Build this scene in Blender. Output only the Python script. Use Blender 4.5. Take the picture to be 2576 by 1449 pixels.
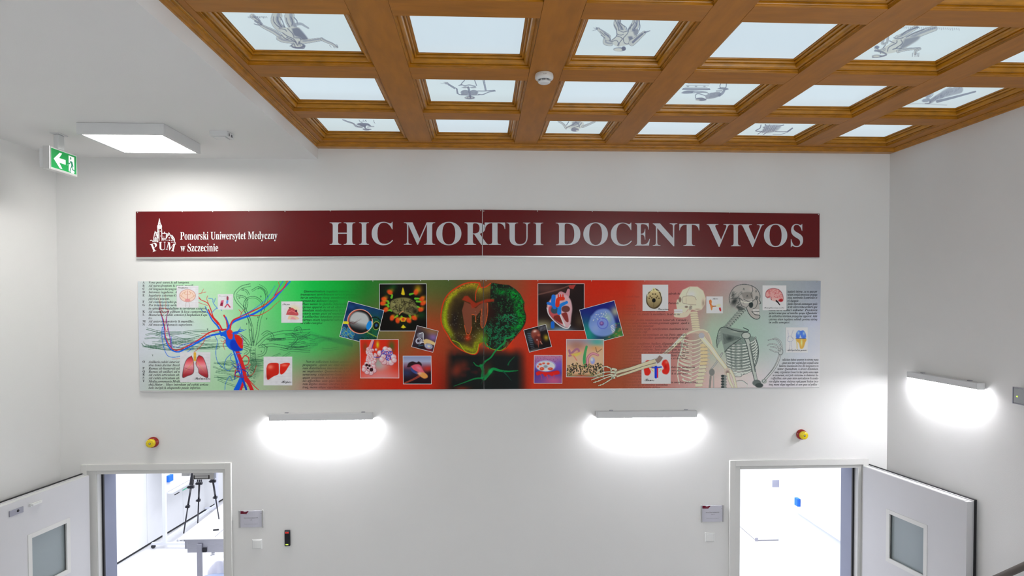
import bpy, bmesh, math, random
import numpy as np
from mathutils import Vector, Matrix

for o in list(bpy.data.objects):
    bpy.data.objects.remove(o)
SC = bpy.context.scene
COL = SC.collection
rnd = random.Random(7)

# ------------------------------------------------------------------ camera
F, YAW, PITCH, ROLL, CY = 1610.14, .04732, -.01974, -.001492, 788.98
CZ, CD = 3.48, 5.4
def _rot():
    cy, sy = math.cos(YAW), math.sin(YAW); cp, sp = math.cos(PITCH), math.sin(PITCH)
    f = np.array([sy*cp, cy*cp, sp]); r = np.array([cy, -sy, 0.]); u = np.cross(r, f)
    c, s = math.cos(ROLL), math.sin(ROLL)
    return np.array([c*r+s*u, -s*r+c*u, f])
RM = _rot(); ORG = np.array([0, -CD, CZ])
cam = bpy.data.cameras.new('camera'); cam.sensor_width = 36; cam.lens = F/2576*36
cam.shift_y = (CY-724.5)/2576; cam.clip_start = .05; cam.clip_end = 100
co = bpy.data.objects.new('camera', cam); COL.objects.link(co); SC.camera = co
m4 = Matrix(((RM[0][0], RM[1][0], -RM[2][0], ORG[0]), (RM[0][1], RM[1][1], -RM[2][1], ORG[1]),
             (RM[0][2], RM[1][2], -RM[2][2], ORG[2]), (0, 0, 0, 1)))
co.matrix_world = m4
SC.view_settings.view_transform = 'Standard'; SC.view_settings.look = 'None'
SC.view_settings.exposure = 0.15; SC.view_settings.gamma = 1; SC.view_settings.use_curve_mapping = False
SC.cycles.use_denoising = True
SC.cycles.max_bounces = 7; SC.cycles.diffuse_bounces = 5; SC.cycles.glossy_bounces = 3
SC.cycles.transmission_bounces = 4; SC.cycles.sample_clamp_indirect = 6
world = bpy.data.worlds.new('world'); SC.world = world; world.use_nodes = True
world.node_tree.nodes['Background'].inputs[0].default_value = (.75, .8, .9, 1)
world.node_tree.nodes['Background'].inputs[1].default_value = .35

E_PANEL, E_COFFER, E_WALL = 19.0, .76, 98.0

def area(name, loc, sx, sy, power, color=(1, 1, 1), rot=(0, 0, 0)):
    l = bpy.data.lights.new(name, 'AREA'); l.shape = 'RECTANGLE'; l.size = sx; l.size_y = sy
    l.energy = power; l.color = color
    o = bpy.data.objects.new(name, l); COL.objects.link(o); o.location = loc; o.rotation_euler = rot
    return o
# unseen fill light added behind the camera, and the bright teaching rooms' ceiling lights
area('hall_fill_light', (2.7, -7.0, 3.5), 2.4, 1.8, 78, (.97, 1, 1), (math.radians(90), 0, math.radians(24)))
area('room_light_left', (-3.0, 3.0, 2.85), 2.6, 4.4, 145, (.93, .95, 1))
area('room_light_right', (2.9, 3.4, 2.85), 1.7, 4.4, 135, (.95, .96, 1))

# ------------------------------------------------------------------ helpers
def ray(px, py):
    return RM.T @ np.array([(px-1288)/F, -(py-CY)/F, 1.])
def pl(px, py, ax, val):
    d = ray(px, py); t = (val-ORG[ax])/d[ax]
    return ORG+t*d
def plp(px, py, p0, n):
    d = ray(px, py); n = np.array(n, float); t = ((np.array(p0)-ORG) @ n)/(d @ n)
    return ORG+t*d
def pix(P):
    v = (np.asarray(P)-ORG) @ RM.T
    return np.stack([1288+F*v[..., 0]/v[..., 2], CY-F*v[..., 1]/v[..., 2]], -1)
def plane_map(ax, val):
    """vectorised pixel -> point on a real plane"""
    def f(P):
        P = np.asarray(P, float)
        d = np.stack([(P[:, 0]-1288)/F, -(P[:, 1]-CY)/F, np.ones(len(P))], 1) @ RM
        t = (val-ORG[ax])/d[:, ax]
        return ORG+t[:, None]*d
    return f
def lin(c):
    c = np.asarray(c, float)/255.
    return np.where(c <= .04045, c/12.92, ((c+.055)/1.055)**2.4)

WP = {}
def place(o, parent, center):
    c = np.array(center, float)
    WP[o.name] = c
    if parent is not None:
        o.parent = parent; o.location = Vector(c-WP[parent.name])
    else:
        o.location = Vector(c)
def tag(o, label=None, cat=None, group=None, kind=None):
    if label: o['label'] = label
    if cat: o['category'] = cat
    if group: o['group'] = group
    if kind: o['kind'] = kind
    return o
def thing(name, loc, label, cat, group=None):
    o = bpy.data.objects.new(name, None); COL.objects.link(o); o.empty_display_size = .05
    place(o, None, loc)
    return tag(o, label, cat, group)
def struct_empty(name, loc, label=None):
    o = bpy.data.objects.new(name, None); COL.objects.link(o); o.empty_display_size = .05
    place(o, None, loc); o['kind'] = 'structure'
    if label: o['label'] = label
    return o
def mk(name, V, Fc, mat, parent=None, smooth=False, cols=None, label=None, bevel=0):
    V = np.asarray(V, float)
    c = (V.min(0)+V.max(0))/2
    me = bpy.data.meshes.new(name); me.from_pydata((V-c).tolist(), [], [list(f) for f in Fc]); me.update()
    if smooth: me.polygons.foreach_set('use_smooth', [True]*len(me.polygons))
    if cols is not None:
        a = me.color_attributes.new('Col', 'FLOAT_COLOR', 'POINT')
        cc = np.ones((len(V), 4)); cc[:, :3] = cols; a.data.foreach_set('color', cc.ravel())
    me.materials.append(mat)
    o = bpy.data.objects.new(name, me); COL.objects.link(o); place(o, parent, c)
    if bevel:
        b = o.modifiers.new('bevel', 'BEVEL'); b.width = bevel; b.segments = 2; b.limit_method = 'ANGLE'
    if label: o['label'] = label
    return o
class G:
    """mesh collector"""
    def __init__(s): s.v = []; s.f = []
    def add(s, V, Fc):
        n = len(s.v); s.v += [tuple(map(float, p)) for p in V]; s.f += [[i+n for i in f] for f in Fc]; return s
    def box(s, x0, y0, z0, x1, y1, z1):
        V = [(x, y, z) for z in (z0, z1) for y in (y0, y1) for x in (x0, x1)]
        return s.add(V, [(0, 2, 3, 1), (4, 5, 7, 6), (0, 1, 5, 4), (2, 6, 7, 3), (0, 4, 6, 2), (1, 3, 7, 5)])
    def obox(s, o, u, v, w, a, b, c):
        """box from origin o along unit axes u,v,w over ranges a,b,c"""
        o, u, v, w = map(lambda t: np.array(t, float), (o, u, v, w))
        V = [o+u*x+v*y+w*z for z in c for y in b for x in a]
        return s.add(V, [(0, 2, 3, 1), (4, 5, 7, 6), (0, 1, 5, 4), (2, 6, 7, 3), (0, 4, 6, 2), (1, 3, 7, 5)])
    def cyl(s, p0, p1, r0, r1=None, n=16, caps=True):
        r1 = r0 if r1 is None else r1
        p0, p1 = np.array(p0, float), np.array(p1, float); d = p1-p0; d /= np.linalg.norm(d)
        a = np.cross(d, [0, 0, 1] if abs(d[2]) < .9 else [1, 0, 0]); a /= np.linalg.norm(a); b = np.cross(d, a)
        V = []
        for p, r in ((p0, r0), (p1, r1)):
            for k in range(n):
                t = 2*math.pi*k/n; V.append(p+r*(a*math.cos(t)+b*math.sin(t)))
        Fc = [(k, (k+1) % n, n+(k+1) % n, n+k) for k in range(n)]
        if caps: Fc += [tuple(range(n))[::-1], tuple(range(n, 2*n))]
        return s.add(V, Fc)
    def lathe(s, c, axis, prof, n=28):
        """prof: list of (distance along axis, radius)"""
        c = np.array(c, float); d = np.array(axis, float); d /= np.linalg.norm(d)
        a = np.cross(d, [0, 0, 1] if abs(d[2]) < .9 else [1, 0, 0]); a /= np.linalg.norm(a); b = np.cross(d, a)
        V = []; Fc = []
        for h, r in prof:
            for k in range(n):
                t = 2*math.pi*k/n; V.append(c+d*h+max(r, 1e-5)*(a*math.cos(t)+b*math.sin(t)))
        for i in range(len(prof)-1):
            for k in range(n):
                Fc.append((i*n+k, i*n+(k+1) % n, (i+1)*n+(k+1) % n, (i+1)*n+k))
        return s.add(V, Fc)
    def tube(s, pts, r, n=8):
        for i in range(len(pts)-1): s.cyl(pts[i], pts[i+1], r, n=n)
        return s
    def ob(s, name, mat, parent=None, **k): return mk(name, s.v, s.f, mat, parent, **k)
def box(name, a, b, mat, parent=None, **k):
    return G().box(a[0], a[1], a[2], b[0], b[1], b[2]).ob(name, mat, parent, **k)
def solo(o, label, cat, group=None): return tag(o, label, cat, group)
def struct(o, label=None): o['kind'] = 'structure'; (label and o.__setitem__('label', label)); return o

# ------------------------------------------------------------------ materials
def mat(name, col, rough=.5, metal=0., noise=0., nscale=8., bump=0., bscale=60., emit=0., coat=0., spec=.5, stretch=None):
    m = bpy.data.materials.new(name); m.use_nodes = True; nt = m.node_tree; b = nt.nodes['Principled BSDF']
    b.inputs['Base Color'].default_value = (*col, 1); b.inputs['Roughness'].default_value = rough
    b.inputs['Metallic'].default_value = metal; b.inputs['Specular IOR Level'].default_value = spec
    if coat: b.inputs['Coat Weight'].default_value = coat; b.inputs['Coat Roughness'].default_value = .15
    tc = nt.nodes.new('ShaderNodeNewGeometry')
    mp = nt.nodes.new('ShaderNodeMapping'); nt.links.new(tc.outputs['Position'], mp.inputs[0])
    if stretch: mp.inputs['Scale'].default_value = stretch
    if noise:
        n = nt.nodes.new('ShaderNodeTexNoise'); n.inputs['Scale'].default_value = nscale; n.inputs['Detail'].default_value = 5
        nt.links.new(mp.outputs[0], n.inputs['Vector'])
        r = nt.nodes.new('ShaderNodeValToRGB'); r.color_ramp.elements[0].position = .3; r.color_ramp.elements[1].position = .7
        r.color_ramp.elements[0].color = (*[c*(1-noise) for c in col], 1)
        r.color_ramp.elements[1].color = (*[min(1, c*(1+noise)) for c in col], 1)
        nt.links.new(n.outputs['Fac'], r.inputs[0]); nt.links.new(r.outputs[0], b.inputs['Base Color'])
    if bump:
        n2 = nt.nodes.new('ShaderNodeTexNoise'); n2.inputs['Scale'].default_value = bscale; n2.inputs['Detail'].default_value = 3
        nt.links.new(mp.outputs[0], n2.inputs['Vector'])
        bp = nt.nodes.new('ShaderNodeBump'); bp.inputs['Strength'].default_value = bump; bp.inputs['Distance'].default_value = .002
        nt.links.new(n2.outputs['Fac'], bp.inputs['Height']); nt.links.new(bp.outputs[0], b.inputs['Normal'])
    if emit:
        b.inputs['Emission Color'].default_value = (*col, 1); b.inputs['Emission Strength'].default_value = emit
    return m
def ink(name, rough=.45, emit=0., base=1., spec=.4):
    m = bpy.data.materials.new(name); m.use_nodes = True; nt = m.node_tree; b = nt.nodes['Principled BSDF']
    a = nt.nodes.new('ShaderNodeAttribute'); a.attribute_name = 'Col'
    g = nt.nodes.new('ShaderNodeMix'); g.data_type = 'RGBA'; g.blend_type = 'MULTIPLY'; g.inputs[0].default_value = 1
    nt.links.new(a.outputs['Color'], g.inputs[6]); g.inputs[7].default_value = (base, base, base, 1)
    nt.links.new(g.outputs[2], b.inputs['Base Color'])
    b.inputs['Roughness'].default_value = rough; b.inputs['Specular IOR Level'].default_value = spec
    if emit:
        nt.links.new(a.outputs['Color'], b.inputs['Emission Color']); b.inputs['Emission Strength'].default_value = emit
    return m
WALL = mat('wall_paint', (.82, .82, .81), .65, noise=.012, nscale=1.5, bump=.25, bscale=260)
CEIL = mat('ceiling_paint', (.85, .845, .835), .75, noise=.01, nscale=1.2, bump=.2, bscale=220)
FLOOR = mat('floor_vinyl', (.62, .62, .64), .35, noise=.05, nscale=30)
FLOORR = mat('room_floor_vinyl', (.80, .80, .82), .3, noise=.03, nscale=30)
RWALL = mat('room_wall_paint', (.84, .85, .87), .6, noise=.01)
WHITE = mat('white_plastic', (.78, .79, .78), .35, noise=.01)
LAMPW = mat('lamp_white_enamel', (.72, .73, .74), .4, noise=.01)
FRAME = mat('door_frame_enamel', (.74, .74, .72), .35, noise=.012, nscale=3)
LEAF = mat('door_leaf_laminate', (.66, .66, .68), .35, noise=.015, nscale=3)
JAMB = mat('jamb_steel_grey', (.25, .275, .38), .45, noise=.03, nscale=3)
BLACK = mat('black_rubber', (.006, .006, .009), .5, noise=.1)
DARK = mat('black_plastic', (.012, .012, .02), .35, noise=.1)
CHROME = mat('chrome', (.75, .76, .8), .15, metal=1, noise=.02)
STEEL = mat('brushed_steel', (.48, .48, .54), .35, metal=.85, noise=.06, nscale=20, stretch=(1, 1, 14))
STEELG = mat('steel_frame_grey', (.36, .36, .42), .4, metal=.3, noise=.04)
ALU = mat('aluminium', (.70, .70, .70), .3, metal=.7, noise=.03)
BEAM = mat('oak_beam_lacquer', (.41, .155, .014), .45, spec=.3, noise=.13, nscale=5, bump=.15, bscale=40, stretch=(1, 5, 5))
BEAMY = mat('oak_beam_lengthwise', (.41, .155, .014), .45, spec=.3, noise=.13, nscale=5, bump=.15, bscale=40, stretch=(5, 1, 5))
MOULD = mat('oak_moulding_lacquer', (.43, .172, .004), .34, noise=.22, nscale=6, bump=.15, bscale=40, stretch=(2, 2, 8), coat=.12)
BANNER = mat('banner_red_gloss', (.135, .006, .008), .22, noise=.02, nscale=2, spec=.32)
SILVER = mat('banner_letter_silver', (.62, .64, .68), .4, noise=.02)
INK = ink('mural_print', .55, spec=.14)
INKW = ink('banner_print', .4)
RED = mat('beacon_red', (.30, .010, .006), .3, noise=.1)
YEL = mat('beacon_yellow', (.86, .66, .01), .35, noise=.05)
BLUE = mat('blue_sponge', (.01, .16, .75), .6, noise=.1)
SEATB = mat('stool_blue_vinyl', (.30, .36, .52), .4, noise=.05)
CLOTH = mat('white_cloth', (.82, .81, .9), .8, noise=.03)
GLASSP = mat('frosted_pane', (.30, .35, .365), .12, noise=.03, nscale=2)
GREYM = mat('grey_vent', (.35, .36, .46), .5, noise=.04)
EM_CEIL = mat('led_ceiling_diffuser', (1, .97, .925), .5, emit=E_PANEL)
EM_WALL = mat('led_wall_diffuser', (.965, .955, 1), .5, emit=E_WALL)
EM_R = mat('red_led', (1, .03, .02), .4, emit=1.3)
EM_G = mat('green_led', (.6, .8, .1), .4, emit=.8)
CPANEL = ink('backlit_coffer_glass', .18, emit=E_COFFER, base=.25)
SIGN = ink('exit_sign_face', .3, emit=.18, base=.8)

# ------------------------------------------------------------------ room shell
XL, XR, ZC, ZW, HB = -3.46, 3.53, 4.657, 4.745, 4.775
XW = -1.351                       # wood ceiling's outer edge
WT = .27
DL = dict(x0=-3.172, x1=-2.152, zt=2.058); DR = dict(x0=2.226, x1=3.280, zt=2.024)
g = G()
for a, b in ((XL-.1, DL['x0']), (DL['x1'], DR['x0']), (DR['x1'], XR+.1)): g.box(a, 0, 0, b, WT, 5.1)
for d in (DL, DR): g.box(d['x0'], 0, d['zt'], d['x1'], WT, 5.1)
struct(g.ob('wall_back', WALL), 'white painted end wall with banner, mural and two doorways')
struct(box('wall_left', (XL-.2, -8.4, 0), (XL, 0, 5.1), WALL))
struct(box('wall_right', (XR, -8.4, 0), (XR+.2, 0, 5.1), WALL))
struct(box('wall_front', (XL-.2, -8.6, 0), (XR+.2, -8.4, 5.1), WALL))
struct(box('floor', (XL-.1, -8.4, -.12), (XR+.1, WT*.5, 0), FLOOR))
g = G(); g.box(XL-.1, -8.4, ZC, XW, 0, 5.0); g.box(XW, -8.4, ZC, XR+.1, -4.25, 5.0)
struct(g.ob('ceiling', CEIL), 'plain white lowered ceiling left of the wood coffers')
struct(box('ceiling_slab', (XL-.1, -8.4, 5.0), (XR+.1, .1, 5.1), CEIL))
# landing the picture is taken from, with its balustrade and the stair handrail along the right wall
struct(box('floor_landing', (XL, -8.4, 1.75), (XR, -4.45, 1.9), FLOOR))

# ------------------------------------------------------------------ coffered ceiling
XC = [(-1.276, -.588), (-.400, .272), (.457, 1.02), (1.203, 1.81), (2.0, 2.63), (2.82, 3.40)]
YR = [(-.786, -.155), (-1.616, -.951), (-2.448, -1.802), (-3.262, -2.608), (-4.09, -3.44)]
cof = thing('coffered_ceiling', (1.05, -2.1, HB), 'golden brown wooden coffered ceiling framing backlit glass panels', 'ceiling')
TOP = 4.86
YE = -4.16
def beam(name, x0, y0, x1, y1, m, **k):
    return box(name, (x0, y0, HB), (x1, y1, TOP), m, cof, bevel=.0015, **k)
inx = [(-1.311, -1.276)]+[(XC[i][1], XC[i+1][0]) for i in range(5)]+[(3.40, 3.49)]
for i, (a, b) in enumerate(inx):
    beam('long_beam', a+.0006, YE, b-.0006, -.105, BEAMY)
ys = [(YE, -4.09)]+[(YR[i+1][1], YR[i][0]) for i in (3, 2, 1, 0)]+[(-.155, -.105)]
for (y0, y1) in ys:
    for (x0, x1) in XC:
        beam('cross_beam', x0+.0006, y0+.0006, x1-.0006, y1-.0006, BEAM)
def moulding(name, x0, y0, x1, y1, prof, m, parent, outward=False, **k):
    """mitred moulding ring; prof = (inset, z)"""
    V = []; Fc = []
    s = -1 if outward else 1
    for d, z in prof:
        V += [(x0+s*d, y0+s*d, z), (x1-s*d, y0+s*d, z), (x1-s*d, y1-s*d, z), (x0+s*d, y1-s*d, z)]
    for i in range(len(prof)-1):
        for q in range(4):
            Fc.append((4*i+q, 4*i+(q+1) % 4, 4*i+4+(q+1) % 4, 4*i+4+q))
    return mk(name, V, Fc, m, parent, **k)
def arc(a, b, n, bulge):
    """curved run between two profile points"""
    out = []
    ax, az = a; bx, bz = b
    nx, nz = -(bz-az), (bx-ax)
    for i in range(1, n+1):
        t = i/n; w = math.sin(math.pi*t)*bulge
        out.append((ax+(bx-ax)*t+nx*w, az+(bz-az)*t+nz*w))
    return out
PR = [(0, .002), (0, .0075), (.0028, .008)]
PR += arc(PR[-1], (.0085, .0135), 4, .35)+[(.0078, .0185), (.0108, .0188)]
PR += arc((.0112, .0172), (.034, .0325), 9, -.34)
PR += [(.0335, .0385), (.0362, .0388), (.0365, .0372)]
PR += arc((.0365, .0372), (.046, .0442), 5, -.4)+[(.0455, .0492), (.0482, .0495), (.0485, .0478), (.055, .0485), (.0555, .053), (.060, .0535)]
PR = [(d, HB+z*1.15) for d, z in PR]

# painted print surfaces ------------------------------------------------
def catmull(P, n=8):
    P = np.asarray(P, float)
    if len(P) < 3: return np.array([P[0]+(P[-1]-P[0])*t for t in np.linspace(0, 1, 3)])
    Q = np.vstack([2*P[0]-P[1], P, 2*P[-1]-P[-2]]); out = []
    for i in range(1, len(Q)-2):
        p0, p1, p2, p3 = Q[i-1], Q[i], Q[i+1], Q[i+2]
        for t in np.arange(n)/n:
            out.append(.5*((2*p1)+(-p0+p2)*t+(2*p0-5*p1+4*p2-p3)*t*t+(-p0+3*p1-3*p2+p3)*t**3))
    out.append(P[-1])
    return np.array(out)
class Paint:
    """paints flat print colours onto the vertices of a print sheet"""
    def __init__(s, P, col=(255, 255, 255)):
        s.P = np.asarray(P, float); s.C = np.tile(np.array(col, float), (len(P), 1))
        s.X = s.P[:, 0]; s.Y = s.P[:, 1]
    def box(s, x0, y0, x1, y1):
        return np.nonzero((s.X >= x0) & (s.X <= x1) & (s.Y >= y0) & (s.Y <= y1))[0]
    def put(s, idx, a, col):
        if callable(col): col = col(s.X[idx], s.Y[idx])
        a = np.clip(a, 0, 1)[:, None]
        s.C[idx] = s.C[idx]*(1-a)+np.asarray(col, float)*a
    def segd(s, idx, a, b):
        x, y = s.X[idx], s.Y[idx]; dx, dy = b-a; L = dx*dx+dy*dy+1e-12
        t = np.clip(((x-a[0])*dx+(y-a[1])*dy)/L, 0, 1)
        return np.hypot(x-a[0]-t*dx, y-a[1]-t*dy), t
    def poly(s, pts, col, a=1., soft=.7, smooth=False):
        P = catmull(list(pts)+[pts[0]], 6) if smooth else np.array(list(pts)+[pts[0]], float)
        m = soft*2
        idx = s.box(P[:, 0].min()-m, P[:, 1].min()-m, P[:, 0].max()+m, P[:, 1].max()+m)
        if not len(idx): return
        x, y = s.X[idx], s.Y[idx]; ins = np.zeros(len(idx), bool); dm = np.full(len(idx), 1e9)
        for i in range(len(P)-1):
            a0, b0 = P[i], P[i+1]
            c = ((a0[1] > y) != (b0[1] > y)) & (x < (b0[0]-a0[0])*(y-a0[1])/(b0[1]-a0[1]+1e-12)+a0[0])
            ins ^= c
            dm = np.minimum(dm, s.segd(idx, a0, b0)[0])
        sd = np.where(ins, dm, -dm)
        s.put(idx, np.clip(sd/soft*.5+.5, 0, 1)*a, col)
    def stroke(s, pts, w, col, a=1., w2=None, smooth=True, soft=.6):
        P = catmull(pts) if smooth else np.array(pts, float)
        w2 = w if w2 is None else w2; m = max(w, w2)+soft
        idx = s.box(P[:, 0].min()-m, P[:, 1].min()-m, P[:, 0].max()+m, P[:, 1].max()+m)
        if not len(idx): return
        L = np.concatenate([[0], np.cumsum(np.hypot(*np.diff(P, axis=0).T))]); L /= max(L[-1], 1e-9)
        cov = np.zeros(len(idx))
        for i in range(len(P)-1):
            d, t = s.segd(idx, P[i], P[i+1])
            ww = (w+(w2-w)*(L[i]+(L[i+1]-L[i])*t))/2
            cov = np.maximum(cov, np.clip((ww-d)/soft+.5, 0, 1)*np.clip(ww*2.2, 0, 1))
        s.put(idx, cov*a, col)
    def ell(s, cx, cy, rx, ry, col, a=1., ang=0., soft=.7, ring=0):
        R = max(rx, ry)+soft*2
        idx = s.box(cx-R, cy-R, cx+R, cy+R)
        if not len(idx): return
        c, n = math.cos(ang), math.sin(ang); x = s.X[idx]-cx; y = s.Y[idx]-cy
        u = (x*c+y*n)/rx; v = (-x*n+y*c)/ry; r = np.hypot(u, v)+1e-9; d = (1-r)*min(rx, ry)
        cov = np.clip(d/soft*.5+.5, 0, 1)
        if ring: cov = np.clip((ring/2-np.abs(d))/soft+.5, 0, 1)
        s.put(idx, cov*a, col)
    def glow(s, cx, cy, rx, ry, col, a=1., ang=0.):
        idx = s.box(cx-2.5*max(rx, ry), cy-2.5*max(rx, ry), cx+2.5*max(rx, ry), cy+2.5*max(rx, ry))
        if not len(idx): return
        c, n = math.cos(ang), math.sin(ang); x = s.X[idx]-cx; y = s.Y[idx]-cy
        u = (x*c+y*n)/rx; v = (-x*n+y*c)/ry
        s.put(idx, np.exp(-(u*u+v*v))*a, col)
def grid_sheet(name, corners, step, mapf, paint, m, parent, tone=None, label=None, local=None):
    """corners TL,TR,BR,BL in picture pixels; local=(w,h) paints in 0..w,0..h"""
    TL, TR, BR, BL = [np.array(c, float) for c in corners]
    w = np.linalg.norm(TR-TL); h = np.linalg.norm(BL-TL)
    nx = max(2, int(w/step)); ny = max(2, int(h/step))
    u, v = np.meshgrid(np.linspace(0, 1, nx+1), np.linspace(0, 1, ny+1)); u = u.ravel(); v = v.ravel()
    P = TL*((1-u)*(1-v))[:, None]+TR*(u*(1-v))[:, None]+BR*(u*v)[:, None]+BL*((1-u)*v)[:, None]
    Q = np.stack([u*local[0], v*local[1]], 1) if local else P
    pt = Paint(Q); paint(pt)
    C = lin(np.clip(pt.C, 0, 255))
    if tone is not None: C = np.clip(C*tone(P)[:, None], 0, .9)
    V = mapf(P)
    o = fastgrid(name, V, nx+1, ny+1, C, m, parent)
    if label: o['label'] = label
    return o, pt

def fastgrid(name, V, nx, ny, C, m, parent):
    i = (np.arange(ny-1)[:, None]*nx+np.arange(nx-1)[None]).ravel(); Fc = np.stack([i, i+nx, i+nx+1, i+1], 1)
    c = (V.min(0)+V.max(0))/2
    me = bpy.data.meshes.new(name); me.vertices.add(len(V)); me.vertices.foreach_set('co', (V-c).astype(np.float32).ravel())
    me.loops.add(Fc.size); me.loops.foreach_set('vertex_index', Fc.astype(np.int32).ravel())
    me.polygons.add(len(Fc)); me.polygons.foreach_set('loop_start', (np.arange(len(Fc))*4).astype(np.int32))
    me.polygons.foreach_set('loop_total', np.full(len(Fc), 4, np.int32)); me.update(calc_edges=True)
    at = me.color_attributes.new('Col', 'FLOAT_COLOR', 'POINT')
    cc = np.ones((len(V), 4), np.float32); cc[:, :3] = C; at.data.foreach_set('color', cc.ravel())
    me.materials.append(m)
    o = bpy.data.objects.new(name, me); COL.objects.link(o); place(o, parent, c)
    return o
# engraved figures on the coffer glass (drawn hanging head towards the wall)
def zz(ox, oy, sc):
    return lambda pts: [(ox+x/sc, oy+y/sc) for x, y in pts]
DK, MD, LT = (92, 104, 128), (138, 150, 165), (188, 198, 196)
def limb(p, pts, w, w2=None, k=1.):
    w2 = w if w2 is None else w2
    p.stroke(pts, w*k+1.4, DK, .85, (w2*k+1.4)); p.stroke(pts, w*k, LT, .9, w2*k)
    off = [(x+w*.16, y-w*.14) for x, y in pts]
    p.stroke(off, w*.36*k, MD, .9, w2*.36*k)
def figA(p):
    z = zz(600, 30, 8.587)
    limb(p, z([(300, 90), (420, 200), (470, 270)]), 11, 6)
    for q in ([(330, 110), (430, 190), (500, 260)], [(400, 100), (470, 190), (520, 260)]): p.stroke(z(q), 1.4, DK, .8)
    limb(p, z([(440, 255), (560, 330), (750, 420), (870, 500), (960, 560)]), 6, 12)
    for q in ([(350, 210), (430, 240), (500, 270)], [(340, 260), (420, 280), (500, 280)], [(350, 180), (440, 220)]): p.stroke(z(q), 2, DK, .7)
    limb(p, z([(830, 90), (800, 200), (870, 320), (960, 380)]), 25, 17)
    limb(p, z([(1100, 90), (1110, 200), (1160, 300), (1200, 360)]), 24, 16)
    for q in ([(760, 110), (760, 200), (830, 290), (900, 340)], [(840, 110), (860, 210), (930, 330)], [(900, 110), (950, 200), (1000, 340)],
              [(1030, 130), (1050, 220), (1110, 330)], [(1130, 110), (1170, 200), (1150, 300)], [(1200, 120), (1260, 190), (1270, 260)]):
        p.stroke(z(q), 2.4, DK, .8)
    p.poly(z([(860, 350), (1280, 330), (1340, 420), (1450, 520), (1500, 600), (1400, 660), (1250, 690), (1050, 640), (930, 540), (950, 440)]), LT, 1, smooth=True)
    p.poly(z([(1150, 360), (1300, 350), (1460, 520), (1500, 610), (1400, 640), (1330, 560), (1200, 500)]), DK, .75, 2, smooth=True)
    for q in ([(950, 450), (1050, 520), (1180, 580), (1250, 660)], [(1060, 360), (1150, 450), (1190, 520), (1200, 560)], [(880, 360), (1000, 380), (1040, 420)],
              [(1040, 550), (1150, 600), (1220, 650)], [(1230, 560), (1330, 570), (1350, 640)], [(930, 500), (990, 560), (1090, 610)]):
        p.stroke(z(q), 2.2, DK, .75)
    limb(p, z([(860, 570), (960, 620), (1160, 650)]), 9, 7)
    limb(p, z([(1380, 640), (1530, 630), (1650, 610), (1800, 590)]), 10, 7)
    limb(p, z([(1800, 590), (1900, 640), (2020, 690), (2130, 760)]), 6, 4)
    for q in ([(2100, 740), (2150, 770)], [(1970, 720), (2000, 760)], [(2050, 750), (2080, 780)], [(2120, 700), (2150, 750)]): p.stroke(z(q), 1.3, DK, .7)
    p.ell(*z([(1290, 735)])[0], 18, 7, DK, .85); p.ell(*z([(1270, 720)])[0], 13, 4.6, LT, .95); p.stroke(z([(1230, 650), (1280, 720), (1310, 640), (1330, 720)]), 2.2, DK, .8)
    p.stroke(z([(1110, 740), (1200, 690), (1240, 770), (1400, 790), (1430, 750)]), 2, DK, .8)
    p.stroke(z([(1220, 270), (1350, 260), (1440, 310), (1510, 350)]), 8, MD, .75, 4)
    for k in range(16):
        x = 210+k*26; p.stroke(z([(x, 100), (x+rnd.uniform(-10, 20), 118+rnd.uniform(0, 18))]), 1.5, DK, .6)
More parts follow.
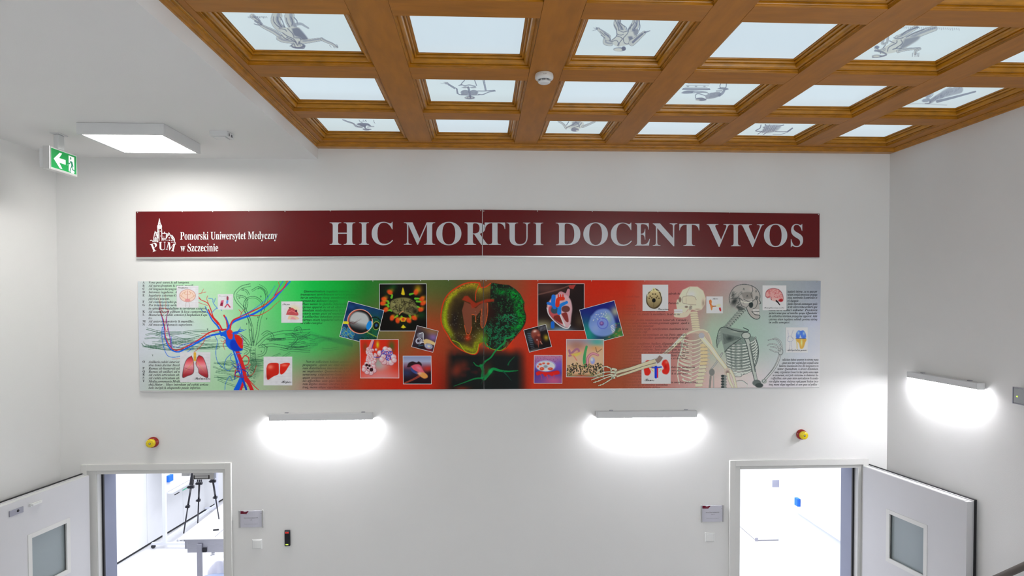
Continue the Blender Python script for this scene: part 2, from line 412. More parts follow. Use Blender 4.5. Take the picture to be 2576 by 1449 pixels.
def figB(p):
    z = zz(1470, 30, 10.304)
    limb(p, z([(860, 200), (860, 330), (930, 430), (960, 520)]), 15, 24)
    limb(p, z([(1350, 200), (1320, 330), (1260, 450), (1240, 560)]), 16, 24)
    for q in ([(800, 210), (860, 350), (900, 470)], [(940, 210), (930, 290), (1080, 400), (1110, 500)], [(880, 260), (960, 400), (980, 460)], [(770, 330), (830, 450), (840, 560)],
              [(1290, 220), (1280, 300), (1160, 430), (1130, 540)], [(1330, 270), (1360, 340), (1300, 430)], [(1420, 220), (1440, 400), (1380, 560)], [(1230, 300), (1200, 390), (1180, 450)]):
        p.stroke(z(q), 2, DK, .8)
    p.poly(z([(850, 470), (1100, 480), (1130, 540), (1380, 470), (1400, 540), (1240, 640), (1250, 760), (1220, 830), (1040, 870), (860, 900), (700, 800), (700, 730), (830, 620)]), LT, 1, smooth=True)
    p.poly(z([(1240, 440), (1400, 460), (1370, 580), (1300, 600)]), DK, .6, 2, smooth=True)
    p.poly(z([(1130, 640), (1240, 640), (1240, 800), (1180, 830), (1160, 720)]), DK, .75, 2, smooth=True)
    for q in ([(1120, 560), (1000, 690), (910, 800), (890, 880)], [(840, 620), (950, 660), (980, 700)], [(700, 770), (830, 740), (880, 810), (860, 870)], [(1010, 700), (1030, 790), (1100, 830), (1220, 800)],
              [(850, 580), (950, 600), (1010, 580)], [(880, 470), (1000, 520), (1100, 500)], [(720, 730), (820, 640), (850, 560)]):
        p.stroke(z(q), 1.9, DK, .8)
    limb(p, z([(690, 830), (600, 820), (540, 790), (560, 700), (600, 690), (640, 760)]), 9, 12)
    limb(p, z([(600, 660), (500, 560), (400, 480), (330, 430)]), 16, 4)
    for q in ([(430, 600), (540, 680)], [(410, 510), (540, 620)], [(520, 560), (640, 640), (680, 770)]): p.stroke(z(q), 1.6, DK, .8)
    for q in ([(330, 430), (230, 415)], [(340, 450), (200, 490)], [(350, 430), (290, 390)], [(390, 450), (380, 400)]): p.stroke(z(q), 1.8, DK, .7, .7)
    limb(p, z([(1230, 800), (1340, 720), (1450, 620), (1550, 540)]), 15, 8); p.stroke(z([(1260, 790), (1350, 690), (1500, 570)]), 5, DK, .6)
    p.stroke(z([(1560, 530), (1640, 510), (1700, 490)]), 4, DK, .7, 2)
    p.ell(*z([(910, 970)])[0], 15, 5, DK, .8); p.ell(*z([(880, 980)])[0], 11, 4, LT, 1); p.ell(*z([(1020, 950)])[0], 5.4, 5.4, DK, .9)
def figC(p):
    z = zz(2140, 50, 7.576)
    limb(p, z([(1250, 140), (1100, 230), (960, 310), (880, 340)]), 9, 10)
    limb(p, z([(1600, 160), (1400, 230), (1200, 310), (1050, 390)]), 13, 17)
    p.poly(z([(800, 380), (1030, 330), (1290, 320), (1280, 380), (1000, 560), (880, 610), (720, 640), (560, 640), (600, 540), (740, 460)]), LT, 1, smooth=True)
    p.poly(z([(1030, 360), (1290, 310), (1280, 380), (1010, 540), (930, 560)]), DK, .6, 3, smooth=True)
    for q in ([(820, 340), (900, 360), (1000, 340)], [(880, 390), (870, 440), (730, 520), (700, 600)], [(960, 380), (980, 450), (860, 540)], [(740, 400), (830, 440)],
              [(660, 480), (570, 600), (570, 640)], [(960, 290), (1100, 200), (1300, 140)], [(1060, 330), (1200, 260), (1400, 180)], [(800, 560), (900, 540), (980, 560)]):
        p.stroke(z(q), 2.2, DK, .8)
    limb(p, z([(900, 600), (1010, 570), (1200, 550), (1320, 545)]), 7, 4); limb(p, z([(1320, 550), (1240, 590), (1230, 640)]), 5, 6)
    for x in (1180, 1230, 1270, 1300): p.stroke(z([(x, 630), (x-5, 700)]), 1.3, DK, .8)
    limb(p, z([(700, 250), (640, 350), (600, 450), (690, 430), (710, 280)]), 5, 4)
    limb(p, z([(640, 560), (540, 590), (480, 540)]), 6, 6); p.ell(*z([(500, 520)])[0], 6, 4, DK, .8)
    p.stroke(z([(460, 590), (560, 600), (680, 660), (560, 700), (420, 710)]), 4, DK, .7)
    p.ell(*z([(500, 690)])[0], 12, 3.6, DK, .7); p.ell(*z([(490, 692)])[0], 9, 2.4, LT, 1)
    for k in range(30):
        x = 840+k*42; p.stroke(z([(x, 128+k*1.1), (x+12, 150+k*1.3+rnd.uniform(0, 14))]), 1.5, DK, .55)
def figD(p):
    z = zz(1060, 190, 10.304)
    for q in ([(700, 215), (860, 310), (930, 350)], [(690, 235), (860, 340)], [(930, 350), (940, 420), (980, 490), (1150, 500)], [(910, 360), (930, 470)],
              [(1120, 125), (1040, 210), (1030, 250)], [(1380, 125), (1410, 200), (1430, 260)], [(970, 260), (1040, 240), (1130, 260), (1250, 245), (1400, 280)],
              [(1630, 130), (1680, 380)], [(1600, 130), (1655, 380)], [(1460, 400), (1650, 400), (1900, 385)], [(1480, 490), (1600, 490), (1750, 430), (1920, 400)], [(1030, 500), (1250, 510), (1500, 500)]):
        p.stroke(z(q), 2.0, DK, .85)
    for q in ([(680, 210), (560, 170)], [(680, 220), (500, 200)], [(680, 210), (600, 160)], [(690, 200), (640, 170)], [(690, 205), (680, 170)]): p.stroke(z(q), 1.8, MD, .9, .7)
    p.ell(*z([(660, 205)])[0], 5, 2.5, MD, .9)
    for s_ in (-1, 1):
        p.ell(*z([(1245+s_*115, 440)])[0], 11, 6.4, MD, .9)
        for k in range(5): p.stroke(z([(1245+s_*20, 400+k*22), (1245+s_*110, 385+k*24), (1245+s_*205, 410+k*18)]), .9, DK, .75)
    p.poly(z([(1030, 320), (1130, 280), (1250, 300), (1380, 280), (1420, 320), (1300, 330), (1250, 310), (1150, 330)]), MD, .9, smooth=True)
    p.stroke(z([(1215, 310), (1240, 400), (1260, 520), (1270, 560)]), 5.5, DK, .75, 5)
    p.ell(*z([(1255, 575)])[0], 12.5, 4, DK, .8)
    for x in (1170, 1230, 1310): p.ell(*z([(x, 575)])[0], 2.4, 1.2, LT, .9)
def figE(p):
    z = zz(1680, 195, 10.304)
    for k, (x0, x1, y) in enumerate([(520, 1080, 160), (470, 1060, 212), (440, 1020, 255), (400, 1080, 292), (380, 1090, 305)]):
        p.stroke(z([(x0, y), (x1, y+4)]), 1.6 if k < 3 else 2.6, MD if k < 3 else DK, .8, smooth=False)
    for x in (520, 730, 950): p.ell(*z([(x, 228)])[0], 3, 2, MD, .8)
    p.poly(z([(340, 400), (450, 345), (640, 335), (960, 350), (1030, 350), (900, 365), (680, 370), (620, 410), (430, 420)]), DK, .75, smooth=True)
    for q in ([(600, 400), (980, 385), (1080, 450), (1160, 500)], [(715, 530), (720, 450), (800, 420), (970, 470)], [(1380, 140), (1350, 220), (1370, 270)], [(1520, 140), (1510, 240), (1480, 280)]):
        p.stroke(z(q), 2, DK, .8)
    p.poly(z([(960, 470), (1120, 400), (1340, 380), (1380, 450), (1240, 525), (1020, 555), (980, 520)]), MD, 1, smooth=True)
    for k in range(8): p.stroke(z([(1090+k*36, 400-k*3), (1110+k*36, 450), (1080+k*36, 520-k*7)]), 1, DK, .7)
    p.stroke(z([(1340, 460), (1420, 400), (1460, 340)]), 7, DK, .65, 6)
    p.poly(z([(1280, 295), (1360, 260), (1480, 260), (1580, 300), (1480, 330), (1400, 310)]), DK, .75, smooth=True)
    p.stroke(z([(1260, 350), (1400, 345)]), 3, MD, .9)
    p.ell(*z([(860, 570)])[0], 13, 3.8, DK, .8); p.ell(*z([(780, 585)])[0], 4.5, 1.6, LT, .9); p.stroke(z([(730, 540), (890, 530), (990, 580)]), 1.6, DK, .8)
def figF(p):
    z = zz(2260, 215, 10.733)
    p.stroke(z([(1640, 110), (1450, 170), (1200, 260), (1000, 350), (880, 430)]), 20, MD, .8, 9, soft=3)
    p.stroke(z([(1400, 110), (1250, 180), (1100, 280), (900, 400)]), 12, MD, .75, 8, soft=3)
    p.stroke(z([(2080, 165), (1800, 240), (1500, 320), (1300, 370), (1050, 430)]), 4, DK, .7, 7)
    for k in range(70):
        x = rnd.uniform(860, 1650); y = 430-(x-860)*.42+rnd.uniform(-45, 45)
        p.stroke(z([(x, y), (x+rnd.uniform(10, 40), y-rnd.uniform(20, 60))]), 1, DK, .4)
    for q in ([(930, 180), (930, 250), (860, 320)], [(880, 180), (900, 220), (840, 300)], [(850, 210), (780, 270), (730, 300)], [(820, 230), (760, 330)]): p.stroke(z(q), 1.6, DK, .7)
    p.poly(z([(740, 290), (920, 190), (880, 260), (820, 370), (760, 350)]), MD, .8, 2, smooth=True)
    p.ell(*z([(750, 400)])[0], 11, 4.6, DK, .6, ang=-.15); p.stroke(z([(860, 430), (840, 480), (720, 490)]), 4, DK, .7, 2)
    p.stroke(z([(300, 500), (600, 490), (1300, 530)]), 3, MD, .3)
def figG(p):
    z = zz(800, 290, 11.709)
    p.stroke(z([(730, 130), (840, 180), (1030, 240), (1120, 320), (1290, 350)]), 3, MD, .9, 5)
    p.stroke(z([(780, 140), (1030, 235), (1180, 340)]), 1.2, DK, .8)
    p.poly(z([(1130, 265), (1220, 230), (1450, 235), (1540, 290), (1560, 330), (1440, 300), (1380, 350), (1280, 320)]), DK, .9, smooth=True)
    for q in ([(1210, 140), (1240, 190), (1290, 210)], [(1330, 140), (1330, 190)], [(1410, 140), (1370, 180)], [(1400, 150), (1430, 190)], [(1640, 140), (1650, 200), (1680, 235)], [(1290, 190), (1310, 240)]): p.stroke(z(q), 1.2, DK, .85)
    p.stroke(z([(1460, 350), (1560, 330), (1640, 330)]), 3, MD, .7); p.stroke(z([(1380, 340), (1410, 400), (1560, 415)]), 4, DK, .75, 2); p.stroke(z([(1330, 405), (1400, 430), (1500, 425)]), 3, DK, .7)
def figH(p):
    z = zz(1360, 290, 3.68)
    limb(p, z([(165, 55), (200, 75), (225, 100), (235, 118)]), 3, 5)
    p.poly(z([(280, 60), (360, 55), (400, 70), (390, 110), (330, 130), (250, 118), (230, 105), (290, 80)]), LT, 1, smooth=True)
    for q in ([(240, 115), (300, 85), (330, 60)], [(290, 120), (350, 100), (380, 70)], [(320, 60), (350, 80), (360, 110)], [(260, 60), (240, 90)]): p.stroke(z(q), 2, DK, .8)
    p.poly(z([(300, 60), (370, 58), (350, 85), (310, 100), (280, 100)]), DK, .6, 2)
    limb(p, z([(390, 105), (430, 90), (500, 60)]), 5, 3); p.ell(*z([(318, 135)])[0], 10, 4.5, DK, .8); p.ell(*z([(340, 142)])[0], 4, 2, LT, .8)
def figI(p):
    z = zz(1360, 290, 3.68)
    for q in ([(2040, 90), (2030, 120), (1990, 145), (2060, 150)], [(2080, 85), (2100, 120), (2050, 165)], [(2120, 90), (2080, 130), (2010, 175)], [(2160, 95), (2120, 140), (2060, 180)], [(2250, 90), (2180, 110), (2150, 150)], [(2060, 110), (2140, 130), (2190, 120)]):
        p.stroke(z(q), 2.6, DK, .8, 1.6)
    p.poly(z([(2080, 90), (2220, 92), (2190, 140), (2100, 165), (2050, 150)]), MD, .8, 2, smooth=True)
    for k in range(7): p.stroke(z([(2080+k*18, 95), (2060+k*16, 150)]), 1.2, DK, .75)
    p.stroke(z([(2170, 152), (2290, 150), (2330, 118)]), 1.4, DK, .85); p.stroke(z([(2150, 175), (2230, 175), (2290, 155)]), 1.1, DK, .8); p.stroke(z([(2290, 148), (2330, 120)]), 3.4, DK, .8)
FIG = {(2, 0): (figA, 'muscle man with outstretched arm'), (2, 2): (figB, 'muscle man seen from behind with both arms raised'), (2, 4): (figC, 'flayed standing man with hand hanging'),
       (1, 1): (figD, 'skeleton holding a spade'), (1, 3): (figE, 'skeleton leaning on a tomb'), (1, 5): (figF, 'shaded leaning figure'),
       (0, 0): (figG, 'hanging torso with raised arm'), (0, 2): (figH, 'muscle man bending forwards'), (0, 4): (figI, 'kneeling skeleton with a staff')}
ZG = HB+.0535*1.15
for r_, (y0, y1) in enumerate(YR):
    for c_, (x0, x1) in enumerate(XC):
        mo = moulding('coffer_moulding', x0+.0008, y0+.0008, x1-.0008, y1-.0008, PR, MOULD, cof)
        a = .0585
        X0, X1, Y0, Y1 = x0+a, x1-a, y0+a, y1-a
        fg = FIG.get((r_, c_)); n, ny = (250, 104) if fg else (2, 2)
        gx, gy = np.meshgrid(np.linspace(X0, X1, n), np.linspace(Y0, Y1, ny)); gx = gx.ravel(); gy = gy.ravel()
        W3 = np.stack([gx, gy, np.full(len(gx), ZG)], 1)
        pt = Paint(pix(W3), (208, 226, 236) if not fg else (205, 223, 229))
        if fg: fg[0](pt)
        o = fastgrid('light_panel', W3, n, ny, lin(np.clip(pt.C, 0, 255)), CPANEL, mo)
        if fg: o['label'] = 'backlit glass printed with an engraved '+fg[1]
# cornice around the wood field
CP = [(0, 4.775), (.0, 4.772), (.006, 4.770), (.008, 4.764)]+arc((.008, 4.764), (.022, 4.758), 5, .3)+[(.024, 4.754), (.030, 4.753), (.032, 4.747), (.040, 4.745), (.040, 4.80)]
moulding('cornice_moulding', -1.311, -4.16, 3.49, -.105, [(d, z) for d, z in CP], MOULD, cof, outward=True)
# packing strip from the cornice to the end wall
struct(box('trim_1', (XW+.0005, -.066, 4.7455), (XR, 0, 4.80), MOULD), 'narrow wooden fillet between cornice and end wall')

# ------------------------------------------------------------------ text meshes
_tc = {}
def uni(t, style):
    base = {'bold': (0x1D400, 0x1D41A), 'ital': (0x1D434, 0x1D44E), 'script': (0x1D4D0, 0x1D4EA), 'bital': (0x1D468, 0x1D482)}.get(style)
    if not base: return t
    o = ''
    for c in t:
        if 'A' <= c <= 'Z': o += chr(base[0]+ord(c)-65)
        elif 'a' <= c <= 'z': o += '\u210e' if (style == 'ital' and c == 'h') else chr(base[1]+ord(c)-97)
        else: o += c
    return o
def glyphs(t, style, res=2, offset=0.):
    k = (t, style, res, offset)
    if k in _tc: return _tc[k]
    c = bpy.data.curves.new('text', 'FONT'); c.body = uni(t, style); c.resolution_u = res; c.offset = offset; c.size = 1
    o = bpy.data.objects.new('text', c); COL.objects.link(o)
    m = bpy.data.meshes.new_from_object(o)
    v = np.array([p.co[:2] for p in m.vertices]).reshape(-1, 2); f = [tuple(p.vertices) for p in m.polygons]
    bpy.data.objects.remove(o); bpy.data.curves.remove(c); bpy.data.meshes.remove(m)
    _tc[k] = (v, f); return _tc[k]
class Ink:
    """flat print shapes in picture pixels, mapped on a plane"""
    def __init__(s): s.v = []; s.f = []; s.c = []; s.l = []
    def raw(s, P, Fc, col, layer=0):
        n = sum(len(a) for a in s.v); P = np.asarray(P, float)
        s.v.append(P); s.f += [tuple(i+n for i in f) for f in Fc]; s.l.append(np.full(len(P), layer))
        C = col(P) if callable(col) else np.tile(np.asarray(col, float), (len(P), 1)); s.c.append(C)
    def poly(s, pts, col, layer=0): s.raw(pts, [tuple(range(len(pts)))], col, layer)
    def line(s, pts, w, col, layer=0, w2=None, smooth=False):
        P = catmull(pts, 5) if smooth else np.array(pts, float); n = len(P); w2 = w if w2 is None else w2
        T = np.gradient(P, axis=0); T /= np.linalg.norm(T, axis=1)[:, None]+1e-9; N = np.stack([-T[:, 1], T[:, 0]], 1)
        W = np.linspace(w, w2, n)[:, None]/2
        s.raw(np.vstack([P+N*W, P-N*W]), [(i, i+1, n+i+1, n+i) for i in range(n-1)], col, layer)
    def text(s, t, style, x, y, size, col, layer=0, xs=1., ang=0., slope=0., width=None, fit=None, off=0., res=2, center=False):
        v, f = glyphs(t, style, res, off)
        if not len(v): return
        P = v.copy()
        if fit: a, b = P[:, 0].min(), P[:, 0].max(); P[:, 0] = (P[:, 0]-a)/(b-a)*(fit[1]-fit[0]); x = fit[0]; P[:, 1] *= size
        else:
            P = P*size; P[:, 0] *= xs
            if width: P[:, 0] *= width/(P[:, 0].max()+1e-9)
            if center: P[:, 0] -= (P[:, 0].max()+P[:, 0].min())/2; P[:, 1] -= (P[:, 1].max()+P[:, 1].min())/2
        c, n = math.cos(ang), math.sin(ang)
        X = P[:, 0]*c-P[:, 1]*n; Y = P[:, 0]*n+P[:, 1]*c
        s.raw(np.stack([x+X, y-Y+slope*X], 1), f, col, layer)
    def emit(s, name, mapf, m, parent, step=.0003, axis=(0, -1, 0), label=None, albedo=False):
        P = np.vstack(s.v); L = np.concatenate(s.l); C = np.vstack(s.c)
        V = mapf(P)+np.array(axis, float)[None]*(L*step)[:, None]
        return mk(name, V, s.f, m, parent, cols=np.clip(C, 0, .9), label=label)
def up(P):  # picture y runs down: keep faces towards the viewer irrelevant (flat print)
    return P

# ------------------------------------------------------------------ banner
ban = thing('banner', (.04, -.011, CZ+.39), 'long dark red banner with white Latin motto and university emblem, high on end wall', 'banner')
BY = -.016
bm = plane_map(1, BY)
BYP = {'l': [(341.7, 532.2), (1213.0, 527.6), (1213.0, 642.8), (343, 646.6)], 'r': [(1214.0, 527.6), (2061.8, 537.3), (2061.6, 647.6), (1214.0, 642.8)]}
bp = {}
def sheet_box(name, q, y_front, y_back, m, parent, label=None):
    A = plane_map(1, y_front)(np.array(q)); B = A.copy(); B[:, 1] = y_back
    return mk(name, np.vstack([A, B]), [(0, 3, 2, 1), (4, 5, 6, 7), (0, 1, 5, 4), (1, 2, 6, 5), (2, 3, 7, 6), (3, 0, 4, 7)], m, parent, label=label)
def mid(q, n=8):
    """subdivided top edge so that the panel's slight bow shows"""
    return q
bp['l'] = sheet_box('banner_panel', BYP['l'], BY, -.006, BANNER, ban, 'left red panel with emblem and university name')
bp['r'] = sheet_box('banner_panel', BYP['r'], BY, -.006, BANNER, ban, 'right red panel with the rest of the motto')
for q in ([(342, 647.2), (1213.2, 643.2), (1213.2, 646.6), (342.5, 651.0)], [(1213.8, 643.2), (2061, 648.2), (2061, 650.4), (1213.8, 646.6)]):
    sheet_box('bottom_rail', q, BY-.004, -.002, ALU, ban)
sheet_box('joint_strip', [(1212.9, 528), (1214.1, 528), (1214.1, 642.8), (1212.9, 642.8)], BY-.0012, BY, ALU, ban)
bl = lambda x: np.interp(x, [830, 1000, 1200, 1366, 1460, 1635, 1760, 2020], [616.3, 615.9, 616.2, 616.9, 617.2, 618.4, 619.3, 620.7])
CAPH = 58.3/.693
SIL = lin((192, 197, 205))*1.55
tx = [('H', 829.3, 893.8), ('I', 903.4, 928.2), ('C', 935.1, 988.8), ('M', 1016, 1094.7), ('O', 1097.6, 1160.7), ('R', 1168.6, 1228.8), ('T', 1219.1, 1270.9), ('U', 1274, 1334.2),
      ('I', 1341.9, 1366.9), ('D', 1398, 1460), ('O', 1467.4, 1529.2), ('C', 1536.5, 1589.3), ('E', 1597, 1634.8), ('N', 1642.1, 1703.9), ('T', 1708.7, 1759.1), ('V', 1777.8, 1838),
      ('I', 1838.8, 1863.1), ('V', 1862.3, 1922), ('O', 1921.7, 1980.3), ('S', 1989.3, 2020)]
for k, (ch, a, b) in enumerate(tx):
    key = 'l' if b < 1213 or ch == 'R' else 'r'
    mx_ = (a+b)/2; i = Ink()
    i.text(ch, 'bold', a, bl(mx_), CAPH*(1 if mx_ < 1700 else .985), SIL, 4, fit=(a, b), off=-.005, res=6)
    i.emit('letter', bm, SILVER, bp[key])
WHT = lin((240, 240, 238))*1.1
i = Ink()
i.text('Pomorski Uniwersytet Medyczny', 'bold', 454, 602.6, 27.6, WHT, 4, fit=(453.5, 697.8), slope=-.0068, res=3)
i.emit('university_name', bm, INKW, bp['l'], label='white bold serif line Pomorski Uniwersytet Medyczny')
i = Ink()
i.text('w Szczecinie', 'bold', 454, 632.4, 27.6, WHT, 4, fit=(454, 549), slope=-.004, res=3)
i.emit('university_name', bm, INKW, bp['l'], label='white bold serif line w Szczecinie')
z = zz(370, 540, 14.49)
i = Ink(); RD = (.115, .0065, .0085)
i.text('P', 'bold', *z([(268, 1185)])[0], 30, WHT, 4, xs=.95, ang=math.radians(21), center=True, res=4)
i.text('U', 'bold', *z([(555, 1145)])[0], 30, WHT, 4, xs=.88, center=True, res=4)
i.text('M', 'bold', *z([(868, 1170)])[0], 29, WHT, 4, xs=.86, ang=math.radians(-14), center=True, res=4)
i.emit('emblem_letters', bm, INKW, bp['l'], label='white curved letters PUM under the tower')
i = Ink()
W_ = lambda pts, l=4: i.poly(z(pts), WHT, l)
R_ = lambda pts, l=6: i.poly(z(pts), RD, l)
S_ = lambda pts, w=1.2: i.line(z(pts), w, WHT, 5)
W_([(450, 120), (475, 200), (480, 255), (500, 330), (530, 370), (545, 420), (535, 500), (530, 520), (385, 520), (370, 460), (375, 400), (400, 370), (410, 290), (425, 230), (435, 180)])
R_([(445, 265), (480, 280), (450, 290)]); R_([(460, 320), (495, 385), (480, 400), (460, 380)]); R_([(430, 355), (435, 385), (415, 400)]); R_([(450, 445), (475, 450), (460, 470)]); R_([(495, 450), (520, 470), (510, 440)])
S_([(385, 510), (392, 640), (398, 1010)], 1.6); S_([(440, 520), (445, 950)], 1.5); S_([(532, 520), (540, 700), (548, 950)], 1.8); S_([(410, 530), (412, 860)], 1.0); S_([(385, 610), (440, 610)], 1.4); S_([(395, 860), (440, 850)], 1.2)
W_([(480, 570), (500, 620), (470, 620)]); W_([(480, 760), (508, 775), (495, 800), (480, 785)])
S_([(300, 600), (270, 720), (245, 860), (240, 1005)], 1.8); S_([(300, 605), (340, 720), (370, 820), (395, 880)], 1.5); S_([(310, 640), (385, 645)], 1.4); S_([(340, 650), (385, 800)], 1.1)
W_([(298, 595), (312, 620), (290, 640)]); W_([(305, 720), (325, 760), (305, 770)]); S_([(280, 1005), (285, 860), (318, 810), (350, 870), (355, 1005)], 1.5); S_([(318, 840), (316, 1000)], 1.6); S_([(250, 940), (300, 930), (350, 940)], 1.0); S_([(385, 950), (385, 1005)], 1.4)
W_([(105, 945), (150, 915), (205, 945), (195, 960), (150, 940), (118, 958)]); S_([(190, 950), (215, 975), (200, 1000)], 1.2); S_([(215, 980), (240, 985)], 1)
S_([(548, 680), (620, 680)], 1.4); W_([(640, 610), (668, 680), (630, 705), (612, 670)]); S_([(660, 680), (760, 700)], 1.2); W_([(690, 715), (740, 710), (720, 780), (690, 780)]); S_([(700, 780), (690, 880)], 1.4)
S_([(552, 885), (690, 885)], 2.6); S_([(690, 880), (740, 790), (790, 700)], 2.0); W_([(793, 630), (815, 690), (770, 690)]); S_([(800, 670), (870, 780), (925, 905)], 2.2); S_([(740, 730), (780, 745), (800, 740)], 1.4)
S_([(850, 760), (910, 750), (1000, 880), (1010, 1000), (1040, 1045)], 1.8); S_([(870, 780), (960, 905), (1010, 915)], 1.8); S_([(900, 770), (970, 870)], 1.2)
W_([(790, 820), (830, 825), (835, 868), (792, 866)]); W_([(795, 745), (812, 745), (812, 768), (795, 768)]); W_([(600, 830), (615, 790), (630, 830)])
for x in (595, 650, 700, 750): W_([(x, 915), (x+22, 915), (x+22, 945), (x, 945)])
W_([(800, 912), (845, 912), (845, 950), (800, 950)])
for x in (875, 915, 955): W_([(x, 930), (x+28, 930), (x+28, 950), (x, 950)]); W_([(x, 990), (x+28, 990), (x+28, 1015), (x, 1015)])
i.emit('emblem_castle', bm, INKW, bp['l'], label='white line emblem of a gabled building with pointed tower')
def screws(parent, pts, y):
    for (x, yy) in pts:
        c = pl(x, yy, 1, y)
        G().lathe(c, (0, -1, 0), [(0, .0042), (.0018, .0040), (.0028, .0022), (.003, 0)], 10).ob('screw', ALU, parent, smooth=True)
screws(ban, [(346, 534.5), (458.5, 532.5), (535, 532.3), (626, 530.8), (717, 531.8), (831, 530.2), (1209.5, 529.9), (1217, 530.9), (1352, 531), (1490, 531.5), (1655, 532.8), (1835, 534.6), (2059, 539.5)], BY)

# ------------------------------------------------------------------ mural
mur = thing('anatomy_mural', (.04, -.011, CZ-.26), 'wide colourful anatomy mural with brain slice and skeletons, below the red banner', 'mural')
MY = -.018
ILL = lambda P: 1/np.interp(P[:, 0], [340, 600, 900, 1250, 1700, 2070], [.86, .86, .72, .58, .56, .64])
GX = [345, 450, 560, 640, 720, 790, 860, 920, 1000, 1080, 1130, 1216, 1300, 1340, 1400, 1500, 1570, 1640, 1720, 1790, 1860, 1950, 2066]
GC = np.array([[(196, 204, 208), (203, 208, 218), (196, 203, 205)], [(176, 214, 182), (205, 214, 222), (186, 211, 186)], [(165, 215, 165), (182, 220, 186), (165, 208, 165)], [(112, 205, 128), (135, 205, 140), (160, 190, 152)],
               [(62, 195, 92), (78, 195, 104), (168, 165, 142)], [(12, 178, 66), (55, 185, 88), (165, 118, 108)], [(12, 160, 52), (64, 148, 70), (152, 74, 56)], [(28, 118, 38), (96, 96, 50), (176, 50, 26)],
               [(74, 100, 44), (112, 92, 50), (180, 34, 12)], [(80, 94, 44), (156, 60, 30), (176, 32, 10)], [(70, 86, 40), (140, 58, 30), (96, 28, 14)], [(108, 66, 36), (150, 58, 35), (20, 19, 19)],
               [(130, 64, 38), (168, 48, 27), (88, 24, 12)], [(152, 48, 24), (174, 38, 12), (168, 44, 20)], [(168, 32, 6), (170, 40, 15), (152, 50, 25)], [(172, 30, 6), (162, 45, 20), (142, 62, 35)],
               [(172, 36, 13), (142, 70, 45), (142, 70, 45)], [(164, 84, 75), (156, 85, 75), (160, 95, 85)], [(166, 96, 95), (166, 116, 110), (175, 135, 130)], [(160, 122, 116), (150, 170, 150), (190, 166, 160)],
               [(160, 150, 150), (145, 172, 155), (204, 186, 182)], [(150, 158, 158), (162, 178, 172), (192, 188, 194)], [(142, 150, 162), (190, 192, 212), (202, 200, 214)]], float)
def bgcol(P):
    out = np.zeros((len(P), 3))
    for c in range(3):
        rows = [np.interp(P[:, 0], GX, GC[:, r, c]) for r in range(3)]
        t = np.clip((P[:, 1]-707)/(980-707), 0, 1)*2
        t1 = np.clip(t, 0, 1); t2 = np.clip(t-1, 0, 1)
        s1 = t1*t1*(3-2*t1); s2 = t2*t2*(3-2*t2)
        out[:, c] = rows[0]*(1-s1)+rows[1]*s1+(rows[2]-rows[1])*s2
    return out
npr = np.random.RandomState(3)
_NT = npr.rand(256, 256)
def vnoise(x, y, sc):
    x = np.asarray(x)/sc; y = np.asarray(y)/sc; xi = np.floor(x).astype(int); yi = np.floor(y).astype(int); fx = x-xi; fy = y-yi
    fx = fx*fx*(3-2*fx); fy = fy*fy*(3-2*fy); g_ = lambda a, b: _NT[a % 256, b % 256]
    return (g_(xi, yi)*(1-fx)+g_(xi+1, yi)*fx)*(1-fy)+(g_(xi, yi+1)*(1-fx)+g_(xi+1, yi+1)*fx)*fy
RV, BV, ENG = (205, 38, 40), (12, 92, 215), (38, 88, 62)
mz = zz(340, 690, 4.83)          # vessel side
mb = zz(1100, 690, 4.829)        # brain
ms = zz(1560, 690, 4.831)        # skeletons
mg = zz(700, 690, 4.83)
def fan(p, pts, n, spread, w, col, a, seed):
    r = random.Random(seed)
    for k in range(n):
        o = [(x+r.uniform(-spread, spread)*(.2+.8*i/len(pts)), y+r.uniform(-spread, spread)*(.2+.8*i/len(pts))) for i, (x, y) in enumerate(pts)]
        p.stroke(mz(o), w, col, a, w*.5)
def eng(p, pts, w=5.5, a=.85, col=ENG):
    """engraved vessel: two parallel contour lines"""
    P = catmull(mz(pts), 5); T = np.gradient(P, axis=0); T /= np.linalg.norm(T, axis=1)[:, None]+1e-9; N = np.stack([-T[:, 1], T[:, 0]], 1)
    for s_ in (-1, 1):
        Q = P+N*s_*w/2; p.stroke(Q, .95 if s_ > 0 else 1.35, col, a, smooth=False)
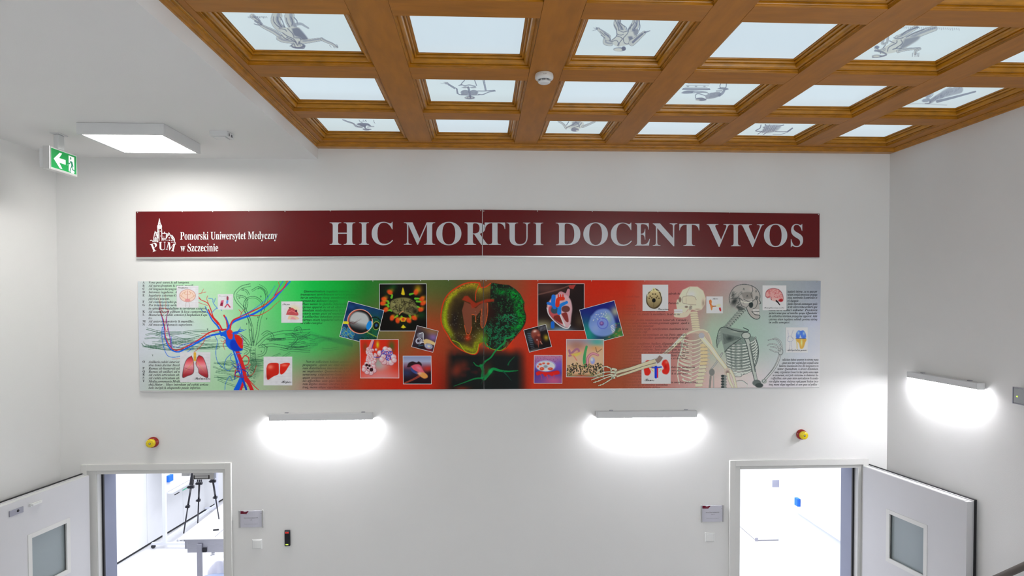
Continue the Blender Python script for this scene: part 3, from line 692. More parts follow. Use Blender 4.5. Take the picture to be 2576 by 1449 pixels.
def paint_vessels(p):
    # engraved venous system
    W = [([(1430, 870), (1400, 700), (1390, 560), (1330, 430), (1240, 330), (1215, 240), (1290, 160), (1400, 130)], 6), ([(1450, 870), (1490, 700), (1510, 560), (1560, 420), (1600, 300), (1580, 190), (1500, 135)], 6),
         ([(1430, 860), (1420, 640), (1330, 400), (1360, 300), (1450, 280), (1530, 330), (1560, 430)], 4), ([(1290, 180), (1350, 200), (1380, 250)], 4), ([(1420, 200), (1500, 160), (1570, 200), (1600, 280)], 4), ([(1240, 260), (1330, 280), (1360, 340), (1340, 430)], 4),
         ([(1480, 870), (1600, 760), (1760, 710), (1900, 700), (2060, 690), (2125, 685)], 7), ([(1500, 880), (1650, 860), (1800, 880), (1950, 900), (2125, 880)], 6), ([(1540, 740), (1600, 700), (1660, 730), (1700, 790), (1900, 780), (2125, 760)], 5),
         ([(1900, 720), (1960, 780), (1900, 860), (1820, 890)], 5), ([(1900, 880), (1990, 800), (2125, 720)], 5), ([(1940, 700), (1950, 660), (2000, 650), (2020, 700)], 4), ([(1760, 900), (1860, 920), (1990, 930), (2125, 935)], 5),
         ([(1420, 880), (1300, 850), (1180, 860), (1000, 860), (820, 880), (600, 900), (380, 900), (140, 870), (90, 830)], 6), ([(1340, 800), (1280, 740), (1100, 700), (900, 690), (700, 690), (500, 720), (300, 700), (140, 660)], 4),
         ([(1390, 860), (1340, 790), (1290, 760)], 6), ([(1430, 900), (1430, 1000), (1440, 1100), (1400, 1200), (1300, 1300)], 12), ([(1540, 860), (1590, 900), (1560, 970), (1490, 990)], 5), ([(1320, 900), (1380, 930), (1330, 980)], 5)]
    for pts, w in W: eng(p, pts, w)
    r = random.Random(5)
    for k in range(11):
        y0 = r.uniform(680, 960); x0 = r.uniform(80, 300); y1 = 850+r.uniform(-90, 60); x1 = r.uniform(700, 1050)
        eng(p, [(x0, y0), (x0+120, y0+r.uniform(-20, 20)), ((x0+x1)/2, (y0+y1)/2+r.uniform(-40, 40)), (x1, y1)], r.uniform(2.0, 4.5), .6)
    for k in range(18):
        x0 = 1380+r.uniform(-20, 60); y0 = r.uniform(1000, 1350); s_ = -1 if k % 3 else 1
        eng(p, [(x0, y0), (x0+s_*120, y0+r.uniform(-30, 30)), (x0+s_*260, y0+r.uniform(-60, 50)), (x0+s_*r.uniform(330, 480), y0+r.uniform(-90, 70))], r.uniform(1.5, 4), .55)
    for k in range(12):
        x0 = r.uniform(1600, 2300); y0 = 700+r.uniform(0, 230); a = max(.1, .7-(x0-1900)/900)
        eng(p, [(x0, y0), (x0+90, y0+r.uniform(-20, 20)), (x0+200, y0+r.uniform(-30, 30))], r.uniform(1.5, 5), a)
    for k in range(9):
        y0 = 700+k*26; eng(p, [(2125, y0), (2300, 760+k*6), (2500, 790+k*7), (2640, 830+k*6)], 2.5, .2)
    for k in range(90):
        y = r.uniform(900, 1330); x = 1400+(y-900)*.02+r.uniform(-18, 40)
        p.stroke(mz([(x, y), (x+22, y+6)]), 1, ENG, .55)
    p.ell(*mz([(1460, 1120)])[0], 12, 26, (60, 95, 75), .35, soft=5)
    # blue and red vessels, right arm up
    S = p.stroke
    S(mz([(1050, 740), (1100, 700), (1180, 590), (1280, 540), (1420, 490), (1560, 410), (1680, 310), (1750, 230), (1880, 90)]), 6.2, BV, 1, 3.4)
    S(mz([(1150, 680), (1180, 570), (1270, 520), (1400, 460), (1560, 380), (1660, 300), (1730, 230), (1790, 180), (1860, 75)]), 3.8, RV, 1, 2.2)
    S(mz([(1390, 500), (1500, 500), (1620, 440), (1700, 370), (1760, 320)]), 2.2, RV, 1, .8)
    S(mz([(1280, 510), (1400, 450), (1530, 360), (1610, 280), (1700, 140)]), 2.0, BV, 1, .8); S(mz([(1690, 260), (1740, 170), (1800, 80)]), 2.6, BV, 1, 1.6); S(mz([(1700, 250), (1750, 150), (1740, 95)]), 1.7, RV, 1, 1); S(mz([(1810, 170), (1840, 110), (1830, 80)]), 1.4, RV, 1)
    S(mz([(1270, 520), (1290, 470), (1260, 430)]), 1.2, RV, 1); S(mz([(1285, 480), (1320, 430)]), 1.2, RV, 1)
    # neck branches
    S(mz([(1060, 680), (1010, 590), (950, 520), (920, 430), (880, 350), (800, 310), (750, 270)]), 4.2, RV, 1, 1.2); S(mz([(1040, 720), (1010, 640), (940, 560), (890, 470), (850, 390)]), 5, BV, 1, 1.4)
    S(mz([(890, 350), (870, 300), (880, 260)]), 1.1, RV, 1); S(mz([(800, 310), (760, 250), (800, 230), (860, 215)]), 1.1, RV, 1); S(mz([(920, 490), (870, 460), (820, 450), (795, 410)]), 1.3, BV, 1); S(mz([(930, 470), (980, 420), (1030, 415), (1050, 440)]), 1.3, BV, 1); S(mz([(1000, 415), (950, 350), (940, 300), (890, 290)]), 1.2, BV, 1)
    S(mz([(960, 340), (975, 290)]), 1, BV, 1); S(mz([(800, 235), (830, 180)]), 1, RV, .9); S(mz([(880, 380), (820, 360), (760, 340)]), 1, RV, .9); S(mz([(890, 430), (930, 510), (1010, 610)]), 3.2, RV)
    S(mz([(1080, 500), (1110, 560), (1120, 640), (1140, 690)]), 4, RV, 1, 3); S(mz([(1100, 520), (1130, 600), (1125, 680)]), 3, BV, 1, 3)
    # left arm
    S(mz([(1080, 720), (980, 730), (880, 760), (740, 840), (620, 900), (540, 940), (460, 930), (400, 870), (370, 780), (350, 640), (320, 500), (300, 430)]), 5.2, BV, 1, 1.4)
    S(mz([(1100, 670), (1000, 680), (900, 710), (780, 790), (640, 870), (540, 915), (480, 920), (420, 870), (370, 760), (355, 620), (330, 520), (290, 400)]), 4.0, RV, 1, 1.1)
    S(mz([(440, 900), (425, 780), (400, 660), (380, 560), (400, 440)]), 2.6, (120, 50, 160), 1, 1.2); S(mz([(400, 640), (380, 700), (350, 600)]), 1.2, RV, .9)
    S(mz([(960, 740), (860, 770), (720, 830), (600, 850), (500, 890), (450, 860), (440, 760)]), 1.7, BV, 1, .9); S(mz([(360, 780), (330, 640), (330, 800), (370, 950), (430, 1005), (560, 990), (700, 900)]), 1.4, BV, .95)
    S(mz([(860, 770), (800, 870), (680, 970), (560, 1020), (450, 1030)]), 1.4, RV, .95, .8); S(mz([(800, 720), (860, 720), (920, 745)]), 1.1, RV, .9)
    for k, (a_, b_) in enumerate([((300, 430), (240, 310)), ((300, 420), (290, 230)), ((330, 410), (330, 220)), ((370, 410), (360, 210)), ((400, 420), (380, 300)), ((320, 420), (260, 250))]):
        S(mz([a_, ((a_[0]+b_[0])/2+8, (a_[1]+b_[1])/2), b_]), 1.1, RV if k % 2 else BV, .55, .5)
    for q in ([(290, 430), (340, 410), (400, 430)], [(300, 450), (330, 520), (350, 560)], [(410, 440), (380, 520), (370, 600)], [(320, 430), (350, 470), (400, 440)]): S(mz(q), 1.2, RV, .75)
    # descending trunk
    S(mz([(1200, 900), (1240, 1020), (1270, 1140), (1300, 1240), (1270, 1330), (1230, 1410)]), 10, BV, 1, 14); S(mz([(1240, 930), (1290, 1060), (1320, 1160), (1340, 1260), (1390, 1340), (1420, 1410)]), 9, RV, 1, 9)
    S(mz([(1340, 1250), (1310, 1330), (1280, 1410)]), 7, RV, 1, 6); S(mz([(1290, 1230), (1320, 1310), (1350, 1400)]), 6, (20, 70, 190), 1, 5); S(mz([(1320, 1200), (1380, 1280), (1450, 1360), (1500, 1405)]), 3, RV, 1, 1.6)
    S(mz([(1210, 940), (1260, 1080), (1280, 1200)]), 1.2, (235, 235, 245), .8); S(mz([(1260, 1180), (1220, 1200), (1210, 1280)]), 4, (10, 50, 170), 1, 1.5); S(mz([(1240, 1150), (1200, 1110), (1170, 1085)]), 2.2, (10, 50, 170), 1, 1)
    S(mz([(1290, 1150), (1360, 1190), (1380, 1250)]), 3, (40, 40, 160), 1, 1.2); S(mz([(1280, 1060), (1330, 990), (1380, 1020), (1370, 1090), (1310, 1120)]), 2.6, RV, 1, 2); S(mz([(1320, 1150), (1380, 1130), (1400, 1090)]), 3, RV, 1, 1)
    S(mz([(1220, 1160), (1220, 1230), (1330, 1250), (1430, 1210), (1475, 1110)]), 2, RV, .95, 1); S(mz([(1290, 960), (1180, 980), (1160, 1030), (1200, 1080)]), 1.6, BV, 1, 1); S(mz([(1170, 960), (1100, 1040), (1090, 1140), (1140, 1170), (1190, 1110)]), 1.5, BV, 1, 1)
    S(mz([(970, 750), (1000, 820), (980, 940), (1000, 1060), (1080, 1150)]), 1.5, BV, .95, 1); S(mz([(1090, 1405), (1100, 1320), (1150, 1240), (1180, 1300)]), 1.2, BV, .9)
    for k in range(26):
        x = 1290+r.uniform(-60, 90); y = 1080+r.uniform(0, 160); S(mz([(x, y), (x+r.uniform(-50, 50), y+r.uniform(-40, 60))]), 1.3, RV if k % 3 else (10, 50, 170), .9, .5)
    # heart
    p.poly(mz([(1100, 690), (1060, 700), (1020, 720), (1060, 745), (1120, 780), (1200, 800), (1240, 720), (1300, 680), (1190, 700), (1170, 760), (1130, 750)]), BV, 1)
    p.poly(mz([(1100, 760), (1100, 840), (1140, 900), (1200, 930), (1270, 930), (1310, 910), (1290, 840), (1240, 770), (1180, 760)]), BV, 1, smooth=True)
    p.poly(mz([(1150, 850), (1170, 800), (1230, 810), (1260, 880), (1300, 920), (1230, 935), (1170, 910)]), (10, 50, 185), .9, 2, smooth=True)
    p.poly(mz([(1205, 730), (1260, 745), (1305, 800), (1310, 890), (1285, 900), (1250, 860), (1215, 790)]), (205, 35, 22), 1, smooth=True)
    p.poly(mz([(1110, 690), (1150, 670), (1185, 700), (1180, 780), (1140, 785), (1115, 730)]), (215, 50, 40), 1, smooth=True)
    S(mz([(1210, 730), (1260, 720), (1290, 740), (1310, 800), (1300, 860)]), 1.6, (150, 80, 170), .9)
    for q in ([(1240, 720), (1270, 670), (1330, 680)], [(1180, 720), (1250, 700), (1280, 640)], [(1260, 700), (1300, 690), (1350, 670)]): S(mz(q), 2.4, BV, 1, .8)
    for q in ([(1100, 800), (1060, 820), (1040, 800)], [(1100, 820), (1070, 850), (1090, 920)], [(1090, 790), (1060, 770), (1020, 780)]): S(mz(q), 2, RV if q[0][1] > 790 else BV, .95, .7)
def paint_brain(p):
    X, Y = p.X, p.Y
    # dark box with neuron below the slice
    idx = p.box(1105, 860, 1335, 985); x, y = X[idx], Y[idx]
    a = np.clip((x-1118)/22, 0, 1)*np.clip((1326-x)/26, 0, 1)*np.clip((y-872)/26, 0, 1)
    n = vnoise(x, y, 26)*.6+vnoise(x, y, 9)*.4
    c = np.stack([18+70*np.clip(n-.55, 0, 1)*2*(x < 1216), 20+4*n, 20+4*n], 1)
    p.put(idx, a, c)
    p.glow(*mb([(250, 1150)])[0], 14, 18, (150, 45, 25), .55); p.glow(*mb([(330, 1100)])[0], 10, 12, (150, 45, 25), .35); p.glow(*mb([(210, 1190)])[0], 10, 12, (170, 60, 40), .3); p.glow(*mb([(300, 1390)])[0], 18, 6, (140, 40, 20), .6)
    p.glow(*mb([(600, 1150)])[0], 14, 20, (70, 40, 25), .6)
    out = [(515, 105), (430, 98), (330, 115), (230, 165), (140, 235), (80, 330), (50, 450), (45, 560), (70, 650), (130, 745), (180, 830), (260, 900), (350, 945), (440, 972), (490, 945), (510, 860), (560, 830), (600, 850), (620, 900), (680, 915), (760, 935), (840, 895), (930, 780), (1010, 690), (1070, 590), (1080, 500), (1055, 420), (1060, 340), (1010, 240), (950, 180), (870, 130), (760, 120), (680, 105), (640, 110), (590, 150), (560, 160), (525, 150)]
    O = mb(out)
    p.poly(O, (42, 27, 22), 1)
    # mottled tissue
    idx = p.box(1105, 708, 1330, 892); x, y = X[idx], Y[idx]
    P0 = np.array(O+[O[0]]); ins = np.zeros(len(idx), bool)
    for i_ in range(len(P0)-1):
        a0, b0 = P0[i_], P0[i_+1]; ins ^= ((a0[1] > y) != (b0[1] > y)) & (x < (b0[0]-a0[0])*(y-a0[1])/(b0[1]-a0[1]+1e-12)+a0[0])
    d = np.full(len(idx), 1e9)
    for i_ in range(len(P0)-1): d = np.minimum(d, p.segd(idx, P0[i_], P0[i_+1])[0])
    n1 = vnoise(x, y, 1.7); n2 = vnoise(x, y, 14); n3 = vnoise(x+50, y, 4.5)
    L = ins & (x < 1234) & ~((x > 1218) & (y > 808))
    rim = L & (x < 1212)
    p.put(idx, L*.9, np.stack([72+38*n2+18*n1, 54+34*n2+18*n1, 24+8*n1], 1)*np.clip(1.15-d/60, .45, 1)[:, None])
    w = np.exp(-((d-9)/6.)**2)*rim*np.clip(.45+.9*(1-np.abs(y-800)/110)*(x < 1150)+.3*(y > 860), 0, 1)*(.55+.6*n1)
    p.put(idx, w, (148, 168, 12))
    w = np.exp(-((d-5)/4.)**2)*rim*(y < 760)*(n1 > .45)*.8
    p.put(idx, w, (176, 138, 30))
    # right hemisphere: black with green cortex and freckles
    Rr = ins & ~L
    p.put(idx, Rr*1., np.stack([14+14*n2, 20+8*n2, 14+8*n2], 1))
    band = Rr*np.exp(-((d-13)/13.)**4)*np.clip((x-1238)/18, 0, 1)*np.clip((y-722)/14, 0, 1)*np.clip((838-y)/14, 0, 1)
    p.put(idx, np.clip(band, 0, 1)*np.clip(.35+(n3 < .62)*.6, 0, 1)*np.clip(.3+(n1 < .62)*.7, 0, 1), (2, 140, 42))
    frk = Rr*(y > 790)*(x < 1310)*((n1 > .5) & (n3 > .35))*.75
    p.put(idx, frk*np.clip((892-y)/30, 0, 1), (22, 122, 76))
    frk = Rr*(y < 800)*(x > 1235)*((n1 > .62) & (n3 > .5))*.6; p.put(idx, frk, (30, 120, 60))
    # darker ring and ventricles
    p.glow(*mb([(215, 560)])[0], 12, 36, (26, 18, 20), .85); p.glow(*mb([(250, 800)])[0], 18, 16, (28, 20, 20), .7); p.glow(*mb([(660, 480)])[0], 17, 24, (34, 16, 14), .95); p.glow(*mb([(620, 420)])[0], 12, 15, (50, 22, 18), .6)
    VC = (112, 60, 42)
    p.poly(mb([(320, 370), (330, 330), (400, 360), (430, 400), (470, 410), (500, 380), (560, 340), (610, 345), (600, 440), (600, 560), (560, 640), (530, 620), (525, 520), (540, 420), (470, 520), (460, 580), (470, 500), (420, 490), (420, 640), (390, 720), (360, 710), (330, 620), (310, 500), (300, 440)]), VC, 1)
    OR = (190, 50, 15)
    p.poly(mb([(300, 310), (330, 265), (370, 260), (430, 320), (470, 350), (600, 300), (690, 300), (690, 330), (600, 340), (520, 360), (470, 400), (420, 415), (400, 350), (350, 330)]), (152, 42, 20), .85, 1.5)
    p.stroke(mb([(515, 105), (500, 150), (470, 220), (465, 320)]), 2.4, OR, .95, 1.6)
    for q in ([(330, 620), (355, 720), (385, 735), (405, 700), (420, 640)], [(540, 420), (530, 520), (530, 620), (555, 650), (585, 600), (610, 480), (612, 350)], [(420, 490), (460, 500), (470, 580)]): p.stroke(mb(q), 1.5, (205, 90, 40), .9)
    p.glow(*mb([(370, 770)])[0], 7, 8, OR, .9)
    p.stroke(O[:18]+[O[18]], 3.2, OR, .95, 3); p.stroke(mb([(490, 945), (505, 880), (560, 830), (600, 850)]), 2.2, OR, .9)
    p.stroke(mb([(515, 105), (530, 155), (560, 160), (595, 150), (650, 110)]), 2.8, OR, .95); p.stroke(mb([(1010, 690), (930, 790), (850, 890), (790, 930)]), 2, OR, .8)
    p.stroke(mb([(1045, 350), (1050, 420), (1075, 500), (1068, 590), (1010, 690), (930, 785)]), 1.4, (70, 10, 5), .9)
    p.stroke(mb([(180, 800), (260, 835), (310, 900), (350, 940), (440, 965), (485, 930), (500, 850)]), 2.0, (150, 170, 30), .9); p.stroke(mb([(600, 860), (650, 900), (760, 925), (830, 890)]), 1.8, (150, 170, 30), .85)
    p.glow(*mb([(540, 760)])[0], 13, 14, (110, 120, 25), .7); p.glow(*mb([(575, 800)])[0], 8, 10, (60, 140, 40), .8)
    for k in range(120):
        x0 = npr.uniform(120, 560); y0 = npr.uniform(450, 800); c0 = mb([(x0, y0)])[0]
        if not (300 < x0 < 440 and y0 < 720): p.ell(*c0, .7, .7, (190, 190, 160), .5)
    r = random.Random(9)
    for k in range(170):
        t = r.uniform(0, 1); ang = -1.1+t*2.1; cx0, cy0 = 700, 480; rad = r.uniform(270, 370)
        a0 = (cx0+rad*math.cos(ang), cy0+rad*.95*math.sin(ang)); a1 = (a0[0]-r.uniform(14, 36)*math.cos(ang), a0[1]-r.uniform(10, 30)*math.sin(ang)+3)
        p.stroke(mb([a0, a1]), 1.1, (10, 30, 14), .8)
    # neurons
    GN = (10, 128, 62)
    p.stroke(mb([(930, 740), (880, 770), (830, 780), (815, 830), (760, 880), (700, 940), (650, 1010), (580, 1060)]), 5, GN, .95, 3); p.stroke(mb([(930, 715), (905, 735)]), 4, GN, .8, 3)
    p.stroke(mb([(640, 890), (600, 870), (585, 830)]), 3, GN, .8)
    p.stroke(mb([(580, 1060), (540, 1110), (480, 1110), (440, 1070)]), 5, GN, .75, 2); p.stroke(mb([(530, 1110), (560, 1170), (550, 1250), (570, 1265)]), 8, GN, .7, 9)
    p.stroke(mb([(570, 1265), (640, 1190), (680, 1150), (760, 1170), (850, 1180), (980, 1170)]), 10, GN, .9, 1.5); p.stroke(mb([(800, 1180), (850, 1230), (900, 1290)]), 3.5, (12, 70, 50), .8, 1)
    p.stroke(mb([(550, 1260), (450, 1270), (340, 1310), (200, 1360)]), 4.5, GN, .75, 1); p.stroke(mb([(560, 1270), (530, 1340)]), 3, (12, 60, 44), .8, 1); p.glow(*mb([(640, 1180)])[0], 7, 6, (10, 150, 70), .9, -.6); p.glow(*mb([(590, 1180)])[0], 6, 10, (60, 40, 24), .9)
    p.stroke(mb([(860, 1100), (880, 1060), (940, 1000)]), 3.4, (14, 100, 56), .8, .8)
    p.glow(*mb([(885, 880)])[0], 12, 14, (190, 45, 10), .7)
BONE, BSH, BDK = (196, 188, 160), (150, 140, 120), (110, 96, 84)
def bone(p, pts, w, w2=None, a=1.):
    w2 = w if w2 is None else w2
    p.stroke(ms(pts), w+1.4, (128, 116, 100), .8*a, w2+1.4); p.stroke(ms(pts), w, BONE, a, w2)
    p.stroke([(x-w*.16, y-w*.2) for x, y in ms(pts)], w*.34, (214, 210, 188), .7*a, w2*.34)
EK = (34, 44, 44)
def paint_skel(p):
    S = lambda pts, w, c, a=1., w2=None: p.stroke(ms(pts), w, c, a, w2)
    # -------- engraved skeleton
    grey = (138, 148, 140)
    p.poly(ms([(1330, 290), (1345, 220), (1400, 150), (1500, 122), (1600, 140), (1670, 190), (1700, 260), (1690, 310), (1705, 350), (1690, 370), (1695, 440), (1690, 530), (1650, 545), (1590, 510), (1560, 460), (1530, 410), (1480, 430), (1430, 440), (1370, 400), (1335, 350)]), (158, 154, 148), 1, smooth=False)
    p.glow(*ms([(1390, 330)])[0], 6.72, 10.92, (40, 44, 44), .95, .5); p.glow(*ms([(1370, 250)])[0], 3.36, 6.72, (60, 62, 60), .8); p.glow(*ms([(1440, 400)])[0], 5.88, 3.36, (40, 44, 44), .8); p.glow(*ms([(1600, 180)])[0], 7.56, 5.04, (185, 170, 168), .5)
    p.poly(ms([(1470, 230), (1530, 215), (1600, 225), (1610, 280), (1560, 300), (1500, 290)]), (120, 116, 110), .8, 1.2, smooth=True)
    for k in range(46):
        r0 = random.Random(k); t = r0.uniform(0, 1); x = 1340+r0.uniform(0, 130); y = 220+r0.uniform(0, 200)
        S([(x, y), (x+20, y-18)], .9, EK, .55)
    S([(1335, 350), (1325, 290), (1345, 220), (1400, 150), (1500, 122), (1600, 140), (1670, 190), (1700, 260), (1688, 310)], 1.3, EK, .95)
    p.ell(*ms([(1590, 370)])[0], 5.5, 8, EK, .95); p.ell(*ms([(1660, 285)])[0], 4, 4.5, (90, 92, 90), .9); S([(1690, 310), (1708, 350), (1688, 360)], 1.4, EK); S([(1610, 330), (1650, 300), (1670, 340), (1650, 400), (1615, 420)], 1.3, EK, .9)
    for k in range(7): S([(1618+k*11, 425), (1618+k*11, 450)], 1.1, (220, 220, 210), .95); S([(1615+k*11, 460), (1617+k*11, 482)], 1.1, (220, 220, 210), .95)
    S([(1612, 453), (1690, 450)], 1.2, EK); S([(1530, 400), (1560, 470), (1600, 520), (1650, 545), (1690, 535), (1695, 500), (1640, 490), (1600, 450)], 1.6, EK, .95)
    for k in range(9):
        x, y = 1480-k*22, 440+k*24; p.poly(ms([(x-45, y), (x+20, y-18), (x+45, y+6), (x-20, y+26)]), (150, 158, 148), .95, .8); S([(x-45, y), (x+20, y-18), (x+45, y+6)], 1.1, EK, .85); S([(x-30, y+14), (x+30, y+8)], 1.6, EK, .6)
    for q in ([(1340, 300), (1400, 290), (1470, 300), (1500, 350)], [(1600, 140), (1612, 200), (1590, 240), (1612, 300)], [(1440, 260), (1455, 320), (1480, 380), (1520, 400)], [(1500, 300), (1560, 330), (1620, 320)], [(1540, 400), (1580, 350), (1600, 330)]): S(q, 1.2, EK, .8)
    S([(1470, 330), (1540, 345), (1600, 330)], 3, (190, 190, 178), .9); p.poly(ms([(1420, 400), (1480, 400), (1520, 420), (1480, 440), (1440, 440)]), (60, 66, 64), .8, 1.5)
    for ch_, x_, y_ in (('A', 1503, 180), ('B', 1545, 265), ('C', 1652, 205)): S([(x_-8, y_+12), (x_, y_-12), (x_+8, y_+12)], 1, EK, .8)
    # ribcage
    p.poly(ms([(1270, 880), (1340, 810), (1480, 760), (1620, 760), (1672, 860), (1680, 980), (1650, 1090), (1590, 1170), (1470, 1180), (1360, 1120), (1290, 1010)]), (98, 110, 104), .7, 2, smooth=True)
    for k in range(60):
        r1 = random.Random(k+300); x = 1290+r1.uniform(0, 360); y = 830+r1.uniform(0, 320); S([(x, y), (x+r1.uniform(14, 40), y-r1.uniform(4, 14))], 1.0, EK, .6)
    for k in range(11):
        y = 800+k*34; x1 = 1670-abs(k-4)*6-max(0, k-7)*22
        w = 3.2
        pts = [(1290+k*2, y+50-k*2), (1400, y+62), (1530, y+52), (1630, y+10), (x1, y-30)]
        S(pts, w+1.6, EK, .8); S(pts, w, (188, 196, 186), 1)
        q = [(1300, y+80), (1380, y+40), (1480, y-10)]
        S(q, 3.0, EK, .55); S(q, 1.6, (150, 158, 150), .9)
    S([(1640, 770), (1675, 860), (1680, 980), (1650, 1100), (1590, 1180)], 1.6, EK, .8)
    for k in range(3): S([(1380, 1190+k*22), (1470, 1210+k*10), (1550-k*40, 1195)], 3, (185, 190, 182), 1); S([(1380, 1200+k*22), (1470, 1222+k*10), (1550-k*40, 1205)], 1, EK, .8)
    # scapula
    p.poly(ms([(1180, 880), (1180, 780), (1220, 660), (1300, 640), (1420, 660), (1550, 690), (1530, 720), (1470, 740), (1450, 800), (1380, 830), (1320, 900), (1270, 945), (1250, 860), (1230, 800)]), (118, 130, 122), 1, 1, smooth=False)
    p.glow(*ms([(1330, 780)])[0], 8.4, 5.88, (50, 60, 56), .9); p.glow(*ms([(1400, 700)])[0], 10.92, 2.52, (150, 160, 148), .8, .1)
    for k in range(24): S([(1250+k*9, 720+k*2), (1262+k*8, 850-k*3)], 1, EK, .5)
    S([(1180, 890), (1175, 790), (1215, 660), (1300, 640)], 1.8, EK, .9); S([(1300, 650), (1420, 690), (1530, 700), (1560, 680), (1500, 650)], 2, EK, .85); S([(1270, 945), (1330, 880), (1400, 830), (1470, 780)], 1.6, EK, .9)
    for k in range(6): p.poly(ms([(1185+k*3, 700+k*32), (1225, 690+k*30), (1215, 712+k*32)]), (150, 160, 150), .6, .8)
    # arm of the engraving
    S([(1530, 760), (1560, 850), (1590, 1000), (1620, 1150), (1650, 1290)], 12, EK, .95, 9); S([(1530, 760), (1562, 850), (1592, 1000), (1622, 1150), (1652, 1290)], 9.4, (165, 172, 164), 1, 6.6); S([(1575, 850), (1605, 1000), (1640, 1180)], 2.4, (70, 80, 76), .8)
    p.ell(*ms([(1530, 745)])[0], 11, 8, (165, 172, 164), 1); p.ell(*ms([(1530, 745)])[0], 11, 8, EK, .8, ring=1.4)
    p.ell(*ms([(1660, 1320)])[0], 11, 8, (90, 98, 96), 1); p.ell(*ms([(1690, 1350)])[0], 10, 6, (60, 68, 66), 1); p.ell(*ms([(1750, 1300)])[0], 7, 6, (150, 156, 150), 1)
    for o_ in (0, 26):
        S([(1740+o_, 1300-o_), (1850+o_*.6, 1170-o_*.4), (1910+o_*.4, 1060), (1940+o_*.5, 960)], 5.4, EK, .9, 4); S([(1740+o_, 1300-o_), (1850+o_*.6, 1170-o_*.4), (1910+o_*.4, 1060), (1940+o_*.5, 960)], 3.6, (185, 188, 186), 1, 2.6)
    p.ell(*ms([(1950, 940)])[0], 6, 8, (170, 176, 174), 1); p.ell(*ms([(1950, 940)])[0], 6, 8, EK, .8, ring=1)
    for q in ([(1960, 900), (1930, 830), (1880, 790), (1800, 800)], [(1970, 900), (1950, 820), (1900, 780), (1860, 785)], [(1950, 910), (1900, 860), (1830, 845), (1790, 865)], [(1945, 920), (1890, 890), (1830, 880)], [(1940, 935), (1880, 940), (1820, 915)]):
        S(q, 3.4, EK, .85, 2.2); S(q, 2, (190, 196, 194), 1, 1)
    # spine + pelvis of the engraving, far arm
    for k in range(5): p.ell(*ms([(1265, 1240+k*34)])[0], 6.5, 4, (120, 124, 120), 1); p.ell(*ms([(1245, 1235+k*34)])[0], 4, 3, EK, .9)
    S([(1400, 1310), (1480, 1300), (1540, 1340), (1540, 1375)], 2.4, (185, 186, 180)); S([(1400, 1300), (1480, 1290), (1548, 1335)], 1, EK, .8)
    S([(1240, 960), (1180, 1060), (1110, 1150)], 4.4, EK, .7, 3.6); S([(1240, 960), (1180, 1060), (1110, 1150)], 2.6, (170, 170, 165), 1); p.ell(*ms([(1115, 1190)])[0], 7, 9, (110, 112, 108), .95); S([(1100, 1240), (1090, 1375)], 5, (120, 118, 112), .9); S([(1135, 1230), (1135, 1375)], 3, (150, 148, 142), .9)
    # -------- painted skeleton
    p.poly(ms([(720, 260), (760, 190), (850, 148), (940, 150), (1010, 200), (1040, 290), (1030, 370), (990, 430), (930, 445), (880, 430), (850, 440), (830, 420), (790, 470), (700, 460), (660, 470), (655, 430), (690, 420), (680, 360), (690, 310), (715, 300)]), (196, 188, 165), 1, 1, smooth=False)
    p.glow(*ms([(870, 240)])[0], 10.92, 8.4, (214, 212, 188), .8); p.glow(*ms([(1010, 350)])[0], 3.36, 8.4, (140, 122, 106), .8); p.glow(*ms([(940, 425)])[0], 6.72, 1.68, (140, 122, 106), .7)
    p.poly(ms([(655, 470), (700, 465), (790, 465), (840, 420), (860, 440), (830, 500), (780, 525), (690, 525), (655, 510)]), (190, 180, 158), 1, smooth=True)
    p.ell(*ms([(727, 308)])[0], 3.4, 6.5, BDK, .9); p.ell(*ms([(805, 396)])[0], 4, 2.6, BDK, .9); p.ell(*ms([(856, 405)])[0], 4, 5.6, (140, 134, 122), .95); S([(845, 435), (855, 400), (875, 385)], 1.4, BDK, .8)
    p.poly(ms([(760, 270), (880, 262), (925, 300), (925, 370), (840, 365), (765, 350)]), (196, 184, 160), 1, smooth=False); S([(760, 345), (765, 275), (860, 262), (905, 275), (925, 310)], 1, BDK, .8); S([(765, 350), (840, 366), (922, 372)], 1, BDK, .8); S([(800, 285), (805, 355)], .8, BDK, .6)
    S([(850, 155), (830, 190), (810, 230), (800, 270)], .8, BDK, .6); S([(700, 410), (760, 395), (800, 375), (840, 380)], 2.4, (206, 198, 172), 1)
    for k in range(10): p.ell(*ms([(662+k*10, 437)])[0], 1.0, 2.2, (226, 226, 220), 1); p.ell(*ms([(662+k*10, 459)])[0], 1.0, 2.0, (226, 226, 220), 1)
    S([(655, 448), (758, 446)], .8, (120, 80, 70), .8)
    for k in range(8):
        x, y = 893+k*4, 465+k*28; p.poly(ms([(x-42, y-8), (x+34, y-12), (x+46, y+12), (x-38, y+16)]), (188, 180, 152), 1, .8, smooth=True); S([(x-36, y+17), (x+40, y+14)], 1, (120, 100, 86), .7)
    # ribs
    for k in range(11):
        y0 = 760+k*46; xl = 740-k*6 if k < 8 else 700+(k-8)*30
        pts = [(1040, y0-40), (960, y0+30), (850, y0+50+k*3), (770, y0+20+k*5), (xl+10, y0-10+k*6)]
        S(pts, 3.6, (150, 128, 112), .65); S(pts, 2.4, (200, 190, 168), 1)
        S([(xl+10, y0-10+k*6), (760, y0+60), (870, y0+80+k*2)], 2.2, (190, 196, 176), .9)
    S([(775, 740), (750, 900), (715, 1010), (700, 1110), (700, 1230), (720, 1330)], 4, (196, 190, 172), 1, 2.6); S([(765, 740), (740, 900), (705, 1010), (690, 1110)], 1, BDK, .5)
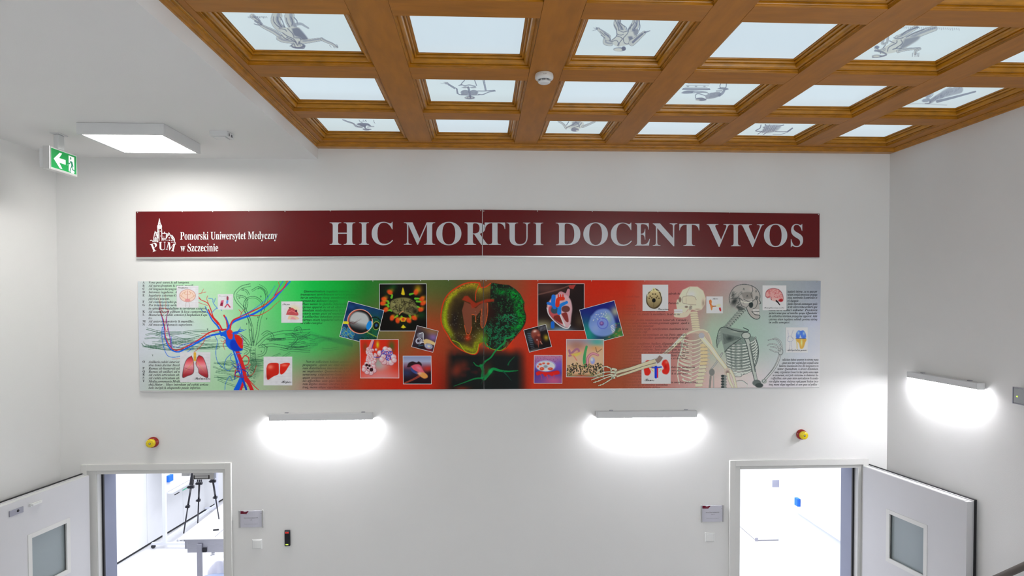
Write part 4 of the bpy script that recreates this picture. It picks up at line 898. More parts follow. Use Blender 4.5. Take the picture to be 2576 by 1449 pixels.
    for k in range(12):
        y = 850+k*44; x = 1030-max(0, k-4)*9
        p.poly(ms([(x-55, y), (x+30, y-6), (x+34, y+30), (x-50, y+34)]), (200, 176, 134) if k < 6 else (196, 186, 160), 1, .8); S([(x-50, y+37), (x+30, y+32)], 1.2, (120, 104, 96), .8); S([(x+34, y+4), (x+52, y+14)], 2.6, (180, 166, 140), 1)
    # shoulder girdle
    p.poly(ms([(790, 720), (850, 690), (940, 670), (1040, 680), (1090, 760), (1120, 860), (1110, 980), (1060, 860), (1010, 760), (940, 720), (860, 720)]), (178, 160, 142), 1, smooth=True)
    S([(800, 735), (900, 690), (1000, 675), (1060, 700)], 3, (206, 196, 166), 1); S([(1075, 720), (1110, 820), (1125, 960)], 2.4, (196, 180, 158), 1)
    bone(p, [(985, 745), (1030, 810), (1110, 900), (1180, 1000), (1250, 1090), (1300, 1160)], 13, 8)
    p.ell(*ms([(990, 745)])[0], 7.5, 7, (158, 158, 162), 1); p.ell(*ms([(1305, 1185)])[0], 9, 10, (180, 168, 154), 1); p.ell(*ms([(1305, 1190)])[0], 4, 4, (120, 96, 90), .8, soft=2)
    bone(p, [(1310, 1210), (1330, 1290), (1370, 1375)], 6, 5); bone(p, [(1340, 1170), (1380, 1250), (1410, 1375)], 6, 5)
    bone(p, [(780, 740), (720, 800), (640, 880), (560, 950), (500, 1000)], 9, 6.5)
    p.stroke(ms([(640, 880), (560, 950), (500, 1000)]), 4, (130, 110, 100), .6); p.poly(ms([(415, 1000), (500, 985), (515, 1010), (490, 1090), (440, 1090), (420, 1040)]), (128, 108, 100), 1, smooth=True)
    bone(p, [(430, 1050), (300, 1090), (150, 1140), (0, 1180), (-60, 1200)], 8, 5); bone(p, [(440, 1095), (300, 1130), (120, 1190), (-40, 1240)], 6, 4)
    # forearm and hand reaching over the photographs
    bz = lambda pts: [((x-2225)/1, y) for x, y in pts]
def paint_hand(p):
    HB_ = (196, 196, 172)
    for q in ([(2318, 1150), (2250, 1175), (2180, 1195)], [(2318, 1180), (2250, 1210), (2180, 1240)]):
        p.stroke(mb(q), 6.5, (125, 98, 80), 1, 7)
    p.poly(mb([(2105, 1140), (2160, 1130), (2180, 1190), (2165, 1250), (2130, 1260), (2100, 1200)]), HB_, 1, smooth=True)
    for q in ([(2130, 1160), (2120, 1200), (2150, 1240)], [(2145, 1150), (2150, 1200)], [(2105, 1200), (2160, 1200)]): p.stroke(mb(q), .9, (90, 90, 70), .8)
    for q in ([(2120, 1150), (2080, 1130), (2040, 1120), (1980, 1150), (1930, 1195)], [(2110, 1185), (2030, 1190), (1960, 1215), (1900, 1240)], [(2110, 1215), (2020, 1235), (1940, 1260), (1870, 1285)], [(2115, 1235), (2030, 1265), (1950, 1300), (1895, 1315)], [(2140, 1255), (2070, 1300), (2010, 1335), (1955, 1355)]):
        p.stroke(mb(q), 3.4, (80, 84, 66), .7, 2.6); p.stroke(mb(q), 2.4, HB_, 1, 1.8)
        Q = catmull(mb(q), 6)
        for t in (.36, .66, .84):
            c = Q[int(t*(len(Q)-1))]; p.ell(c[0], c[1], 1.7, 1.7, (214, 214, 192), 1); p.ell(c[0], c[1], 1.9, 1.9, (90, 90, 70), .5, ring=.6)
def paint_mural(p):
    p.C[:] = bgcol(p.P)
    n = vnoise(p.X, p.Y, 3)*6-3
    p.C += n[:, None]*.5
    if p.X.min() < 400: paint_vessels(p)
    paint_brain(p)
    if p.X.max() > 1900: paint_skel(p)
# the two sheets of the mural, each an aluminium-backed board with printed face
ML = [(346.6, 707.6), (1215.7, 704.2), (1216.9, 978.9), (351.6, 982.6)]
MR = [(1216.9, 704.2), (2064.6, 706.6), (2061.2, 974.4), (1218.1, 978.9)]
mpf = plane_map(1, MY)
mpan = {}
for key, q, lab in (('l', ML, 'left half: blood vessels, organs and eye pictures on green'), ('r', MR, 'right half: heart pictures and two skeletons')):
    bd = sheet_box('mural_board', q, MY+.0005, -.004, ALU, mur)
    bd['label'] = lab
    o, pt = grid_sheet('printed_face', q, 1.0, mpf, paint_mural, INK, bd, ILL)
    mpan[key] = bd
for q in ([(352, 982.8), (1217, 979.1), (1217, 981.8), (354, 986.6)], [(1218, 979.1), (2061, 974.8), (2061, 976.4), (1218, 981.8)]):
    sheet_box('bottom_rail', q, MY-.003, -.002, ALU, mur)
screws(mur, [(353, 711), (700, 707), (938, 706.8), (1058, 705.8), (1128, 705.6), (1210, 706), (1222.5, 706), (1353, 706.4), (1488, 706.6), (1622, 707), (1810, 708), (2055, 709.5)], MY)

# pictures and cards printed on the mural
def rect(x0, y0, x1, y1): return [(x0, y0), (x1, y0), (x1, y1), (x0, y1)]
def fromz(z_, pts): return z_(pts)
LAY = [0]
def picture(key, corners, paint, label, border=(224, 222, 214), bw=2.0, shadow=False, step=.72, d=.0006):
    LAY[0] += 1
    c = np.array(corners, float); par = mpan[key]
    w = np.linalg.norm(c[1]-c[0]); h = np.linalg.norm(c[3]-c[0])
    def pp(p):
        p.C[:] = border
        k = 100./w
        inner = (p.X > bw*k) & (p.X < 100-bw*k) & (p.Y > bw*k) & (p.Y < 100-bw*k)
        q = Paint(p.P); paint(q); p.C[inner] = q.C[inner]
    return grid_sheet('printed_picture', corners, step, plane_map(1, MY-d-LAY[0]*.00004), pp, INK, par, ILL, label, local=(100, 100))[0]
PAPER = (214, 214, 218)
def card(key, corners, paint, label, title=None, tsize=9, tpos=(12, 16), hand=True, angle=0.):
    def pp(p):
        p.C[:] = PAPER; p.C += ((vnoise(p.X, p.Y, 9)-.5)*8)[:, None]
        r = random.Random(len(label))
        for k in range(9):
            y = 8+k*10; p.stroke([(r.uniform(30, 60), y), (96, y+r.uniform(-1, 1))], .9, (180, 180, 188), .5, smooth=False)
        paint(p)
    o = picture(key, corners, pp, label, border=(205, 206, 212), bw=.6)
    c = np.array(corners, float)
    if title:
        i = Ink(); w = np.linalg.norm(c[1]-c[0])
        i.text(title, 'script', c[0][0]+(c[1][0]-c[0][0])*tpos[0]/100, c[0][1]+(c[3][1]-c[0][1])*tpos[1]/100, tsize, lin((40, 36, 44)), 0, ang=angle, res=2)
        i.emit('card_title', plane_map(1, MY-.0034), INK, mpan[key], label='handwriting style word '+title)
    return o
def hcol(stops):
    xs = [s[0] for s in stops]
    return lambda t: np.stack([np.interp(t, xs, [s[1][c] for s in stops]) for c in range(3)], 1)
def P_enceph(p):
    p.ell(50, 45, 36, 28, (226, 200, 186), 1); p.ell(50, 45, 36, 28, (190, 130, 120), .7, ring=2.5)
    for s_ in (-1, 1):
        for q in ([(50+s_*6, 25), (50+s_*22, 35), (50+s_*30, 50)], [(50+s_*8, 60), (50+s_*22, 52), (50+s_*34, 42)], [(50+s_*3, 40), (50+s_*14, 36), (50+s_*10, 28)]): p.stroke(q, 2, (205, 150, 110), .8)
    p.stroke([(50, 22), (50, 66)], 2.6, (190, 120, 110), .8); p.ell(50, 66, 13, 7, (212, 140, 140), .9); p.stroke([(44, 72), (40, 96)], 1.5, (170, 150, 150), .8); p.stroke([(56, 72), (60, 96)], 1.5, (170, 150, 150), .8)
def P_vasa(p):
    p.poly([(22, 42), (40, 38), (34, 78), (14, 74)], (196, 90, 120), 1); p.poly([(20, 56), (34, 54), (30, 78), (14, 74)], (130, 30, 60), 1)
    p.stroke([(64, 26), (62, 50), (58, 66)], 12, (90, 150, 215), 1); p.stroke([(64, 20), (64, 34)], 12, (150, 60, 80), 1); p.stroke([(60, 66), (48, 84)], 8, (190, 60, 90), 1); p.stroke([(66, 66), (80, 84)], 8, (190, 60, 90), 1); p.stroke([(58, 60), (50, 74)], 3, (220, 230, 235), .9)
def P_nasus(p):
    p.glow(60, 40, 26, 22, (222, 206, 150), .8)
    p.poly([(22, 62), (34, 36), (50, 30), (66, 40), (80, 56), (76, 66), (50, 64)], (190, 78, 84), 1, smooth=True); p.stroke([(34, 50), (50, 44), (70, 54)], 3, (220, 130, 130), .9); p.ell(70, 45, 5, 6, (90, 40, 60), 1)
    p.poly([(30, 84), (36, 68), (56, 66), (76, 72), (80, 84)], (224, 190, 160), 1, smooth=True); p.poly([(42, 84), (52, 72), (70, 84)], (222, 150, 156), 1, smooth=True); p.ell(40, 30, 5, 3, (80, 50, 40), 1)
def P_lungs(p):
    p.stroke([(49, 4), (49, 26)], 9, (224, 178, 70), 1)
    for k in range(6): p.stroke([(45, 6+k*4), (53, 6+k*4)], 1, (180, 130, 40), .8)
    L = [(38, 12), (44, 28), (46, 56), (42, 72), (24, 80), (8, 84), (12, 50), (22, 24)]; R_ = [(62, 10), (76, 18), (88, 50), (92, 84), (76, 80), (62, 70), (60, 56), (52, 40), (56, 20)]
    for Q in (L, R_):
        p.poly(Q, (60, 20, 26), 1, 1.4, smooth=True); cx = sum(q[0] for q in Q)/len(Q); cy = sum(q[1] for q in Q)/len(Q)
        p.poly([((x-cx)*.93+cx, (y-cy)*.95+cy) for x, y in Q], lambda X, Y: np.stack([150+90*np.clip(1-np.abs(Y-40)/40, 0, 1), 40+110*np.clip(1-np.abs(Y-46)/30, 0, 1), 50+110*np.clip(1-np.abs(Y-46)/30, 0, 1)], 1), 1, smooth=True)
    for s_, b in ((-1, 44), (1, 54)):
        for k in range(6): p.stroke([(b, 30), (b+s_*(8+k*2), 40+k*3), (b+s_*(14+k*4), 34+k*8)], 1.2, (214, 160, 80), .8, .4)
    p.stroke([(14, 52), (30, 58), (44, 60)], 1, (110, 30, 40), .7)
def P_liver(p):
    p.poly([(10, 40), (16, 26), (30, 22), (52, 24), (54, 40), (52, 60), (36, 68), (26, 74), (14, 80), (10, 60)], (196, 36, 22), 1, smooth=True)
    p.poly([(58, 26), (76, 22), (92, 24), (86, 36), (74, 54), (62, 62), (57, 54)], (205, 32, 18), 1, smooth=True)
    p.glow(24, 36, 10, 8, (240, 130, 110), .9); p.glow(72, 30, 12, 5, (236, 120, 100), .8); p.stroke([(54, 24), (55, 60)], 2.4, (190, 190, 195), 1)
    p.glow(16, 70, 8, 8, (120, 20, 20), .5)
card('l', rect(444.3, 719, 499.3, 774), P_enceph, 'white card with a pale frontal brain drawing', 'Encephalon', 5.2, (6, 11))
card('l', rect(547.8, 739.8, 586.2, 778.8), P_vasa, 'white card with red and blue vessel pieces', 'Vasa sanguinea', 3.3, (8, 14))
card('l', rect(707.6, 758.2, 761, 812), P_nasus, 'white card with a nose section', 'Nasus', 7.6, (6, 17))
card('l', rect(452.8, 885.8, 529.4, 961.4), P_lungs, 'white card with a pair of red lungs', 'Pulmones', 9.4, (47, 91))
card('l', rect(663, 897, 735.2, 969.6), P_liver, 'white card with a bright red liver', 'Hepar', 9.4, (62, 91))
def P_gfp(p):
    p.C[:] = (12, 8, 6); p.glow(20, 14, 14, 10, (18, 60, 22), .6); p.glow(82, 12, 8, 10, (170, 140, 20), .8); p.glow(88, 66, 10, 8, (18, 70, 26), .7); p.glow(30, 6, 8, 6, (22, 90, 36), .6); p.glow(50, 82, 20, 12, (14, 40, 14), .5)
    for ang in (22, 50, 90, 130, 158, 195, 232, 252, 288, 308, 345, 8, 172):
        t = math.radians(ang); r1 = 43 if ang < 180 else 38
        x, y = 50+r1*math.cos(t), 46-r1*.86*math.sin(t); xi, yi = 50+r1*.72*math.cos(t+.2), 46-r1*.62*math.sin(t+.2)
        if ang in (90,): p.poly([(46, 22), (50, 8), (54, 22), (50, 24)], (206, 180, 26), 1, smooth=True); continue
        p.stroke([(xi, yi), ((x+xi)/2+3, (y+yi)/2), (x-2, y+3)], 4.5, (96, 180, 40), .95, 2.4); p.ell(x, y, 4.6, 6.2, (226, 66, 20), 1, ang=-t+1.2, soft=1.6)
        p.glow(x+4, y-4, 5, 4, (190, 150, 20), .5)
    p.poly([(42, 72), (50, 70), (58, 72), (54, 80), (46, 80)], (222, 150, 20), 1); p.ell(50, 75, 3, 3, (200, 60, 20), 1); p.poly([(45, 92), (50, 86), (56, 92), (50, 94)], (222, 190, 30), 1)
    p.poly([(22, 52), (24, 38), (36, 31), (52, 29), (66, 32), (76, 42), (82, 56), (76, 64), (64, 66), (52, 62), (44, 60), (38, 64), (30, 60)], (116, 112, 66), 1, 1.5, smooth=True)
    p.glow(75, 58, 6, 6, (10, 8, 6), .9); p.glow(64, 54, 8, 5, (62, 54, 40), .7); p.glow(34, 42, 8, 6, (160, 156, 100), .6)
    r = random.Random(4)
    for k in range(46):
        x, y = 28+r.uniform(0, 46), 34+r.uniform(0, 26); p.stroke([(x, y), (x+r.uniform(-5, 5), y+r.uniform(-4, 4)), (x+r.uniform(-7, 7), y+r.uniform(-6, 6))], 1.2, (44, 40, 24), .8)
    p.stroke([(42, 64), (46, 60), (50, 58)], 2.4, (190, 140, 90), .9); p.stroke([(50, 32), (54, 46), (52, 60)], 1.2, (60, 52, 30), .9)
def P_eye(p):
    p.C[:] = (12, 40, 74); n = vnoise(p.X, p.Y, 14); p.C += (n*50)[:, None]*np.array([.2, .5, 1]); p.glow(80, 60, 36, 40, (20, 90, 50), .95)
    r = random.Random(2)
    for k in range(90):
        x, y = 50+r.uniform(0, 50), 18+r.uniform(0, 80); p.ell(x, y, 2.6, 1.6, (36, 130, 60) if k % 2 else (26, 80, 60), .85, ang=.4); p.ell(x, y, 2.6, 1.6, (8, 30, 24), .7, ang=.4, ring=.8)
    for k in range(16):
        x, y = 3+r.uniform(0, 30), 74+r.uniform(0, 24); p.ell(x, y, 6, 4, (30, 110, 170), .8, ang=.7); p.ell(x, y, 6, 4, (170, 190, 90), .6, ang=.7, ring=.9)
    p.ell(44, 46, 34, 33, (198, 80, 58), 1); p.ell(44, 46, 34, 33, (226, 190, 170), .9, ring=1.6); p.ell(45, 46, 31, 31, (20, 20, 22), 1)
    idx = p.box(10, 10, 80, 80); d = np.hypot(p.X[idx]-42, p.Y[idx]-46); p.put(idx, np.clip((30-d)/6, 0, 1)*np.clip((70-p.Y[idx])/22, 0, 1)*np.clip((p.Y[idx]-16)/8, 0, 1), (176, 180, 180))
    for k in range(9): p.stroke([(16, 56), (28, 54+r.uniform(-3, 5)), (38+r.uniform(0, 10), 50+r.uniform(-14, 16))], 1.1, (90, 60, 60), .75, .4)
    p.stroke([(2, 60), (12, 58)], 7, (230, 205, 40), 1); p.ell(70, 50, 6.5, 13, (20, 130, 215), 1, ang=.1); p.stroke([(74, 38), (78, 50), (73, 63)], 1.8, (190, 220, 240), .9)
    p.ell(89, 46, 9, 11, (12, 16, 16), 1); p.ell(89, 46, 9, 11, (150, 170, 60), .9, ring=1.6); p.ell(89, 45, 3.4, 4.4, (40, 90, 140), .9); p.stroke([(70, 30), (84, 24), (99, 30)], 3, (8, 24, 20), .9)
    for k in range(8): p.ell(70+k*4, 70+k*.8, 2, 1.4, (170, 180, 60), .8)
def P_ear(p):
    p.C[:] = (60, 44, 56); p.glow(70, 10, 50, 22, (140, 100, 60), .9); p.glow(30, 36, 26, 22, (40, 36, 42), .9); p.glow(84, 34, 20, 16, (130, 100, 170), .8); p.glow(50, 92, 50, 16, (20, 16, 20), .9)
    p.ell(26, 40, 15, 13, (120, 118, 130), .9, soft=3); p.stroke([(20, 34), (34, 26), (40, 42), (44, 60)], 3.6, (196, 200, 214), 1); p.ell(26, 66, 13, 13, (188, 190, 204), 1, ring=3); p.ell(24, 66, 8, 8, (170, 172, 188), 1, ring=2.5); p.stroke([(34, 70), (52, 66), (58, 78)], 4, (200, 200, 214), 1)
    p.poly([(44, 56), (60, 48), (96, 54), (98, 66), (66, 66), (54, 74)], (206, 176, 120), 1, 2, smooth=True); p.ell(74, 78, 18, 12, (160, 166, 190), 1, soft=2); p.ell(74, 78, 12, 8, (120, 126, 150), 1, ring=2); p.ell(75, 78, 5, 3.4, (200, 190, 150), 1); p.glow(84, 96, 20, 7, (150, 30, 50), .8); p.stroke([(30, 88), (48, 80)], 3, (60, 130, 150), .7)
def P_alv(p):
    p.C[:] = (196, 38, 16); p.glow(50, 100, 70, 22, (232, 130, 130), .95); p.glow(52, 66, 26, 18, (190, 160, 160), .9); p.glow(82, 18, 9, 16, (50, 96, 36), .8); p.glow(14, 20, 6, 12, (80, 70, 30), .6); p.glow(46, 14, 4, 9, (200, 200, 30), .95); p.glow(46, 60, 11, 14, (140, 160, 150), .8)
    p.stroke([(34, 2), (26, 22), (24, 36)], 6, (222, 150, 152), 1, 9); p.stroke([(36, 6), (30, 26)], 2, (90, 60, 160), .9)
    def ball(x, y, r_, c=(222, 170, 176)):
        p.ell(x, y, r_, r_, (166, 96, 106), 1); p.ell(x-.4, y-.4, r_*.86, r_*.86, c, 1); p.glow(x-r_*.3, y-r_*.35, r_*.4, r_*.4, (246, 220, 222), .9)
    r = random.Random(8)
    for k in range(46):
        x = 26+r.uniform(-8, 16); y = 24+k*.95; ball(x, y, r.uniform(3, 4.6))
    for x, y, q in ((66, 26, 8), (76, 28, 7), (52, 36, 8), (60, 44, 8), (72, 58, 9), (62, 58, 8), (80, 60, 8), (86, 46, 8), (88, 54, 7), (56, 52, 7), (70, 34, 8), (12, 72, 7), (18, 64, 7), (28, 62, 7), (34, 70, 7), (36, 80, 7), (28, 86, 7), (18, 84, 7), (10, 78, 6), (24, 74, 9), (38, 56, 5), (34, 60, 5)): ball(x, y, q)
    for x, y, q in ((60, 33, 6), (69, 36, 6), (79, 36, 6), (73, 48, 7)):
        p.ell(x, y, q, q, (70, 70, 170), 1)
        for k in range(20): p.ell(x+r.uniform(-q, q)*.7, y+r.uniform(-q, q)*.7, .9, .9, (226, 226, 240) if k % 2 else (200, 60, 70), .95)
    p.stroke([(36, 46), (50, 46), (56, 38)], 2, (60, 50, 150), .9)
    for x, y, q in ((17, 66, 3.6), (24, 68, 3.2), (20, 74, 2.6), (29, 78, 4.8)): p.ell(x, y, q, q, (50, 16, 22), 1)
def P_tongue(p):
    t = p.Y/100.; p.C[:] = hcol([(0, (120, 130, 170)), (.2, (150, 156, 182)), (.4, (120, 70, 90)), (.6, (40, 22, 34)), (1, (24, 14, 18))])(t)
    p.glow(90, 46, 20, 10, (190, 40, 24), .9); p.glow(10, 60, 26, 14, (40, 50, 84), .9); p.stroke([(6, 96), (34, 84), (56, 72)], 5, (150, 60, 40), .8, 8); p.glow(96, 70, 10, 16, (30, 12, 20), .9)
    p.poly([(14, 40), (20, 26), (34, 20), (48, 24), (56, 20), (66, 30), (60, 40), (40, 34), (24, 40)], (40, 20, 26), 1, 1.6, smooth=True)
    p.poly([(28, 36), (44, 30), (60, 32), (70, 50), (80, 66), (72, 68), (54, 58), (36, 48)], (208, 82, 104), 1, 1.6, smooth=True); p.poly([(26, 38), (38, 50), (52, 60), (46, 64), (30, 54)], (50, 70, 130), 1, 1.6, smooth=True)
    p.poly([(50, 60), (70, 58), (84, 66), (86, 76), (74, 80), (60, 72)], (222, 140, 70), 1, 1.8, smooth=True); p.glow(56, 44, 10, 5, (238, 130, 150), .7, .6); p.glow(58, 62, 8, 5, (236, 160, 160), .8)
picture('l', [(953.8, 713.9), (1073, 713.4), (1074, 833.3), (955, 833.3)], P_gfp, 'square picture of a green brain ringed by orange petals on black', bw=1.3)
picture('l', [(876, 756.9), (966.6, 780.7), (944.4, 870.2), (853.6, 846.9)], P_eye, 'tilted picture of an eyeball section over a lizard eye', bw=1.3)
picture('l', [(1048.9, 818.4), (1103.2, 832.6), (1089.2, 886.9), (1034.8, 872.6)], P_ear, 'small tilted picture of the inner ear', bw=1.3)
picture('l', [(904.6, 853.6), (1002.8, 853.2), (1004.2, 951.6), (906.2, 951.5)], P_alv, 'picture of pink lung alveoli on red', bw=1.3)
picture('l', [(1013.2, 895), (1085.1, 895), (1085.8, 966.5), (1014.1, 966.5)], P_tongue, 'small picture of a pink and orange tongue', bw=1.3)
def P_heart(p):
    p.C[:] = (26, 14, 14); p.glow(20, 10, 40, 14, (90, 56, 50), .8); p.glow(10, 90, 22, 12, (140, 136, 100), .9); p.glow(50, 100, 26, 8, (120, 150, 170), .9); p.glow(90, 80, 10, 14, (80, 66, 46), .6); p.stroke([(0, 24), (40, 14), (70, 4)], 3, (120, 80, 70), .6); p.poly([(66, 4), (82, 2), (76, 12), (68, 10)], (150, 50, 44), 1)
    p.stroke([(66, 14), (62, 26), (50, 24)], 6, (190, 130, 140), .9, 14)
    p.poly([(30, 30), (44, 22), (60, 24), (70, 34), (74, 52), (72, 70), (70, 86), (64, 94), (50, 88), (36, 76), (24, 62), (20, 46)], (188, 150, 156), 1, 1.4, smooth=True)
    p.poly([(24, 50), (34, 46), (44, 60), (54, 84), (46, 84), (32, 74), (24, 62)], (170, 70, 74), 1, 1.4, smooth=True)
    p.ell(36, 56, 8, 8, (50, 70, 84), 1); p.ell(60, 54, 9, 7, (96, 50, 46), 1); p.poly([(36, 68), (46, 68), (54, 84), (46, 82), (34, 74)], (110, 34, 28), 1, smooth=True); p.poly([(50, 64), (62, 62), (66, 80), (60, 80)], (120, 40, 36), 1, smooth=True)
    p.stroke([(46, 60), (52, 76), (58, 90)], 3, (214, 190, 196), 1)
    p.stroke([(34, 28), (33, 42), (36, 50)], 9, (24, 100, 190), 1); p.stroke([(22, 42), (30, 44)], 6, (24, 100, 190), 1); p.stroke([(46, 62), (48, 48), (62, 40)], 9, (24, 110, 200), 1, 6); p.stroke([(32, 84), (32, 92)], 8, (20, 90, 180), 1)
    p.stroke([(42, 46), (44, 34), (54, 32)], 9, (196, 44, 20), 1, 8); 
    for x in (44, 49, 54): p.stroke([(x, 32), (x, 24)], 2.6, (190, 40, 24), 1)
    p.stroke([(20, 52), (24, 66), (36, 80), (52, 92), (64, 95), (70, 88)], 2.4, (216, 200, 204), .9)
def P_fetus(p):
    p.C[:] = (22, 14, 14); p.glow(20, 40, 16, 30, (70, 96, 116), .6); p.glow(86, 56, 10, 12, (190, 160, 30), .8); p.glow(80, 12, 16, 12, (90, 96, 110), .6); p.glow(20, 96, 26, 6, (130, 130, 130), .6)
    for k in range(9): p.stroke([(12, 20+k*8), (26, 22+k*8)], 1.4, (120, 150, 170), .6)
    for k in range(6): p.stroke([(66+k*6, 6), (64+k*6, 24)], 1.6, (150, 150, 160), .6)
    p.ell(46, 32, 20, 24, (120, 56, 44), 1, soft=4); p.ell(48, 58, 16, 20, (90, 34, 28), 1, soft=4); p.glow(46, 18, 8, 5, (220, 190, 180), .9); p.ell(58, 38, 6, 5, (160, 80, 60), .9, soft=2); p.stroke([(50, 62), (46, 76), (44, 88)], 5, (150, 70, 54), .9, 2); p.stroke([(58, 66), (62, 78)], 4, (190, 130, 110), .8); p.glow(46, 56, 3, 3, (230, 220, 220), .8)
def P_cell(p):
    p.C[:] = (20, 24, 104); p.glow(6, 70, 26, 40, (20, 140, 110), .9); p.glow(90, 90, 40, 20, (60, 120, 40), .9); p.glow(94, 30, 12, 14, (190, 190, 130), .7); p.glow(60, 104, 26, 12, (40, 90, 50), .9)
    r = random.Random(3)
    for k in range(30): p.glow(r.uniform(60, 100), r.uniform(60, 100), 3, 2, (190, 110, 70) if k % 2 else (60, 150, 60), .6)
    p.poly([(26, 26), (48, 14), (74, 18), (84, 36), (86, 62), (76, 84), (50, 88), (24, 76), (14, 50)], (96, 124, 186), .85, 3, smooth=True); p.poly([(26, 26), (48, 14), (74, 18), (84, 36), (86, 62), (76, 84), (50, 88), (24, 76), (14, 50), (26, 26)], (150, 170, 210), .25, 2, smooth=True)
    p.glow(70, 42, 12, 14, (150, 180, 150), .7); p.glow(30, 60, 12, 12, (130, 150, 210), .7); p.ell(53, 52, 15, 15, (110, 130, 216), 1, soft=2); p.ell(53, 53, 14, 14, (70, 84, 170), .8, ring=2); p.ell(50, 52, 6, 6, (90, 60, 130), 1, soft=1.6); p.ell(50, 51, 3, 3, (150, 120, 170), 1, soft=2)
    for k in range(22): p.ell(28+r.uniform(0, 46), 24+r.uniform(0, 16), 1, 1, (220, 226, 240), .9)
    for k in range(5): p.stroke([(72, 66+k*4), (80, 64+k*4)], 1.8, (230, 234, 240), .9)
def P_neph(p):
    p.C[:] = (206, 160, 128); p.glow(40, 4, 60, 12, (120, 130, 170), .8); p.glow(82, 8, 22, 12, (60, 150, 140), .85); p.glow(78, 24, 18, 8, (190, 140, 90), .9); p.glow(28, 16, 26, 16, (146, 104, 92), .9)
    p.stroke([(54, 20), (50, 36), (48, 54), (50, 70)], 6, (60, 140, 84), 1, 9); p.stroke([(8, 30), (12, 38), (28, 26), (34, 34), (22, 40), (8, 44)], 6, (150, 96, 118), 1, 5); p.poly([(12, 40), (38, 34), (34, 42), (20, 46)], (220, 170, 80), 1, 2, smooth=True)
    p.stroke([(56, 66), (58, 48), (70, 38), (84, 42)], 8, (164, 96, 110), 1, 6); p.stroke([(56, 66), (58, 48), (70, 38), (84, 42)], 3, (206, 140, 150), .9); p.stroke([(20, 44), (28, 56)], 3, (190, 110, 100), .9); p.stroke([(78, 22), (82, 34), (94, 26)], 2, (110, 80, 60), .9)
    p.ell(70, 57, 6, 9, (130, 140, 196), 1, soft=1.5); p.glow(68, 54, 3, 4, (220, 224, 245), .9)
    r = random.Random(6)
    for k in range(260):
        x = r.uniform(1, 99); y = 66+r.uniform(0, 26)+4*math.sin(x*.2); p.ell(x, y, 1.9, 1.9, (60, 56, 46) if k % 3 else (196, 168, 110), .9); p.ell(x, y, .8, .8, (20, 18, 16), .9)
    p.glow(50, 100, 80, 8, (90, 100, 60), .9); p.glow(40, 98, 20, 4, (170, 70, 50), .8)
def P_rbc(p):
    p.C[:] = hcol([(0, (176, 116, 140)), (.35, (120, 80, 150)), (.6, (70, 50, 130)), (1, (90, 60, 130))])(p.Y/100); p.glow(70, 90, 40, 20, (190, 80, 110), .8); p.glow(94, 40, 20, 24, (90, 70, 170), .7)
    r = random.Random(12)
    for k in range(70): p.ell(r.uniform(0, 100), r.uniform(0, 24), .9, .9, (90, 50, 80), .7)
    p.poly([(6, 62), (20, 56), (50, 60), (84, 54), (90, 66), (70, 70), (64, 74), (50, 68), (40, 76), (30, 66), (12, 72)], (196, 26, 22), 1, 1.6, smooth=True)
    for x, y in ((24, 74), (46, 76), (70, 72)): p.stroke([(x, y-6), (x+4, y+12)], 2.6, (206, 50, 50), .9, 1)
    p.ell(41, 38, 34, 19, (214, 214, 220), 1, soft=1.6); p.ell(41, 38, 32, 17, (150, 166, 196), .5, soft=5); p.ell(41, 40, 34, 19, (90, 110, 170), .4, ring=2)
    for x, y, a_, b_ in ((22, 32, 6, 3.4), (34, 29, 5, 3), (50, 30, 5, 3.6), (28, 48, 8, 6), (58, 48, 9, 5), (14, 40, 3, 4)): p.ell(x, y, a_, b_, (208, 60, 34), 1, soft=1.4); p.glow(x-1, y-1.4, a_*.4, b_*.4, (240, 130, 100), .9)
    p.ell(41, 40, 7, 5, (130, 130, 130), 1, soft=2)
picture('r', [(1352.6, 712.9), (1470.2, 713.3), (1470.2, 832), (1352.7, 831.6)], P_heart, 'large square picture of an opened heart on dark ground', bw=1.3)
picture('r', [(1316.8, 829.8), (1373.4, 815.3), (1388.4, 872.3), (1331.3, 886.8)], P_fetus, 'small tilted picture of a dark embryo head', bw=1.3)
picture('r', [(1457.2, 779.1), (1545.7, 755.2), (1569.1, 844.9), (1480.2, 868.2)], P_cell, 'tilted picture of a translucent blue cell', bw=1.3)
picture('r', [(1424.4, 853), (1519.4, 853), (1519.4, 949), (1424.2, 948.5)], P_neph, 'beige picture of kidney tubules over a row of cells', bw=1.3)
picture('r', [(1343.4, 893.4), (1414.9, 893.4), (1414.4, 965.1), (1343, 964.7)], P_rbc, 'small purple picture of red blood cells in a dish', bw=1.3)
def P_skull(p):
    p.poly([(50, 14), (66, 24), (74, 42), (76, 62), (66, 82), (50, 92), (30, 88), (16, 72), (14, 52), (18, 36), (30, 24)], (60, 48, 28), 1, 1.5, smooth=True)
    p.poly([(48, 18), (62, 26), (70, 44), (72, 62), (62, 78), (46, 88), (30, 84), (20, 70), (18, 52), (22, 38), (32, 26)], lambda X, Y: np.stack([np.clip(216-Y*1.2, 70, 255), np.clip(200-Y*1.2, 56, 255), np.clip(146-Y*.95, 34, 255)], 1), 1, 1.5, smooth=True)
    p.stroke([(36, 26), (44, 14), (54, 26)], 4, (206, 190, 140), 1); p.ell(44, 60, 7, 8, (8, 6, 6), 1)
    for x, y in ((40, 36), (50, 36), (30, 44), (58, 44), (26, 52), (64, 52), (36, 50), (54, 50)): p.ell(x, y, 3.2, 2.4, (60, 44, 20), .9)
    p.stroke([(20, 44), (22, 28), (34, 24)], 2.6, (214, 206, 170), 1); p.stroke([(74, 44), (70, 28), (58, 24)], 2.6, (214, 206, 170), 1); p.stroke([(44, 70), (44, 86)], 1.2, (40, 30, 16), .8)
